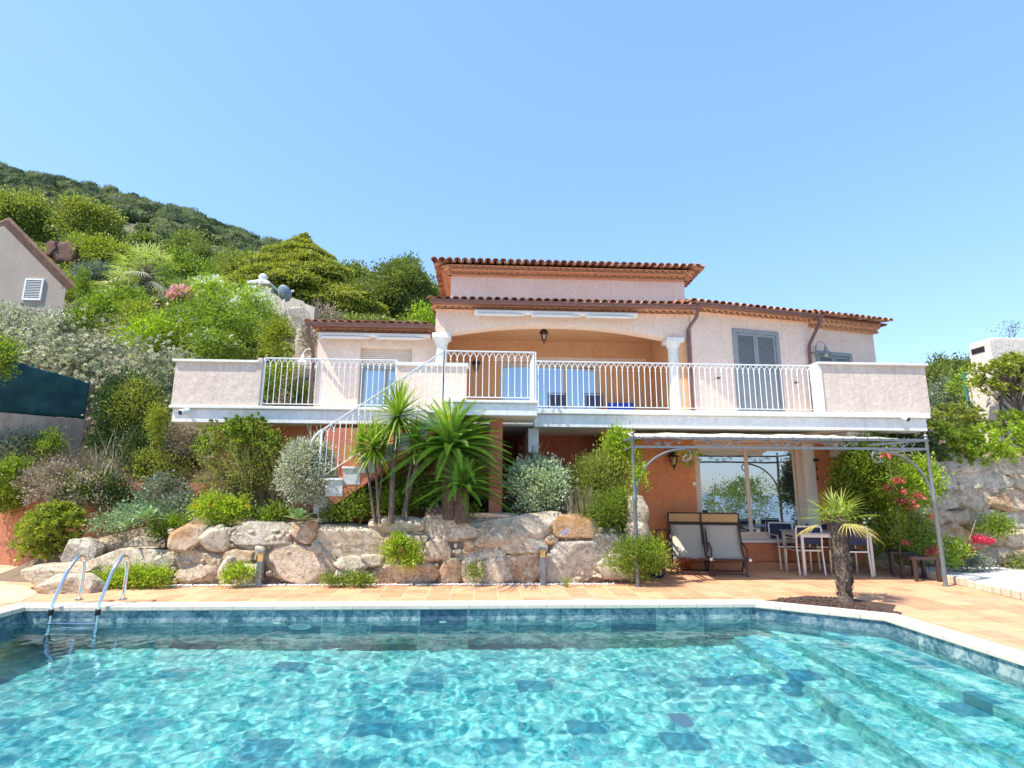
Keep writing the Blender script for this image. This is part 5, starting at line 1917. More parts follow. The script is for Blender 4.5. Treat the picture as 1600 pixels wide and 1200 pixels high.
# ---------------------------------------------------------------- foliage helpers
def leaf_arrays(cen, ax, ln, wd, fold=.25):
    """rhombic leaves: centre points, axis directions, length, width (arrays)"""
    n = len(cen)
    ax = ax / (np.linalg.norm(ax, axis=1, keepdims=True) + 1e-9)
    rv = rng.normal(size=(n, 3))
    sd = np.cross(ax, rv); sd /= (np.linalg.norm(sd, axis=1, keepdims=True) + 1e-9)
    nm = np.cross(ax, sd)
    ln = np.broadcast_to(np.asarray(ln, dtype=float), (n,))[:, None]
    wd = np.broadcast_to(np.asarray(wd, dtype=float), (n,))[:, None]
    p0 = cen - ax * ln * .5
    p2 = cen + ax * ln * .5 - nm * ln * fold * .3
    p1 = cen + sd * wd * .5 + nm * wd * fold - ax * ln * .08
    p3 = cen - sd * wd * .5 + nm * wd * fold - ax * ln * .08
    V = np.stack([p0, p1, p2, p3], 1).reshape(-1, 3)
    F = np.arange(n * 4).reshape(n, 4)
    return V, F


def rdir(n):
    v = rng.normal(size=(n, 3))
    return v / np.linalg.norm(v, axis=1, keepdims=True)


def cloud(blobs, nleaf, leaf, per=14, cr=None, up=.35, outw=.8, inner=.25, rnd=.6, flat=1.0, lump=.25, bottom=-.6, tuft=False):
    """leaves in clusters over lumpy blobs; blobs = [(c, (rx,ry,rz))]; returns centres, axes, var"""
    ws = np.array([b[1][0] * b[1][2] + b[1][0] * b[1][1] for b in blobs]); ws = ws / ws.sum()
    ncl = max(1, int(nleaf / per))
    pick = rng.choice(len(blobs), size=ncl, p=ws)
    C0 = np.array([b[0] for b in blobs], dtype=float)[pick]
    R0 = np.array([b[1] for b in blobs], dtype=float)[pick]
    d = rdir(ncl)
    low = d[:, 2] < bottom
    d[low, 2] *= -1
    rad = np.where(rng.random(ncl) < inner, rng.random(ncl) ** .5 * .9, 1 + lump * rng.normal(size=ncl) * .5)
    # lumpiness keyed by direction
    ph = pick * 1.7
    rad = rad * (1 + lump * .6 * np.sin(d[:, 0] * 5 + ph) * np.sin(d[:, 1] * 4 + ph * 2) + lump * .5 * np.sin(d[:, 2] * 6 + ph * 3))
    cc = C0 + d * R0 * rad[:, None]
    cvar = np.clip(rng.normal(.45, .2, ncl), 0, 1)
    if cr is None:
        cr = leaf * 2.2
    ii = np.repeat(np.arange(ncl), per)
    n = len(ii)
    off = rng.normal(size=(n, 3)) * cr * np.array([1, 1, flat]) * .6
    cen = cc[ii] + off
    ax = d[ii] * outw + rdir(n) * rnd + np.array([0, 0, up]) + off / (cr + 1e-9) * .5
    if tuft:
        dr = rdir(n) + d[ii] * .7 + np.array([0, 0, .35])
        dr /= np.linalg.norm(dr, axis=1, keepdims=True)
        tt = rng.random(n)[:, None] * .5
        cen = cc[ii] + dr * leaf * .5 - d[ii] * leaf * tt * 2.0 * rng.random((n, 1))
        ax = dr
    var = np.clip(cvar[ii] + rng.normal(0, .16, n), 0, 1)
    return cen, ax, var


def foliage(name, blobs, nleaf, leaf, wd, mat, parent, **kw):
    cen, ax, var = cloud(blobs, nleaf, leaf, **kw)
    n = len(cen)
    V, F = leaf_arrays(cen, ax, leaf * rng.uniform(.7, 1.3, n), wd * rng.uniform(.7, 1.3, n))
    return mk(name, V, F, mat, parent, False, None, np.repeat(var, 4))


L_silver = m_leaf('silver green leaf', (.16, .19, .11), (.60, .60, .46), .2, .45, (.90, .88, .76))
L_vari = m_leaf('variegated pale leaf', (.20, .28, .13), (.58, .66, .44), .25, .4, (.90, .92, .74))
L_green = m_leaf('mid green leaf', (.08, .13, .018), (.30, .40, .05), .42)
L_bright = m_leaf('bright green leaf', (.16, .26, .02), (.48, .60, .06), .42)
L_yellow = m_leaf('yellow green leaf', (.15, .20, .02), (.42, .46, .06), .35)
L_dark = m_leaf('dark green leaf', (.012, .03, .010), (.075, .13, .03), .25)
L_oak = m_leaf('holm oak leaf', (.075, .10, .025), (.28, .33, .08), .35)
L_olive = m_leaf('dry olive leaf', (.12, .14, .025), (.40, .44, .09), .35)
L_grey = m_leaf('grey green leaf', (.10, .13, .09), (.28, .33, .24), .2)
L_pink = m_leaf('pinkish leaf', (.16, .12, .09), (.46, .38, .32), .2)
L_straw = m_leaf('straw stalk', (.22, .17, .11), (.46, .38, .26), .1)
L_cyc = m_leaf('cycad leaflet', (.02, .08, .008), (.13, .28, .02), .3, .3, (.46, .58, .05))
L_yuc = m_leaf('yucca leaf', (.05, .13, .015), (.20, .33, .03), .3, .35, (.46, .52, .08))
L_agave = m_leaf('agave leaf', (.16, .26, .13), (.30, .44, .20), .1, .5)
L_cedar = m_leaf('cedar needle', (.05, .08, .012), (.24, .28, .03), .3, .6, (.50, .48, .05))
L_orange = m_leaf('orange blossom', (.75, .22, .02), (.90, .50, .05), .3)
L_red = m_leaf('coral red blossom', (.50, .06, .08), (.72, .20, .20), .25)
L_mag = m_leaf('pink blossom', (.72, .20, .40), (.90, .52, .64), .35)
L_white = m_leaf('white blossom', (.72, .74, .66), (.86, .86, .82), .3)
M_bark = m_basic('grey brown bark', (.16, .12, .09), .95, 20, .4, .8, 50, bdist=.02)
M_twig = m_basic('pale dry twig', (.30, .23, .16), .9, 20, .3)
M_soil = m_stucco('garden soil', (.16, .11, .07), (.27, .20, .13), .4, (.1, .08, .05), bump=1.0, bscale=20)


def slope(x, y):
    l = np.interp(y, [9, 9.6, 10.8, 11.3, 13.2, 14, 16, 19, 24, 38, 60, 100], [.9, 1.0, 1.2, 1.45, 2.2, 2.8, 4.6, 6.6, 9.3, 15.5, 27, 38])
    r = np.interp(y, [9, 11.3, 13, 16, 24, 38, 60, 100], [1.9, 2.0, 2.9, 3.3, 4.4, 7.0, 12, 19])
    a = x / max(y, 1)
    if 15.5 < y <= 26 and a > -.5:
        cap = 1.5 + np.interp(a, [-.5, -.42, -.33, -.1], [.6, .36, .30, .28]) * y
        l = min(l, cap)
    if y > 26:
        el = np.interp(a, [-.9, -.71, -.55, -.45, -.35, -.27, -.1, .3, .75, 1.0], [.44, .42, .395, .37, .34, .30, .27, .2, .17, .13])
        l = min(l, 1.5 + el * y * min(1, .9 + .1 * (y - 26) / 30))
        r = min(r, 1.5 + el * y)
    t = min(1, max(0, (a + .08) / .6))
    z = l * (1 - t) + r * t
    hx = min(1, max(0, (x + 4.9) / .6)) * min(1, max(0, (11.6 - x) / .6)) * min(1, max(0, (21 - y) / 2.0))
    return z * (1 - hx) + min(z, 1.0 if y > 11.8 else 1.2) * hx


def grid_mesh(name, xs_, ys_, fn, mat, label, kind='structure', jitter=0.0):
    V = []
    for y in ys_:
        for x in xs_:
            V.append((x, y, fn(x, y) + (noise.noise(Vector((x * 1.3, y * 1.3, 0))) * jitter)))
    nx = len(xs_)
    F = np.array([(j * nx + i, j * nx + i + 1, (j + 1) * nx + i + 1, (j + 1) * nx + i) for j in range(len(ys_) - 1) for i in range(nx - 1)])
    o_ = mk(name, np.array(V), F, mat, None, True)
    return tag(o_, label, None, None, kind)


def m_hill():
    m, nt, out = newmat('scrubby hillside')
    k = NT(nt)
    p = k.pos()
    a = k.noise(p, .05, 8, .7)
    b_ = k.noise(p, .5, 8, .7)
    c = k.ramp(k.math('ADD', k.math('MULTIPLY', a.outputs['Fac'], .5), k.math('MULTIPLY', b_.outputs['Fac'], .5)), [(.4, (.10, .11, .05)), (.5, (.20, .18, .11)), (.58, (.36, .28, .21))])
    bs = k.prin(c, .95, .1, 0, k.bump(b_.outputs['Fac'], 1.0, .8))
    k.l(bs.outputs[0], out.inputs[0])
    return m


M_hill = m_hill()
# planting bed above the rock wall
grid_mesh('planting_bed', list(np.linspace(-5.4, 2.75, 60)), list(np.linspace(9.45, 12.9, 24)),
          lambda x, y: (.82 + (y - 9.5) * .18 if x > -4.9 else .82 + (y - 9.5) * .3 - (-4.9 - x) * .5), M_soil, 'dark planted soil above the rock wall', jitter=.06)
def wall_line(x):
    return 11.62 + (-8.9 - x) * .328 if x < -8.9 else 11.62 - (x + 8.9) * .1286


def strip_mesh(name, x0, x1, nx_, f0, f1, ny_, fz, mat, label):
    V_ = []
    for j in range(ny_):
        for i in range(nx_):
            x = x0 + (x1 - x0) * i / (nx_ - 1)
            y = f0(x) + (f1(x) - f0(x)) * j / (ny_ - 1)
            V_.append((x, y, fz(x, y) + noise.noise(Vector((x * 1.5, y * 1.5, 0))) * .05))
    F_ = np.array([(j * nx_ + i, j * nx_ + i + 1, (j + 1) * nx_ + i + 1, (j + 1) * nx_ + i) for j in range(ny_ - 1) for i in range(nx_ - 1)])
    tag(mk(name, np.array(V_), F_, mat, None, True), label, None, None, 'structure')


strip_mesh('planting_bank', -9.0, -5.2, 30, lambda x: 9.45, lambda x: wall_line(x) + .12, 18,
           lambda x, y: -.2 + (np.interp(x, [-9, -8.4, -7.4, -5.2], [0, .1, .6, 1.15]) + max(0, y - 10) * .08) * min(1, max(0, (y - 9.5) / .6)), M_soil, 'planted bank in front of the orange garden wall')
strip_mesh('upper_bank', -16.0, -5.2, 50, lambda x: wall_line(x) + .12, lambda x: 15.2, 18,
           lambda x, y: 1.5 + (np.interp((y - wall_line(x)) / (14.0 - wall_line(x)), [0, .3, 1, 1.5], [0, .25, 1.4, 2.2])), M_soil, 'planted bank behind the orange garden wall')
xs_ = sorted(set(list(np.linspace(-75, -4.9, 60)) + list(np.linspace(-4.8, 12, 30)) + list(np.linspace(12.5, 95, 50))))
ys_ = list(np.linspace(13.9, 24, 26)) + list(np.linspace(25, 100, 50))
grid_mesh('slope', xs_, ys_, slope, M_hill, 'scrubby slope rising behind the villa', jitter=.15)
grid_mesh('bank_top', list(np.linspace(8.8, 24, 30)), list(np.linspace(11.45, 13.95, 8)), lambda x, y: 2.0 + (y - 11.4) * .35, M_soil, 'planted bank above the right stone wall', jitter=.06)
SKY = [(-400, 215), (0, 264), (60, 274), (150, 293), (250, 322), (350, 357), (440, 385), (500, 412), (580, 440), (700, 475), (1000, 530), (1450, 578), (1520, 572), (1700, 560), (2100, 540)]
pxs = np.linspace(-400, 2100, 130)
rows_ = np.linspace(0, 1, 26)
hillV = []


def hill_pt(px, t):
    d0 = P(px, 500, 95)
    z0 = slope(d0.x, 95)
    far = P(px, float(np.interp(px, [s[0] for s in SKY], [s[1] for s in SKY])), 250)
    y = 95 + (250 - 95) * t
    x = far.x / 250 * y * (1 - t) * 1.0 + far.x * y / 250 * t
    z = z0 + (far.z - 3.5 - z0) * (t ** .92) + noise.noise(Vector((x * .03, y * .03, 0))) * 5 * t * (1 - t) * 2
    return Vector((x, y, z))


V = []
for t in rows_:
    for px in pxs:
        V.append(tuple(hill_pt(px, t)))
for px in pxs:
    q = hill_pt(px, 1.0)
    V.append((q.x * 1.3, 420, q.z * .6))
nx = len(pxs)
F = np.array([(j * nx + i, j * nx + i + 1, (j + 1) * nx + i + 1, (j + 1) * nx + i) for j in range(len(rows_)) for i in range(nx - 1)])
tag(mk('hill', np.array(V), F, M_hill, None, True), 'wooded hill behind the villa', None, None, 'structure')
# low ground and sea round everything
b = MB().box((-1500, -1500, -30), (1500, 3000, -29))
tag(b.build('ground', m_basic('distant dry ground', (.20, .2, .14), .9, .02, .3)), 'distant low ground', None, None, 'structure')
b = MB().add([(-7000, -7000, -28), (7000, -7000, -28), (7000, -60, -28), (-7000, -60, -28)], [(0, 1, 2, 3)])
tag(b.build('sea', m_basic('blue sea water', (.05, .16, .28), .15, .05, .1, .3, .3, bdist=.5)), 'blue sea far below behind the camera', None, None, 'structure')
b = MB().hexa([(-18, -5, -30), (14, -5, -30), (14, 13, -30), (-18, 13, -30), (-18, -5, -2), (14, -5, -2), (14, 13, -2), (-18, 13, -2)])
tag(b.build('terrain', M_soil), 'ground under the terrace', None, None, 'structure')
b = MB().hexa([(-60, -60, -29), (60, -60, -29), (100, 14, -29), (-100, 14, -29), (-16.2, -5, -.35), (12.1, -5, -.35), (12.1, -4.9, -.35), (-16.2, -4.9, -.35)])

# scrub wood on the far hill: one mass
coreV, coreF = ICO2
Vs, Fs, Vr = [], [], []
n_ = 0
cen_all, ax_all, var_all, ln_all = [], [], [], []
r2 = np.random.default_rng(21)
for i in range(1700):
    px = r2.uniform(-60, 760) if i < 1450 else r2.uniform(1420, 1720)
    t = r2.random() ** .8
    q = hill_pt(px, t)
    py_e = 765 - 875 * (q.z - 1.5) / q.y
    if (182 < px < 250 and 336 < py_e < 372 and r2.random() < .9) or (285 < px < 350 and 372 < py_e < 392 and r2.random() < .6):
        continue
    if noise.noise(Vector((q.x * .04, q.y * .06, 5))) < -.33:
        continue
    s = r2.uniform(1.5, 3.9) * (.8 + .55 * t)
    sx, sy, sz = s * r2.uniform(.9, 1.3), s, s * r2.uniform(.7, 1.05)
    c = np.array(q) + np.array([0, 0, sz * .55])
    dd = coreV * (1 + .25 * np.sin(coreV[:, :1] * 7 + i) * np.sin(coreV[:, 1:2] * 6 + i * 2))
    Vs.append(dd * np.array([sx, sy, sz]) * .8 + c); Fs.append(coreF + n_); n_ += len(coreV)
    cv = r2.uniform(.0, .95)
    Vr.append(np.full(len(coreV), cv * .4))
    m_ = int(90 + s * 40)
    d = rdir(m_); d[:, 2] = np.abs(d[:, 2]) * 1.2 - .3
    cen_all.append(c + d * np.array([sx, sy, sz]) * r2.uniform(.8, 1.1, (m_, 1)))
    ax_all.append(d + rdir(m_) * .8)
    var_all.append(np.clip(cv + r2.normal(0, .15, m_), 0, 1))
    ln_all.append(np.full(m_, .62))
Vc = np.concatenate(Vs); Fc = np.concatenate(Fs)
cen = np.concatenate(cen_all); ln = np.concatenate(ln_all) * rng.uniform(.6, 1.4, len(cen))
LV, LF = leaf_arrays(cen, np.concatenate(ax_all), ln, ln * .7)
FF = np.concatenate([np.stack([Fc[:, 0], Fc[:, 1], Fc[:, 2], Fc[:, 2]], 1)[:0], LF + len(Vc)])
L_hill = m_leaf('hillside scrub leaf', (.055, .08, .035), (.26, .29, .13), .25, .9)
hv = np.concatenate([Vc, LV]); vv_ = np.concatenate([np.concatenate(Vr), np.repeat(np.concatenate(var_all), 4)])
faces = [list(map(int, f)) for f in Fc] + (LF + len(Vc)).tolist()
wd_ = mk('woodland', hv, faces, L_hill, None, False, None, vv_)
tag(wd_, 'dark scrub oak wood covering the far hillside', None, None, 'stuff')


# ---------------------------------------------------------------- trees and shrubs
def bbox_blobs(x0, x1, y0, y1, Y, dep=1.0, n=9, sub=.45, seed=0, fill=True):
    """an uneven crown that fills a picture box at distance Y"""
    a = P(x0, y1, Y); b_ = P(x1, y0, Y)
    ry = (b_.x - a.x) / 2 * dep
    Y = Y + ry * .6
    a = P(x0, y1, Y); b_ = P(x1, y0, Y)
    cx_, cz = (a.x + b_.x) / 2, (a.z + b_.z) / 2
    rx, rz_ = (b_.x - a.x) / 2, (b_.z - a.z) / 2
    ry = rx * dep
    Y -= ry * .0
    r = random.Random(seed)
    bl = [((cx_, Y, cz), (rx * .72, ry * .72, rz_ * .74))]
    for i in range(n):
        d = Vector((r.gauss(0, 1), r.gauss(0, 1), r.gauss(0, 1) + .2)).normalized()
        s = sub * r.uniform(.75, 1.2)
        k_ = 1 - s
        bl.append(((cx_ + d.x * rx * k_, Y + d.y * ry * k_, cz + d.z * rz_ * k_), (rx * s, ry * s, rz_ * s)))
    return bl, (cx_, Y, cz), (rx, ry, rz_)


def area_n(x0, x1, y0, y1, lp, wp, dens):
    return int((x1 - x0) * (y1 - y0) / (lp * wp * .5) * dens)


def plant(name, cat, label, box, Y, mat, lp=4.0, wp=2.2, dens=3.0, dep=1.0, n=9, sub=.45, stem=None, trunk=None, seed=0, group=None, core=None, flowers=None, **kw):
    x0, x1, y0, y1 = box
    bl, c_, r_ = bbox_blobs(x0, x1, y0, y1, Y, dep, n, sub, seed)
    if trunk is True:
        dens *= 1.9
        lp *= .85
        wp *= .85
    s = Y / 875
    base = Vector((c_[0], c_[1], c_[2] - r_[2]))
    zb_ = base.z
    if trunk is not None:
        zb_ = trunk if isinstance(trunk, float) else slope(c_[0], c_[1])
    o_ = empty(name, (c_[0], c_[1], zb_), label, cat, group)
    foliage('foliage' if trunk is None else 'crown', bl, area_n(x0, x1, y0, y1, lp, wp, dens), lp * s, wp * s, mat, o_, **kw)
    rr_ = random.Random(seed + 5)
    if stem or trunk is not None:
        tb = MB()
        tr = r_[0] * .07 if stem is None else stem
        top = Vector((c_[0], c_[1], c_[2] - r_[2] * .2))
        bs_ = Vector((c_[0] + rr_.uniform(-.1, .1) * r_[0], c_[1], min(zb_, top.z - .05) - .05))
        tb.tube([bs_, bs_.lerp(top, .5) + Vector((rr_.uniform(-.12, .12) * r_[0], 0, 0)), top], [tr, tr * .8, tr * .5], 8)
        for (cc, rr3) in bl[1:]:
            st_ = bs_.lerp(top, rr_.uniform(.35, 1))
            md = st_.lerp(Vector(cc), .5) + Vector((rr_.uniform(-.1, .1), rr_.uniform(-.1, .1), .06)) * r_[0]
            tb.tube([st_, md, Vector(cc)], [tr * .5, tr * .32, tr * .1], 6)
        tb.build('trunk' if trunk is not None else 'stem', M_bark, o_, True)
    if flowers:
        fm, nf, fs = flowers
        cen, ax, var = cloud(bl, nf * 5, fs, per=5, cr=fs * .7, inner=0, up=.6, lump=.1, bottom=-.3)
        cen += (ax / np.linalg.norm(ax, axis=1, keepdims=True)) * fs * .8
        V_, F_ = leaf_arrays(cen, ax, fs * rng.uniform(.7, 1.2, len(cen)), fs * .8)
        mk('flowers', V_, F_, fm, o_, False, None, np.repeat(var, 4))
    return o_


T = plant
# hillside, far to near
T('oak_tree', 'tree', 'spreading holm oak high on the slope directly above the neighbour gable', (-30, 88, 300, 392), 62, L_olive, 5, 3.5, 4.2, seed=1, trunk=True, n=14, sub=.34)
T('oak_tree', 'tree', 'broad round holm oak on the slope with visible dark limbs, right of the gable oak', (82, 192, 313, 396), 60, L_olive, 5, 3.5, 4.0, seed=2, trunk=True, n=14, sub=.34)
T('oak_tree', 'tree', 'low dark oak on the slope behind the tall fan palm', (245, 340, 366, 412), 56, L_oak, 5, 3.5, 2.6, seed=3, trunk=True)
T('oak_tree', 'tree', 'small dark oak between the round oak and the fan palm', (196, 250, 364, 398), 58, L_oak, 5, 3.5, 2.6, seed=4, trunk=True)
T('scrub_tree', 'tree', 'yellow green scrub tree left of the fan palm crown', (112, 210, 374, 428), 42, L_yellow, 5, 3.2, 2.2, seed=5, trunk=True, n=12, sub=.36)
T('scrub_tree', 'tree', 'grey green scrub below the yellow green scrub tree', (100, 192, 412, 460), 32, L_grey, 5, 3, 2.4, seed=6, trunk=True)
T('scrub_tree', 'tree', 'olive grey scrub tree above the red rocks', (95, 150, 368, 410), 46, L_olive, 5, 3, 2.0, seed=61, trunk=True)
T('scrub_tree', 'tree', 'dark green tree right of the fan palm trunk', (240, 335, 398, 452), 36, L_green, 5, 3, 2.6, seed=7, trunk=True)
T('pine_tree', 'tree', 'rounded olive green pine left of the big cedar', (322, 374, 393, 450), 38, L_olive, 4.5, 3, 2.8, seed=8, trunk=True)
T('oak_tree', 'tree', 'distant dark oak showing behind the right shoulder of the cedar', (515, 600, 416, 480), 48, L_oak, 5, 3.5, 5, seed=9, trunk=True)
T('oak_tree', 'tree', 'large dense holm oak rising behind the left wing roof beside the tower', (558, 706, 414, 528), 30, L_oak, 4.5, 3, 6.5, seed=10, trunk=True, n=24, sub=.34, lump=.15)
T('oak_tree', 'tree', 'small holm oak behind the left wing roof, left of the large dense oak', (525, 590, 440, 515), 27, L_oak, 4.5, 3, 5, seed=11, trunk=True)
T('broom_shrub', 'shrub', 'bright green shrub poking up over the tile roof beside the tower', (632, 700, 482, 520), 22, L_bright, 5, 2.5, 2.6, seed=12)
T('dry_shrub', 'shrub', 'dry straw coloured shrub above the left end of the wing roof', (470, 540, 478, 520), 19.5, L_straw, 5, 1.6, 1.6, seed=13)
# undergrowth covering the slope between the trees
for mt_, nm_, lb_, sd0 in ((L_oak, 'undergrowth', 'green undergrowth covering the slope', 31), (L_olive, 'undergrowth', 'olive dry scrub covering the slope', 32)):
    r3 = np.random.default_rng(sd0)
    cA, aA, vA, lA = [], [], [], []
    for i in range(1700):
        y = 15.3 * (95 / 15.3) ** r3.random()
        a_ = r3.uniform(-1.0, -.08) if r3.random() < .8 else r3.uniform(.6, 1.5)
        x = a_ * y
        if a_ < -.58 and y < 26:
            continue
        if (x > -5.4 and y < 21.5 and x < 12) or (x < 0 and y < 19 and -4.6 * y / 12.2 < x):
            continue
        s = (.25 + .011 * y) * r3.uniform(.6, 1.3)
        z = slope(x, y) + s * .25
        m_ = 110
        d = rdir(m_); d[:, 2] = np.abs(d[:, 2])
        cA.append(np.array([x, y, z]) + d * np.array([s * 1.3, s, s * .8]) * r3.uniform(.75, 1.1, (m_, 1)))
        aA.append(d + rdir(m_) * .8); vA.append(np.clip(r3.uniform(.15, .8) + r3.normal(0, .15, m_), 0, 1)); lA.append(np.full(m_, .05 + .0055 * y))
    cen = np.concatenate(cA); ln = np.concatenate(lA) * rng.uniform(.7, 1.3, len(cen))
    V_, F_ = leaf_arrays(cen, np.concatenate(aA), ln, ln * .6)
    tag(mk(nm_, V_, F_, mt_, None, False, None, np.repeat(np.concatenate(vA), 4)), lb_, None, None, 'stuff')
# cedar
def cedar(box, Y, label):
    x0, x1, y0, y1 = box
    Y0 = Y + 2.4
    a = P(x0, y1, Y0); b_ = P(x1, y0, Y0)
    cx_ = P(472, 400, Y0).x; z0, z1 = a.z, b_.z
    o_ = empty('cedar_tree', (cx_, Y + 2.4, slope(cx_, Y)), label, 'tree')
    H_ = z1 - z0
    cen, ax, var = [], [], []
    tb = MB().tube([(cx_, Y + 2.4, slope(cx_, Y) - .3), (cx_, Y + 2.4, z0 + H_ * .5), (cx_, Y + 2.4, z1 - .2)], [.35, .2, .03], 8)
    r = random.Random(4)
    nb_ = 300
    for i in range(nb_):
        t = (i / nb_) ** .8
        z = z1 - .15 - H_ * t * .95
        L_ = (.22 + 4.5 * min(1, max(0, t - .05) * 1.9) ** .75) * r.uniform(.72, 1.1)
        th = r.uniform(0, 6.28)
        if t < .06:
            L_ = r.uniform(.1, .3)
        dx, dy = math.cos(th), math.sin(th)
        asy = 1.12 if dx < 0 else .93
        base = Vector((cx_, Y + 2.4, z))
        pts = []
        for j in range(6):
            s = j / 5
            pts.append(base + Vector((dx * L_ * asy * s, dy * L_ * .8 * s, .25 * L_ * s - .42 * L_ * s * s)))
        tb.tube(pts, [.05 * (1 - .8 * j / 5) for j in range(6)], 4)
        m_ = int(120 + 230 * L_)
        s = rng.random(m_) ** .65
        P0 = np.array([tuple(p) for p in pts])
        pos_ = np.stack([np.interp(s, np.linspace(0, 1, 6), P0[:, q]) for q in range(3)], 1)
        side = np.array([-dy, dx, 0])
        wv_ = rng.normal(0, 1, m_) * (.14 + .34 * L_ * .35 * (1.1 - s * .5))
        pos_ += side * wv_[:, None] + np.array([0, 0, 1]) * (rng.normal(0, .05, m_) - np.abs(wv_) * .25 + .05)[:, None]
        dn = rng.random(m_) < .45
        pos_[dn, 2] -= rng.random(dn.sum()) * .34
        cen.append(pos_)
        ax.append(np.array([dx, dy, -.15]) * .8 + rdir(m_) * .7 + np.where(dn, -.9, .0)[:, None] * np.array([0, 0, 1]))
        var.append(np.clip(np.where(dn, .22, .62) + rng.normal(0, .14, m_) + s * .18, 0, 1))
    cen = np.concatenate(cen); ax = np.concatenate(ax); var = np.concatenate(var)
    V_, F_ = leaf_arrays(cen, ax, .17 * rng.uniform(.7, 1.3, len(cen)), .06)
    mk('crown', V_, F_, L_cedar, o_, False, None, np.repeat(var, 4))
    tb.build('trunk', M_bark, o_, True)


cedar((365, 585, 366, 520), 26, 'big layered yellow green cedar with pointed top on the slope left of the villa')
def cypress(box, Y, label):
    x0, x1, y0, y1 = box
    a = P(x0, y1, Y); b_ = P(x1, y0, Y)
    cx_ = (a.x + b_.x) / 2; rx = (b_.x - a.x) / 2
    o_ = empty('cypress_tree', (cx_, Y, a.z), label, 'tree')
    bl = [((cx_, Y, a.z + (b_.z - a.z) * t), (rx * w_, rx * w_, (b_.z - a.z) * .22)) for t, w_ in ((.15, .85), (.35, 1.0), (.55, .85), (.75, .6), (.86, .35))]
    foliage('foliage', bl, area_n(x0, x1, y0, y1, 3, 1.6, 5), 3 * Y / 875, 1.5 * Y / 875, L_green, o_, up=1.5, outw=.3, rnd=.3)
    MB().tube([(cx_, Y, a.z - .4), (cx_, Y, a.z + .8)], .06, 6).build('trunk', M_bark, o_)


cypress((119, 136, 424, 472), 21, 'slim dark cypress right beside the neighbour gable wall')
cypress((322, 336, 412, 446), 24, 'small slim cypress between the pink and white oleanders')
# hillside garden shrubs
T('garden_shrub', 'shrub', 'green shrub at the foot of the slim cypress by the neighbour house', (98, 195, 462, 528), 17.5, L_green, 4.5, 2.6, 3, seed=20)
T('garden_shrub', 'shrub', 'lime yellow shrub below the two fan palms', (175, 262, 474, 518), 17.0, L_yellow, 5, 2.8, 2.8, seed=21)
T('garden_shrub', 'shrub', 'bright green mounded shrub under the lime yellow shrub', (165, 300, 500, 562), 16.0, L_bright, 4.5, 2.4, 3, seed=22)
T('garden_shrub', 'shrub', 'mid green shrub between the slim cypress and the fan palms', (150, 235, 445, 500), 19, L_green, 4.5, 2.6, 2.6, seed=23)
T('pink_oleander', 'shrub', 'oleander covered in pink blossom right of the fan palm trunk', (262, 306, 450, 482), 20.5, L_green, 4, 2, 2.6, seed=24, flowers=(L_mag, 130, .12))
T('white_oleander', 'shrub', 'tall oleander with white blossom sloping down to the satellite dish', (300, 375, 432, 492), 19.5, L_bright, 5, 1.8, 2.6, seed=25, flowers=(L_white, 70, .11))
T('white_oleander', 'shrub', 'lower oleander heavy with white blossom just left of the satellite dish', (350, 440, 452, 512), 18.6, L_bright, 5, 1.8, 2.6, seed=26, flowers=(L_white, 110, .11))
T('garden_shrub', 'shrub', 'large dark and light green shrub in the middle of the slope', (255, 420, 470, 560), 15.6, L_green, 4.5, 2.6, 3.2, seed=27, n=16, sub=.36)
T('garden_shrub', 'shrub', 'leafy green shrub left of the large slope shrub', (235, 330, 478, 540), 17, L_green, 4.5, 2.4, 3, seed=28)
T('garden_shrub', 'shrub', 'green shrub with small white flowers just above the left parapet', (290, 385, 520, 575), 14.6, L_green, 4.5, 2.6, 3, seed=29, flowers=(L_white, 22, .06))
T('golden_shrub', 'shrub', 'golden yellow leaved shrub between the green shrub and the grey rock face', (400, 464, 500, 572), 15.0, L_yellow, 3.6, 2.2, 3, seed=30)
T('golden_shrub', 'shrub', 'small golden shrub seen through the left balcony railing', (418, 465, 560, 600), 14.6, L_yellow, 3.6, 2.2, 2.6, seed=31)
T('garden_shrub', 'shrub', 'green shrub seen through the left balcony railing beside the parapet', (388, 435, 575, 640), 14.4, L_green, 4.5, 2.4, 2.8, seed=32)
T('garden_shrub', 'shrub', 'dark shrub seen through the railing left of the wing downpipe', (455, 500, 598, 645), 15.2, L_green, 4.5, 2.4, 2.6, seed=33)
T('dry_shrub', 'shrub', 'dry greyish shrub leaning on the rock face by the wing corner', (468, 498, 500, 560), 16.5, L_straw, 4.5, 1.6, 2.0, seed=34)
# big silver hedge
hb = []
for i in range(15):
    t = i / 14
    px_ = -30 + 300 * t
    top = np.interp(px_, [-30, 60, 130, 200, 270], [505, 512, 528, 534, 545]) + random.uniform(-5, 5)
    bot = np.interp(px_, [-30, 60, 130, 200, 270], [575, 590, 640, 650, 650])
    a = P(px_, bot, 14.3 + .3 * math.sin(i)); b_ = P(px_, top, 14.3)
    hb.append(((a.x, 14.8, (a.z + b_.z) / 2), (.62, .6, (b_.z - a.z) / 2)))
hd = empty('silver_hedge', (hb[7][0][0], 14.8, 2.4), 'long pale silver green hedge above the green screen fence', 'hedge')
foliage('foliage', hb, 46000, .075, .032, L_silver, hd, up=.9, per=16, lump=.5, bottom=-.9, tuft=True)
tb = MB()
for i in range(14):
    x = hb[i][0][0]
    tb.tube([(x, 14.8, 2.2), (x + .1, 14.75, 3.2), (x - .05, 14.8, 4.2)], [.04, .03, .015], 6)
tb.build('stem', M_bark, hd)
T('fence_shrub', 'shrub', 'leafy green shrub hanging over the left end of the screen fence', (-40, 33, 524, 612), 11.0, L_green, 5, 3, 2.6, seed=35)
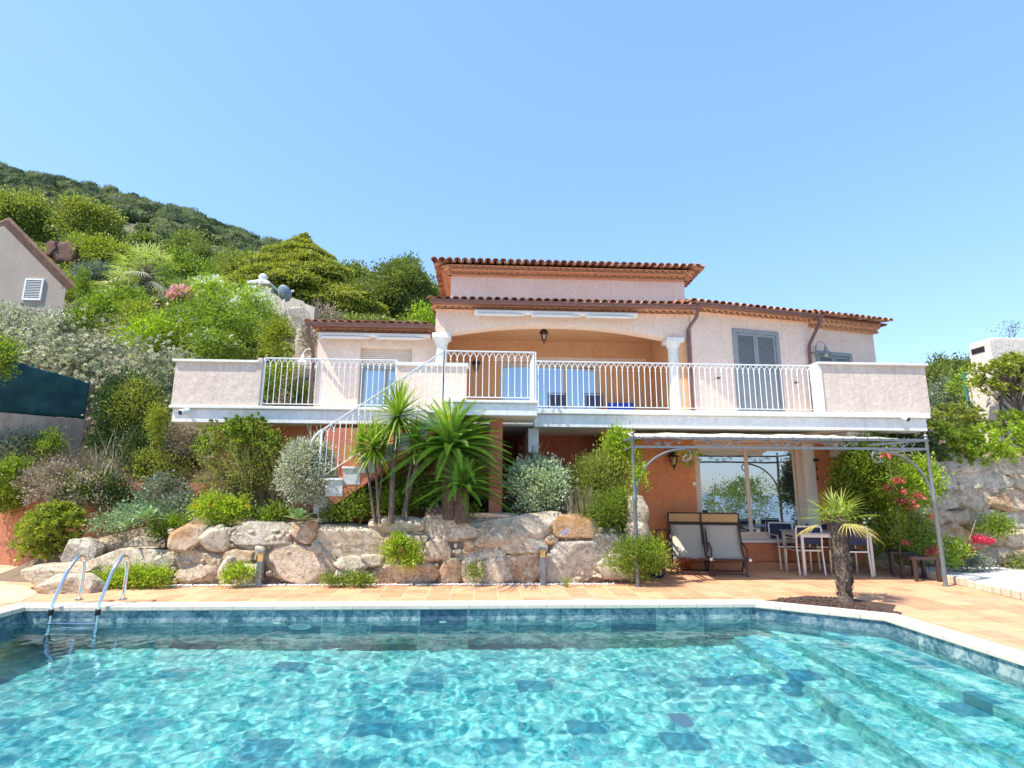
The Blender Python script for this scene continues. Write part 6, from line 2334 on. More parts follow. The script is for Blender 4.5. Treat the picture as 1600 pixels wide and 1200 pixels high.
T('ivy_shrub', 'shrub', 'dark shaded shrub between the screen fence and the left end of the balcony', (136, 272, 575, 742), 12.3, L_dark, 4.5, 2.4, 3, seed=36, n=18, sub=.34)
T('ivy_shrub', 'shrub', 'olive green climber below the silver hedge beside the screen fence', (170, 255, 590, 690), 12.0, L_olive, 4.2, 1.6, 1.5, seed=37)
T('feathery_shrub', 'shrub', 'yellow green feathery shrub under the left tip of the balcony', (228, 264, 630, 705), 11.2, L_yellow, 4, 1.2, 2.4, seed=38)
T('dry_shrub', 'shrub', 'bare tangled grey twigs under the left end of the balcony', (255, 300, 655, 725), 11.3, L_straw, 6, .8, .9, seed=39)


def wisps(name, cat, label, box, Y, mat, n, ln, wd_, lean=.35, dep=.8, curve=.3, seed=0, group=None, tipmat=None):
    """upright grassy stalks growing in a clump"""
    x0, x1, y0, y1 = box
    a = P(x0, y1, Y); b_ = P(x1, y0, Y)
    o_ = empty(name, ((a.x + b_.x) / 2, Y, a.z), label, cat, group)
    V_, var = [], []
    F_ = []
    r = random.Random(seed)
    H_ = b_.z - a.z
    for i in range(n):
        x = r.uniform(a.x, b_.x); y = Y + r.uniform(0, dep)
        h = H_ * r.uniform(.45, 1.0)
        th = r.uniform(0, 6.28); l_ = r.uniform(0, lean) * h
        d = Vector((math.cos(th), math.sin(th), 0))
        base = Vector((x, y, a.z))
        sd = Vector((-d.y, d.x, 0)) * wd_ * r.uniform(.6, 1.3)
        vv_ = r.random()
        k0 = len(V_)
        for j in range(4):
            s = j / 3
            p_ = base + d * l_ * s * (s + curve) + Vector((0, 0, h * s))
            w_ = sd * (1 - .8 * s)
            V_ += [p_ - w_, p_ + w_]
            var += [vv_, vv_]
        for j in range(3):
            F_.append((k0 + 2 * j, k0 + 2 * j + 1, k0 + 2 * j + 3, k0 + 2 * j + 2))
    mk('stalks', [tuple(v) for v in V_], F_, mat, o_, False, None, var)
    return o_


wisps('lavender', 'plant', 'wispy grey brown lavender stalks on the bank below the concrete wall', (-20, 120, 690, 765), 11.9, L_straw, 900, 1, .006, 1.0, seed=40)
wisps('lavender', 'plant', 'dry straw coloured lavender stalks right of the wispy grey clump', (80, 190, 690, 765), 11.7, L_straw, 700, 1, .006, 1.0, seed=41)
T('blue_shrub', 'plant', 'blue green spiky shrub below the concrete wall at the left edge', (-20, 62, 675, 740), 12.0, L_grey, 6, 1.4, 2.2, seed=42)
T('garden_shrub', 'shrub', 'green shrub right of the blue green shrub under the concrete wall', (48, 100, 672, 728), 12.2, L_green, 4.5, 2, 2.6, seed=43)
T('garden_shrub', 'shrub', 'broad dusty pink and green shrub before the orange garden wall', (60, 262, 738, 818), 10.7, L_pink, 4, 2.4, 1.8, seed=44, n=18, sub=.33)
T('garden_shrub', 'shrub', 'dark green undergrowth filling the broad dusty pink shrub', (70, 270, 745, 825), 10.9, L_dark, 4, 2.4, 2.4, seed=45, n=16, sub=.34)
T('garden_shrub', 'shrub', 'dark green shrub hanging over the orange wall at the left edge', (-50, 42, 745, 808), 11.2, L_green, 4.5, 2.4, 2.6, seed=46)
wisps('white_sage', 'plant', 'tall stalks dotted with white buds under the dark ivy shrub', (140, 200, 660, 745), 11.6, L_silver, 110, 1, .006, .6, seed=47)
T('euphorbia_bush', 'shrub', 'lime green bushy shrub at the left end of the stone steps', (20, 138, 784, 884), 9.7, L_yellow, 6, 2.2, 5.5, seed=48, n=26, sub=.32, stem=.02, tuft=True, per=12, lump=.3)
T('ground_cover', 'plant', 'pale green succulent mat around the agave on the left bank', (150, 315, 788, 838), 9.9, L_agave, 4.5, 2.4, 2.4, seed=49, n=16, sub=.3)
T('ground_cover', 'plant', 'pale green leafy mat between the white rock and the lantana', (240, 330, 770, 830), 10.2, L_grey, 4.5, 2.4, 2.4, seed=50, n=12, sub=.34)
T('low_hedge', 'hedge', 'low bright green hedge plant in front of the left rocks by the ladder', (132, 276, 886, 926), 8.95, L_bright, 4, 2.4, 3.4, dep=.25, seed=51, n=16, sub=.3)
T('lantana_bush', 'shrub', 'bright green lantana with orange flowers over the rock wall', (292, 392, 770, 832), 9.45, L_bright, 4, 2.4, 3.2, dep=.5, seed=52, n=12, sub=.36, flowers=(L_orange, 45, .035))
T('pittosporum_bush', 'shrub', 'tall tangled pittosporum with brown twigs and green tips under the balcony', (288, 462, 655, 800), 9.95, L_olive, 4.2, 2.0, 1.5, dep=.45, seed=53, n=22, sub=.32, stem=.05)
T('pittosporum_bush', 'shrub', 'fresh green outer foliage on top of the tangled pittosporum', (286, 462, 650, 740), 9.9, L_green, 5, 2.4, 2.2, dep=.5, seed=54, n=22, sub=.27, tuft=True, per=18)
wisps('dry_twigs', 'twigs', 'brown bare twigs inside the tangled pittosporum', (315, 440, 690, 805), 10.2, L_straw, 500, 1, .007, 1.0, dep=.5, seed=55)
T('round_shrub', 'shrub', 'ball clipped silver leaved shrub beside the foot of the stair', (431, 531, 688, 800), 9.25, L_silver, 3.8, 2.2, 8.0, dep=.9, seed=56, n=10, sub=.5, lump=.08, per=8)
wisps('shoot', 'plant', 'single tall leafy shoot standing above the left clipped ball', (486, 500, 660, 700), 10.0, L_silver, 22, 1, .02, .4, dep=.1, seed=57)
T('round_shrub', 'shrub', 'ball clipped pale variegated shrub right of the cycads', (790, 892, 708, 812), 9.55, L_vari, 5.0, 2.8, 6.5, dep=.9, seed=58, n=10, sub=.5, lump=.08, per=8)
wisps('shoot', 'plant', 'thin leafy shoot standing above the right clipped ball', (832, 846, 690, 722), 9.9, L_silver, 16, 1, .02, .4, dep=.1, seed=59)
T('garden_shrub', 'shrub', 'light green leafy plant at the foot of the yucca stems', (548, 640, 768, 818), 9.5, L_bright, 4.2, 2.4, 3, dep=.5, seed=60, n=12, sub=.36)
T('hibiscus_bush', 'shrub', 'green shrub with a few red flowers between the yuccas and the cycad', (615, 705, 758, 812), 9.6, L_green, 5, 3, 2.6, dep=.5, seed=61, n=12, sub=.36, flowers=(L_red, 6, .05))
T('garden_shrub', 'shrub', 'dark low plants under the two cycads', (640, 800, 780, 815), 9.9, L_dark, 4.5, 2.6, 2.4, dep=.4, seed=62, n=10)
T('garden_shrub', 'shrub', 'small green plant under the lower cycad trunk', (700, 755, 788, 812), 9.45, L_green, 4.5, 2.6, 2.4, dep=.4, seed=63, n=8)
T('garden_shrub', 'shrub', 'low green plants between the pittosporum and the agave', (385, 475, 788, 822), 9.6, L_green, 4.5, 2.6, 2.4, dep=.4, seed=64, n=10)
T('garden_shrub', 'shrub', 'low mixed plants right of the agave on the rock wall', (495, 560, 790, 822), 9.6, L_olive, 4.2, 2.2, 2.0, dep=.4, seed=65, n=10)
T('sedum_mat', 'plant', 'dull pink sedum mat on top of the wall below the cycads', (655, 712, 793, 814), 9.4, L_pink, 3.6, 2, 2.0, dep=.4, seed=66, n=8)
T('westringia_bush', 'shrub', 'big feathery grey green shrub between the clipped ball and pergola post', (885, 990, 712, 828), 9.6, L_olive, 5, 1.2, 3.4, dep=.5, seed=67, n=16, sub=.36, up=.7)
T('westringia_bush', 'shrub', 'darker feathery shrub trailing over the wall beside the pergola post', (905, 1000, 760, 850), 9.35, L_green, 5, 1.2, 2.6, dep=.4, seed=68, n=14, sub=.36)
wisps('straw_grass', 'grass clump', 'straw coloured grassy clump right of the variegated ball', (888, 935, 752, 822), 9.4, L_straw, 260, 1, .007, .5, dep=.3, seed=69)
T('trumpet_vine', 'climber', 'light green climber growing up to the left corner of the pergola', (938, 1003, 668, 765), 9.75, L_bright, 4.6, 2.8, 3, dep=.5, seed=70, n=14, sub=.34)
T('trumpet_vine', 'climber', 'small fresh green tuft on the left pergola post', (987, 1012, 728, 762), 8.98, L_bright, 4.6, 2.8, 3, dep=.6, seed=71, n=6)
T('vine_tips', 'climber', 'hanging yellow green vine tips beside the wall lantern', (1068, 1092, 694, 738), 9.3, L_yellow, 7, 4, 1.3, dep=.5, seed=72, n=5)
T('rosemary_bush', 'shrub', 'green sprawling bush at the foot of the left pergola post', (942, 1040, 836, 910), 8.95, L_green, 4.8, 1.6, 2.6, dep=.5, seed=73, n=16, sub=.34, up=.8)
T('rosemary_bush', 'shrub', 'fresh green foliage spilling beside the hose reel', (990, 1042, 838, 895), 9.2, L_bright, 4.6, 2, 1.8, dep=.5, seed=74, n=10, sub=.36)
T('wall_geranium', 'plant', 'bright green geranium with pale pink flowers in the middle of the rock wall', (590, 667, 838, 892), 9.1, L_bright, 3.8, 2.6, 3, dep=.35, seed=75, n=14, sub=.34, flowers=(L_mag, 14, .035))
T('wall_geranium', 'plant', 'small bright green plant at the foot of the wall left of the bollard light', (344, 398, 882, 920), 9.0, L_bright, 3.8, 2.6, 3, dep=.4, seed=76, n=8, sub=.36, flowers=(L_white, 5, .03))
T('wall_geranium', 'plant', 'low green plants along the foot of the wall under the long boulder', (498, 588, 896, 918), 9.0, L_green, 3.8, 2.4, 2.8, dep=.25, seed=77, n=12, sub=.3)
T('wall_weed', 'plant', 'thin green weed against the pinkish boulder base', (728, 752, 880, 914), 9.1, L_green, 5, 1.6, 1.8, dep=.4, seed=78, n=6)
# pot by the loungers
q = G(1024, 902)
pt = empty('flower_pot', tuple(q), 'dark blue glazed pot with rusty orange foliage at the edge of the terrace', 'flower pot')
MB().lathe([(.12, 0), (.16, .04), (.19, .16), (.2, .18), (.17, .18), (.15, .1)], q, 20).build('pot', m_basic('blue glaze', (.02, .03, .09), .25, 9, .2), pt, True)
bl, c_, r_ = bbox_blobs(1003, 1056, 872, 898, q.y - .2, .8, 8, .4, 3)
foliage('foliage', bl, 1100, .035, .018, m_leaf('rusty leaf', (.30, .16, .05), (.62, .40, .16), .3), pt)
T('ivy_shrub', 'shrub', 'shaded green undergrowth on the bank under the left tip of the balcony', (175, 300, 668, 765), 11.6, L_dark, 4.5, 2.4, 3.2, seed=120, n=18, sub=.34)
T('ivy_shrub', 'shrub', 'olive undergrowth between the tall white stalks and the pittosporum', (200, 305, 700, 770), 11.4, L_olive, 4.5, 2.2, 2.2, seed=121, n=14, sub=.36)
T('garden_shrub', 'shrub', 'olive green shrub before the orange wall behind the lime bush', (80, 180, 735, 790), 11.0, L_olive, 4.2, 2.2, 2.6, seed=122, n=14, sub=.36)
T('garden_shrub', 'shrub', 'pale leaved shrub before the orange wall left of the pittosporum', (215, 300, 740, 800), 10.6, L_grey, 4.2, 2.4, 2.4, seed=123, n=14, sub=.36)
T('garden_shrub', 'shrub', 'fresh green shrub at the foot of the stair behind the yucca trunks', (560, 690, 740, 800), 9.75, L_green, 4.6, 2.6, 2.4, dep=.3, seed=124, n=14, sub=.36)
T('garden_shrub', 'shrub', 'leafy shrub filling the gap between the clipped ball and the yuccas', (515, 580, 762, 815), 9.35, L_green, 4.6, 2.6, 2.4, dep=.4, seed=125, n=10, sub=.36)
T('garden_shrub', 'shrub', 'low dark shrub on the slope beside the neighbour gable', (96, 150, 440, 480), 22.5, L_green, 4.6, 2.6, 2.4, seed=126, n=10, sub=.36)
T('oak_tree', 'tree', 'bright rounded oak on the slope just left of the cedar top', (335, 420, 396, 455), 33, L_olive, 4.6, 3, 2.6, seed=127, trunk=True, n=12)
T('oak_tree', 'tree', 'green oak on the slope right of the dark oak behind the fan palm', (285, 345, 385, 432), 44, L_oak, 4.6, 3, 2.6, seed=128, trunk=True, n=12)
T('oak_tree', 'tree', 'dark tree on the slope directly behind the gate pillar', (385, 440, 405, 470), 29, L_oak, 4.6, 3, 2.6, seed=129, trunk=True, n=12)
T('garden_shrub', 'shrub', 'green shrub over the top of the terracotta wall at the far left', (-30, 60, 715, 795), 11.0, L_green, 4.6, 2.4, 3.2, seed=132, n=16, sub=.34)
T('garden_shrub', 'shrub', 'dry pinkish brown shrub over the terracotta wall right of the green one', (30, 130, 718, 800), 10.9, L_pink, 4.6, 2.0, 2.6, seed=133, n=16, sub=.34)
T('silver_shrub', 'shrub', 'silver leaved shrub below the neighbour house window', (-30, 60, 482, 535), 17.5, L_silver, 4.6, 2.2, 4, seed=134, n=12, sub=.36)
T('silver_shrub', 'shrub', 'silver leaved shrub at the right foot of the neighbour house wall', (45, 120, 488, 540), 17.0, L_silver, 4.6, 2.2, 4, seed=135, n=12, sub=.36)
T('ivy_shrub', 'shrub', 'dark shrub on the bank directly right of the screen fence end', (134, 200, 640, 735), 12.6, L_dark, 4.5, 2.4, 3.2, seed=140, n=16, sub=.34)
T('ivy_shrub', 'shrub', 'shaded green shrub under the balcony slab left of the pittosporum', (235, 320, 662, 735), 11.9, L_dark, 4.5, 2.4, 3.4, seed=141, n=16, sub=.34)
T('ground_cover', 'plant', 'small leafy ground cover between the agaves and the first big boulder', (225, 300, 808, 848), 9.5, L_green, 4.2, 2.4, 2.8, seed=142, n=12, sub=.34, dep=.4)
# right side
T('jasmine_climber', 'climber', 'dark green climber with tiny white flowers covering the corner of the orange wall', (1312, 1420, 680, 885), 10.35, L_green, 4.6, 2.8, 6, dep=.25, seed=80, n=28, sub=.32, flowers=(L_white, 70, .022))
T('jasmine_climber', 'climber', 'lower dark climber foliage behind the dining chairs', (1355, 1470, 800, 890), 10.1, L_green, 4.6, 2.8, 5, dep=.4, seed=81, n=18, sub=.34, flowers=(L_white, 40, .022))
T('vine_climber', 'climber', 'bright green climber behind the right pergola brace', (1398, 1474, 715, 790), 9.9, L_bright, 5, 3.2, 5, dep=.4, seed=82, n=16, sub=.34)
T('vine_climber', 'climber', 'dark foliage hanging over the pergola end under the balcony', (1360, 1470, 668, 730), 10.7, L_dark, 4.8, 3, 2.8, dep=.4, seed=83, n=16, sub=.34)
bv = empty('bougainvillea', tuple(G(1440, 900)), 'bougainvillea with coral red flower clusters behind the right pergola post', 'bougainvillea')
cl_ = [((P(a, c, 9.75).x, 9.75, P(a, c, 9.75).z), (rr4 * .9, rr4, rr4 * .5)) for a, c, rr4 in ((1403, 752, .08), (1388, 763, .07), (1408, 770, .06), (1418, 782, .10), (1434, 776, .09), (1425, 792, .09), (1408, 784, .06), (1385, 712, .06), (1456, 808, .05), (1418, 848, .05), (1452, 862, .10), (1462, 858, .07))]
cen, ax, var = cloud(cl_, 1100, .04, per=5, cr=.035, inner=.6)
V_, F_ = leaf_arrays(cen, ax, .045, .04)
mk('flowers', V_, F_, L_red, bv, False, None, np.repeat(var, 4))
tb = MB()
gb_ = G(1440, 895)
for (a, c) in ((1403, 752), (1425, 785), (1388, 715), (1452, 862), (1456, 808)):
    e = P(a, c, 9.78)
    tb.tube([Vector((P(1405, 860, 9.9).x, 9.9, .1)), Vector((P(1402, 800, 9.85).x, 9.85, 1.1)), e], [.010, .007, .004], 6)
tb.build('stem', M_twig, bv)
foliage('leaves', [((c_[0][0], c_[0][1] + .04, c_[0][2] - .03), (c_[1][0] * 1.6, .1, c_[1][2] * 1.8)) for c_ in cl_] + [((P(1402, y_, 9.85).x, 9.86, P(1402, y_, 9.85).z), (.10, .08, .16)) for y_ in (720, 740, 790, 815, 840)], 2600, .045, .028, L_green, bv, per=8)
bv2 = empty('bougainvillea', (P(1500, 880, 10.6).x, 10.6, 0), 'pink bougainvillea sprays leaning on the right stone wall above the gravel', 'bougainvillea')
cl_ = [((P(a, c, 10.5).x, 10.5, P(a, c, 10.5).z), (rr4, rr4, rr4 * .6)) for a, c, rr4 in ((1530, 845, .15), (1545, 848, .12), (1512, 862, .12), (1522, 843, .1), (1506, 870, .08), (1490, 845, .05))]
cen, ax, var = cloud(cl_, 600, .04, per=5, cr=.035, inner=.6)
V_, F_ = leaf_arrays(cen, ax, .045, .04)
mk('flowers', V_, F_, m_leaf('crimson blossom', (.6, .03, .10), (.85, .12, .22), .35), bv2, False, None, np.repeat(var, 4))
tb = MB()
for (a, c) in ((1523, 838), (1545, 848), (1510, 865), (1525, 812)):
    tb.tube([Vector((P(1500, 878, 10.6).x, 10.6, .25)), P(1508, 862, 10.55), P(a, c, 10.5)], [.018, .012, .006], 6)
tb.build('stem', M_twig, bv2)
T('wall_shrub', 'shrub', 'dark green cushion shrub growing out of the right stone wall', (1524, 1588, 806, 846), 10.7, L_green, 4.6, 2.4, 3, dep=.5, seed=84, n=12, sub=.36)
T('wall_shrub', 'shrub', 'leafy green shrub right behind the right pergola post', (1466, 1508, 838, 886), 10.2, L_bright, 4.6, 2.4, 2.4, dep=.6, seed=85, n=10, sub=.36, flowers=(L_white, 10, .03))
T('silver_shrub', 'plant', 'low silver grey plant at the foot of the right stone wall', (1480, 1550, 868, 894), 10.3, L_grey, 4.6, 2.4, 2.4, dep=.5, seed=86, n=10, sub=.36)
T('silver_shrub', 'plant', 'dry yellow green tuft at the foot of the wall at the right edge', (1572, 1625, 870, 892), 10.6, L_olive, 4.6, 1.6, 2.4, dep=.5, seed=87, n=8, sub=.36)
T('bank_shrub', 'shrub', 'green trailing shrub at the top of the stone wall behind the pergola post', (1445, 1520, 690, 745), 11.2, L_green, 6, 2, 3, seed=130, n=16, sub=.32, tuft=True, per=16)
T('bank_shrub', 'shrub', 'olive trailing shrub at the top of the stone wall near the right edge', (1510, 1600, 690, 738), 11.3, L_olive, 6, 2, 3, seed=131, n=16, sub=.32, tuft=True, per=16)
for i, (x0, x1, y0, y1, Y, mt, lb) in enumerate(((1440, 1530, 655, 738, 10.9, L_green, 'spiky leaved green shrub hanging over the stone wall next to the balcony end'), (1500, 1580, 662, 742, 10.8, L_bright, 'light green spiky shrub hanging over the middle of the right stone wall'),
                                           (1560, 1650, 648, 745, 10.9, L_bright, 'light green shrub over the stone wall at the right edge'), (1455, 1545, 628, 690, 11.6, L_olive, 'olive green shrub behind the wall shrubs beside the balcony end'),
                                           (1545, 1640, 640, 700, 11.7, L_green, 'green shrub at the foot of the white outdoor kitchen'))):
    o_ = T('bank_shrub', 'shrub', lb, (x0, x1, y0, y1), Y, mt, 6.5, 2.0, 3.0, dep=.5, seed=90 + i, n=22, sub=.30, per=22, tuft=True, lump=.35)
T('bank_shrub', 'shrub', 'pale grey green shrub just behind the right end of the balcony', (1452, 1512, 592, 665), 14.0, L_grey, 5, 2, 3, seed=96, n=12)
T('bank_shrub', 'shrub', 'bright leafy shrub between the grey shrub and the teal post', (1488, 1522, 580, 640), 13.6, L_bright, 5, 3, 2.6, seed=97, n=10)
T('oak_tree', 'tree', 'dark oak wood edge on the low hill right of the balcony end', (1442, 1500, 562, 612), 50, L_oak, 5, 3.5, 3, seed=98, trunk=True)
T('oak_tree', 'tree', 'oak on the low hill just left of the white chimney block', (1485, 1540, 563, 615), 46, L_oak, 5, 3.5, 3, seed=99, trunk=True)
T('small_tree', 'tree', 'small yellow green tree in front of the white outdoor kitchen', (1514, 1640, 556, 622), 12.0, L_yellow, 8, 2.6, 4.2, tuft=True, per=12, seed=100, n=22, sub=.28, trunk=2.6, dep=.6, up=.9)
T('sprig_tree', 'tree', 'thin sparse tree tip rising behind the white chimney block', (1563, 1592, 500, 545), 17, L_grey, 5, 1.2, .5, seed=101, n=6, trunk=4.0)
# shrubs behind the viewer, mirrored in the glass door
for i, (x, y, s, lb) in enumerate(((5.5, -4.2, 1.2, 'rounded green shrub at the far side of the terrace behind the pool'), (8.5, -3.2, 1.5, 'larger green shrub at the seaward edge of the terrace'), (11.0, -1.0, 1.4, 'green shrub on the seaward terrace edge by the right path'), (2.0, -4.6, .9, 'low green shrub on the seaward terrace edge'))):
    o_ = empty('terrace_shrub', (x, y, 0), lb, 'shrub', 'shrubs on the seaward side of the terrace')
    foliage('foliage', [((x, y, s * .6), (s, s, s * .8)), ((x + .6, y, s * .9), (s * .6, s * .6, s * .6)), ((x - .7, y, s * .5), (s * .6, s * .6, s * .6))], 5000, .09, .05, L_green, o_)


# ---------------------------------------------------------------- palms, cycads, yuccas, agaves
def frond_cycad(V_, F_, var, base, az, el, L_, droop, vv_, nl=50, ll=.085):
    d0 = Vector((math.cos(az) * math.cos(el), math.sin(az) * math.cos(el), math.sin(el)))
    h = Vector((math.cos(az), math.sin(az), 0))
    pts = []
    for j in range(9):
        s = j / 8
        pts.append(base + d0 * L_ * s + Vector((0, 0, -1)) * droop * L_ * s * s + h * .12 * L_ * s * s)
    for j in range(8):
        a, c = pts[j], pts[j + 1]
        k0 = len(V_)
        sd = h.cross(Vector((0, 0, 1))) * .006
        V_ += [a - sd, a + sd, c + sd, c - sd]; var += [vv_ * .6] * 4
        F_.append((k0, k0 + 1, k0 + 2, k0 + 3))
    side = h.cross(Vector((0, 0, 1))).normalized()
    for i in range(nl):
        s = .12 + .88 * i / (nl - 1)
        f_ = s * 8; j = min(7, int(f_))
        p_ = pts[j].lerp(pts[j + 1], f_ - j)
        tg = (pts[j + 1] - pts[j]).normalized()
        up_ = side.cross(tg).normalized()
        l_ = ll * (math.sin(math.pi * (s * .88 + .1)) ** .6) * (L_ / .9)
        for sg in (-1, 1):
            d = (side * sg * .9 + tg * .55 + up_ * .42).normalized()
            e = p_ + d * l_
            wv = tg * .0042 * (L_ / .9)
            k0 = len(V_)
            V_ += [p_ - wv * .6, p_ + wv * .6, (p_ + e) / 2 + wv + up_ * .006, e, (p_ + e) / 2 - wv + up_ * .006]
            v2 = min(1, max(0, vv_ + random.uniform(-.1, .1)))
            var += [v2] * 5
            F_.append((k0, k0 + 1, k0 + 2, k0 + 3, k0 + 4))


def cycad(px_, py_, Y, L_, n, label, z_ground, el=(R(5), R(78)), seed=0, trunkh=.4):
    r = random.Random(seed)
    c = P(px_, py_, Y)
    o_ = empty('cycad', (c.x, Y, z_ground), label, 'cycad')
    V_, F_, var = [], [], []
    for i in range(n):
        t = (i + .5) / n
        az = i * 2.39996 + r.uniform(-.1, .1)
        e = el[0] + (el[1] - el[0]) * t ** .8
        LL = L_ * r.uniform(.88, 1.05) * (1 - .1 * t)
        frond_cycad(V_, F_, var, c + Vector((0, 0, .08 * t)), az, e, LL, .35 * math.cos(e) + .12, .18 + .82 * t * r.uniform(.75, 1.15))
    mk('fronds', [tuple(v) for v in V_], F_, L_cyc, o_, False, None, var)
    MB().lathe([(.11, 0), (.13, .1), (.12, max(.12, c.z - z_ground - .1)), (.1, max(.15, c.z - z_ground + .06))], (c.x, Y, z_ground), 14).build('trunk', m_basic('shaggy cycad trunk', (.16, .10, .07), .95, 30, .5, 1.0, 40, bdist=.04), o_, True)


cycad(704, 706, 9.45, 1.16, 130, 'tall cycad with a bright upright crown of fronds in front of the stair landing', 1.0, (R(-16), R(80)), 1)
cycad(722, 768, 9.4, .84, 80, 'shorter cycad in front of the tall one with spreading dark fronds', .95, (R(-6), R(72)), 2)


def sword(V_, F_, var, base, d, L_, w_, droop, vv_, seg=5, trough=.35):
    d = Vector(d).normalized()
    side = d.cross(Vector((0, 0, 1)))
    side = side.normalized() if side.length > 1e-3 else Vector((1, 0, 0))
    upv = side.cross(d).normalized()
    k0 = len(V_)
    for j in range(seg + 1):
        s = j / seg
        p_ = base + d * L_ * s + Vector((0, 0, -1)) * droop * L_ * s * s
        w2 = w_ * (1 - s ** 2.2) * (.55 + .9 * min(s * 3, 1) * .5) + .0008
        V_ += [p_ - side * w2 + upv * w2 * trough, p_, p_ + side * w2 + upv * w2 * trough]
        var += [min(1, vv_ + .15 * s)] * 3
    for j in range(seg):
        a = k0 + j * 3
        F_.append((a, a + 1, a + 4, a + 3)); F_.append((a + 1, a + 2, a + 5, a + 4))


def yucca(stems, label, zg):
    """stems: (head px, head py, Y, foot px, n leaves, length, bend)"""
    a = P(stems[0][3], 770, stems[0][2])
    o_ = empty('yucca_tree', (a.x, stems[0][2], zg), label, 'yucca')
    r = random.Random(8)
    for (hx, hy, Y, fx, n, L_, rad) in stems:
        h = P(hx, hy, Y); f_ = Vector((P(fx, 775, Y).x, Y, zg))
        m_ = f_.lerp(h, .5) + Vector((r.uniform(-.05, .05), 0, 0))
        MB().tube([f_, m_, h + Vector((0, 0, -.02))], [rad, rad * .85, rad * .8], 10).build('trunk', M_bark, o_, True)
        if n == 0:
            continue
        V_, F_, var = [], [], []
        for i in range(n):
            t = (i + .5) / n
            az = i * 2.39996
            el = R(-48) + R(132) * t
            d = (math.cos(az) * math.cos(el), math.sin(az) * math.cos(el), math.sin(el))
            sword(V_, F_, var, h + Vector((0, 0, .1 * t - .05)), d, L_ * r.uniform(.85, 1.1), .021, .16 * math.cos(el) + (.1 if el < 0 else 0), r.uniform(.2, .7) + .2 * t)
        mk('leaves', [tuple(v) for v in V_], F_, L_yuc, o_, False, None, var)


yucca([(622, 650, 9.25, 613, 150, .66, .05), (584, 700, 9.2, 596, 110, .52, .024), (564, 692, 9.28, 588, 60, .40, .026), (600, 694, 9.3, 590, 40, .34, .02), (649, 690, 9.3, 636, 60, .42, .026), (652, 722, 9.35, 630, 0, .0, .045)],
      'cluster of yuccas with several grey trunks and pale green sword leaf heads beside the stair', .95)


def agave(px_, py_, Y, L_, n, label, w_=.05):
    c = P(px_, py_, Y)
    V_, F_, var = [], [], []
    r = random.Random(int(px_))
    for i in range(n):
        t = (i + .5) / n
        az = i * 2.39996
        el = R(8) + R(74) * t
        d = (math.cos(az) * math.cos(el), math.sin(az) * math.cos(el), math.sin(el))
        sword(V_, F_, var, c + Vector((0, 0, -.05)), d, L_ * (1 - .3 * t), w_, .12 * math.cos(el), r.uniform(.2, .8), 7, .5)
    o_ = mk('agave', [tuple(v) for v in V_], F_, L_agave, None, True, None, var)
    tag(o_, label, 'agave', None, 'thing')


agave(467, 808, 9.25, .30, 26, 'pale green agave rosette on top of the rock wall below the clipped ball')
agave(228, 808, 9.45, .36, 26, 'pale green agave rosette among the succulents on the left bank')
agave(200, 818, 9.45, .24, 18, 'small agave rosette left of the bigger one on the left bank', .035)


def small_agap():
    c = P(886, 908, 9.05)
    c.z = .0
    o_ = empty('agapanthus', (c.x, 9.05, 0), 'agapanthus with one pale violet flower head before the grey slab rock', 'agapanthus')
    V_, F_, var = [], [], []
    r = random.Random(2)
    for i in range(16):
        az = i * 2.4; el = R(r.uniform(35, 80))
        sword(V_, F_, var, c, (math.cos(az) * math.cos(el), math.sin(az) * math.cos(el), math.sin(el)), r.uniform(.2, .32), .010, .35, r.random())
    mk('leaves', [tuple(v) for v in V_], F_, L_green, o_, False, None, var)
    t = P(883, 832, 9.05)
    MB().tube([c, c.lerp(t, .5) + Vector((.01, 0, 0)), t], .005, 5).build('stem', M_twig, o_)
    cen, ax, var = cloud([((t.x, t.y, t.z), (.07, .07, .05))], 150, .03, per=5, cr=.015, inner=.1)
    V2, F2 = leaf_arrays(cen, ax, .03, .014)
    mk('flowers', V2, F2, m_leaf('violet blossom', (.40, .36, .62), (.62, .58, .82), .3), o_, False, None, np.repeat(var, 4))


small_agap()


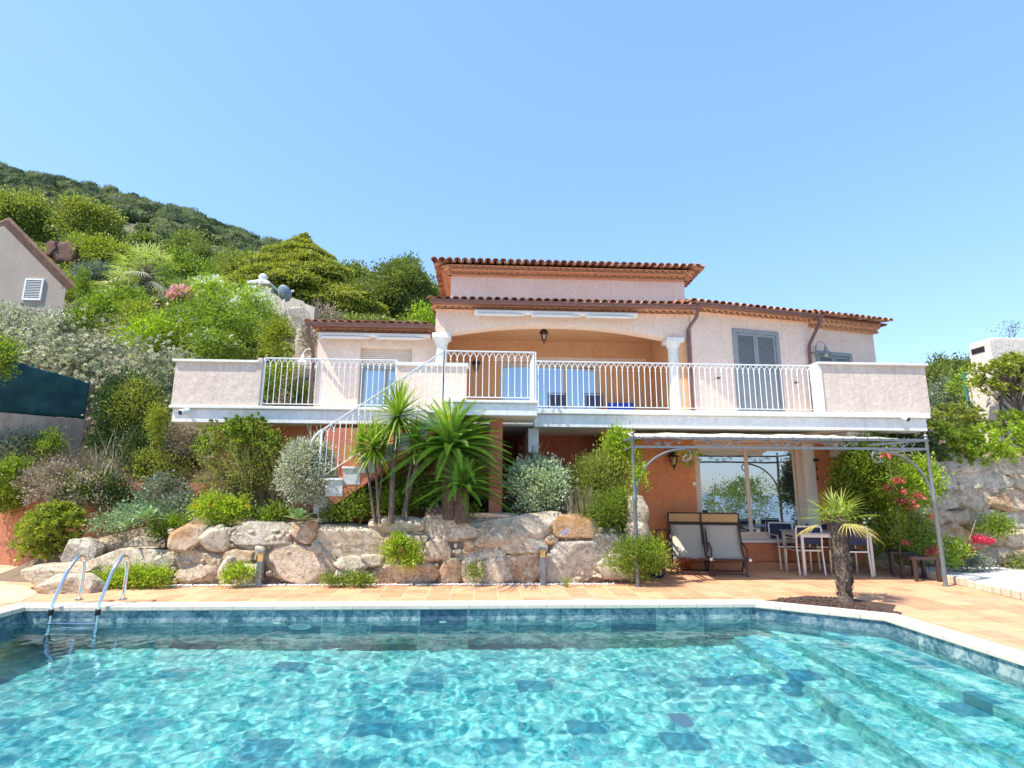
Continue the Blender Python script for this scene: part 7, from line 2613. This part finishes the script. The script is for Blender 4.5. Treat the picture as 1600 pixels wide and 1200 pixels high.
def fan_palm(cpt, zg, rad, nf, leafL, label, trunk_r, matleaf, seed=0, seg=22, shag=True, name='fan_palm', droopall=.3, elr=(-35, 85), dead=8):
    r = random.Random(seed)
    c = Vector(cpt)
    o_ = empty(name, (c.x, c.y, zg), label, 'palm')
    V_, F_, var = [], [], []
    tb = MB()
    for i in range(nf):
        t = (i + .5) / nf
        az = i * 2.39996 + r.uniform(-.2, .2)
        el = R(elr[0] + (elr[1] - elr[0]) * t)
        d = Vector((math.cos(az) * math.cos(el), math.sin(az) * math.cos(el), math.sin(el)))
        pl_ = rad - leafL * .8
        hub = c + d * pl_ + Vector((0, 0, -.08 * pl_ * (1 - t)))
        tb.tube([c, hub], .008 * rad / .75, 5)
        side = d.cross(Vector((0, 0, 1))).normalized(); upv = side.cross(d).normalized()
        vv_ = .25 + .55 * t * r.uniform(.6, 1.2)
        isdead = i < dead
        for q in range(seg):
            a = (q / (seg - 1) - .5) * R(260 if not isdead else 120)
            dd_ = (d * math.cos(a) + side * math.sin(a) + upv * .12).normalized()
            LL = leafL * (.75 + .25 * math.cos(a)) * r.uniform(.92, 1.05)
            sword(V_, F_, var, hub, dd_, LL, .013 * rad / .75, droopall * (1.6 if isdead else 1), 1.0 if isdead else vv_, 4, .5)
    mk('fronds', [tuple(v) for v in V_], F_, matleaf, o_, False, None, var)
    tb.build('leaf_stalk', M_twig, o_)
    # trunk with old leaf bases
    H_ = c.z - zg
    tk = MB().lathe([(trunk_r * 1.15, 0), (trunk_r, .12 * H_), (trunk_r * 1.02, .5 * H_), (trunk_r * 1.25, .88 * H_), (trunk_r * .8, H_)], (c.x, c.y, zg), 16)
    if shag:
        for i in range(260):
            z = zg + H_ * r.uniform(.03, .97); a = r.uniform(0, 6.28)
            rr_ = trunk_r * (1.0 + .2 * (z - zg) / H_)
            p_ = Vector((c.x + math.cos(a) * rr_ * .95, c.y + math.sin(a) * rr_ * .95, z))
            o2_ = Vector((math.cos(a), math.sin(a), 0)); s2 = Vector((-o2_.y, o2_.x, 0))
            l_ = r.uniform(.05, .12) * trunk_r / .11
            w3 = r.uniform(.012, .03) * trunk_r / .11
            tk.add([p_ - s2 * w3, p_ + s2 * w3, p_ + o2_ * l_ * .35 + Vector((0, 0, l_)) + s2 * w3 * .5, p_ + o2_ * l_ * .5 + Vector((0, 0, l_ * .95)) - s2 * w3 * .4], [(0, 1, 2, 3)])
    tk.build('trunk', m_basic('shaggy palm trunk', (.17, .13, .10), .95, 25, .6, 1.0, 60, bdist=.03), o_)
    return o_


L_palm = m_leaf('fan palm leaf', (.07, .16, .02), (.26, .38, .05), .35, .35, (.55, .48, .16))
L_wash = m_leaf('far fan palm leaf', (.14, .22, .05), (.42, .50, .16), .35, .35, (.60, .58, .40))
pp = G(1322, 941)
fan_palm((pp.x, pp.y, P(1320, 812, pp.y).z), .006, .52, 15, .40, 'small shaggy trunked fan palm in the mulch bed behind the pool corner', .088, L_palm, 3, seg=15, droopall=.25, elr=(-25, 78), dead=3)
q = P(229, 428, 24)
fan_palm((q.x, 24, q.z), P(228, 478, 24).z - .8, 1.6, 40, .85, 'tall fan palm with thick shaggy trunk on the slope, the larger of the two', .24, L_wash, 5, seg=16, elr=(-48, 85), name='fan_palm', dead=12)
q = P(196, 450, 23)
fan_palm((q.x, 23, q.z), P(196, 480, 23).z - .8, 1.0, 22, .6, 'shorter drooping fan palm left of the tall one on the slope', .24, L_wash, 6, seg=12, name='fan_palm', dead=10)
# soil under the two palms' fallen chips: bark bits in the mulch bed
V = []; F = []; n_ = 0
for i in range(700):
    a = random.random(); bq = random.random()
    p_ = G(1215, 940).lerp(G(1410, 962), a) + (G(1300, 930) - G(1300, 955)) * (bq - .35) * (1 - abs(a - .45) * 1.6)
    ok_ = p_.y > (7.85 if p_.x < 3.95 else (7.85 - (p_.x - 3.95) * .75 if p_.x < 5.1 else 6.98)) and p_.y < 8.25 and p_.x < 5.9
    if not ok_:
        continue
    X, f_ = rock_verts(random.uniform(.02, .06), random.uniform(.02, .05), .02, i + 9, ICO2, 2.5)
    V.append(X + np.array([p_.x, p_.y, .014])); F.append(f_ + n_); n_ += len(X)
pb = mk('bark_chips', np.concatenate(V), np.concatenate(F), M_mulch, None, True)
tag(pb, 'dark bark chips on the palm bed', None, None, 'stuff')

# ---------------------------------------------------------------- caustics and finish
wat.cycles.is_caustics_caster = True
ld.cycles.is_caustics_light = True
for o in bpy.data.objects:
    if o.name.startswith(('basin', 'pool_step', 'inlet_nozzle', 'rung')):
        o.cycles.is_caustics_receiver = True
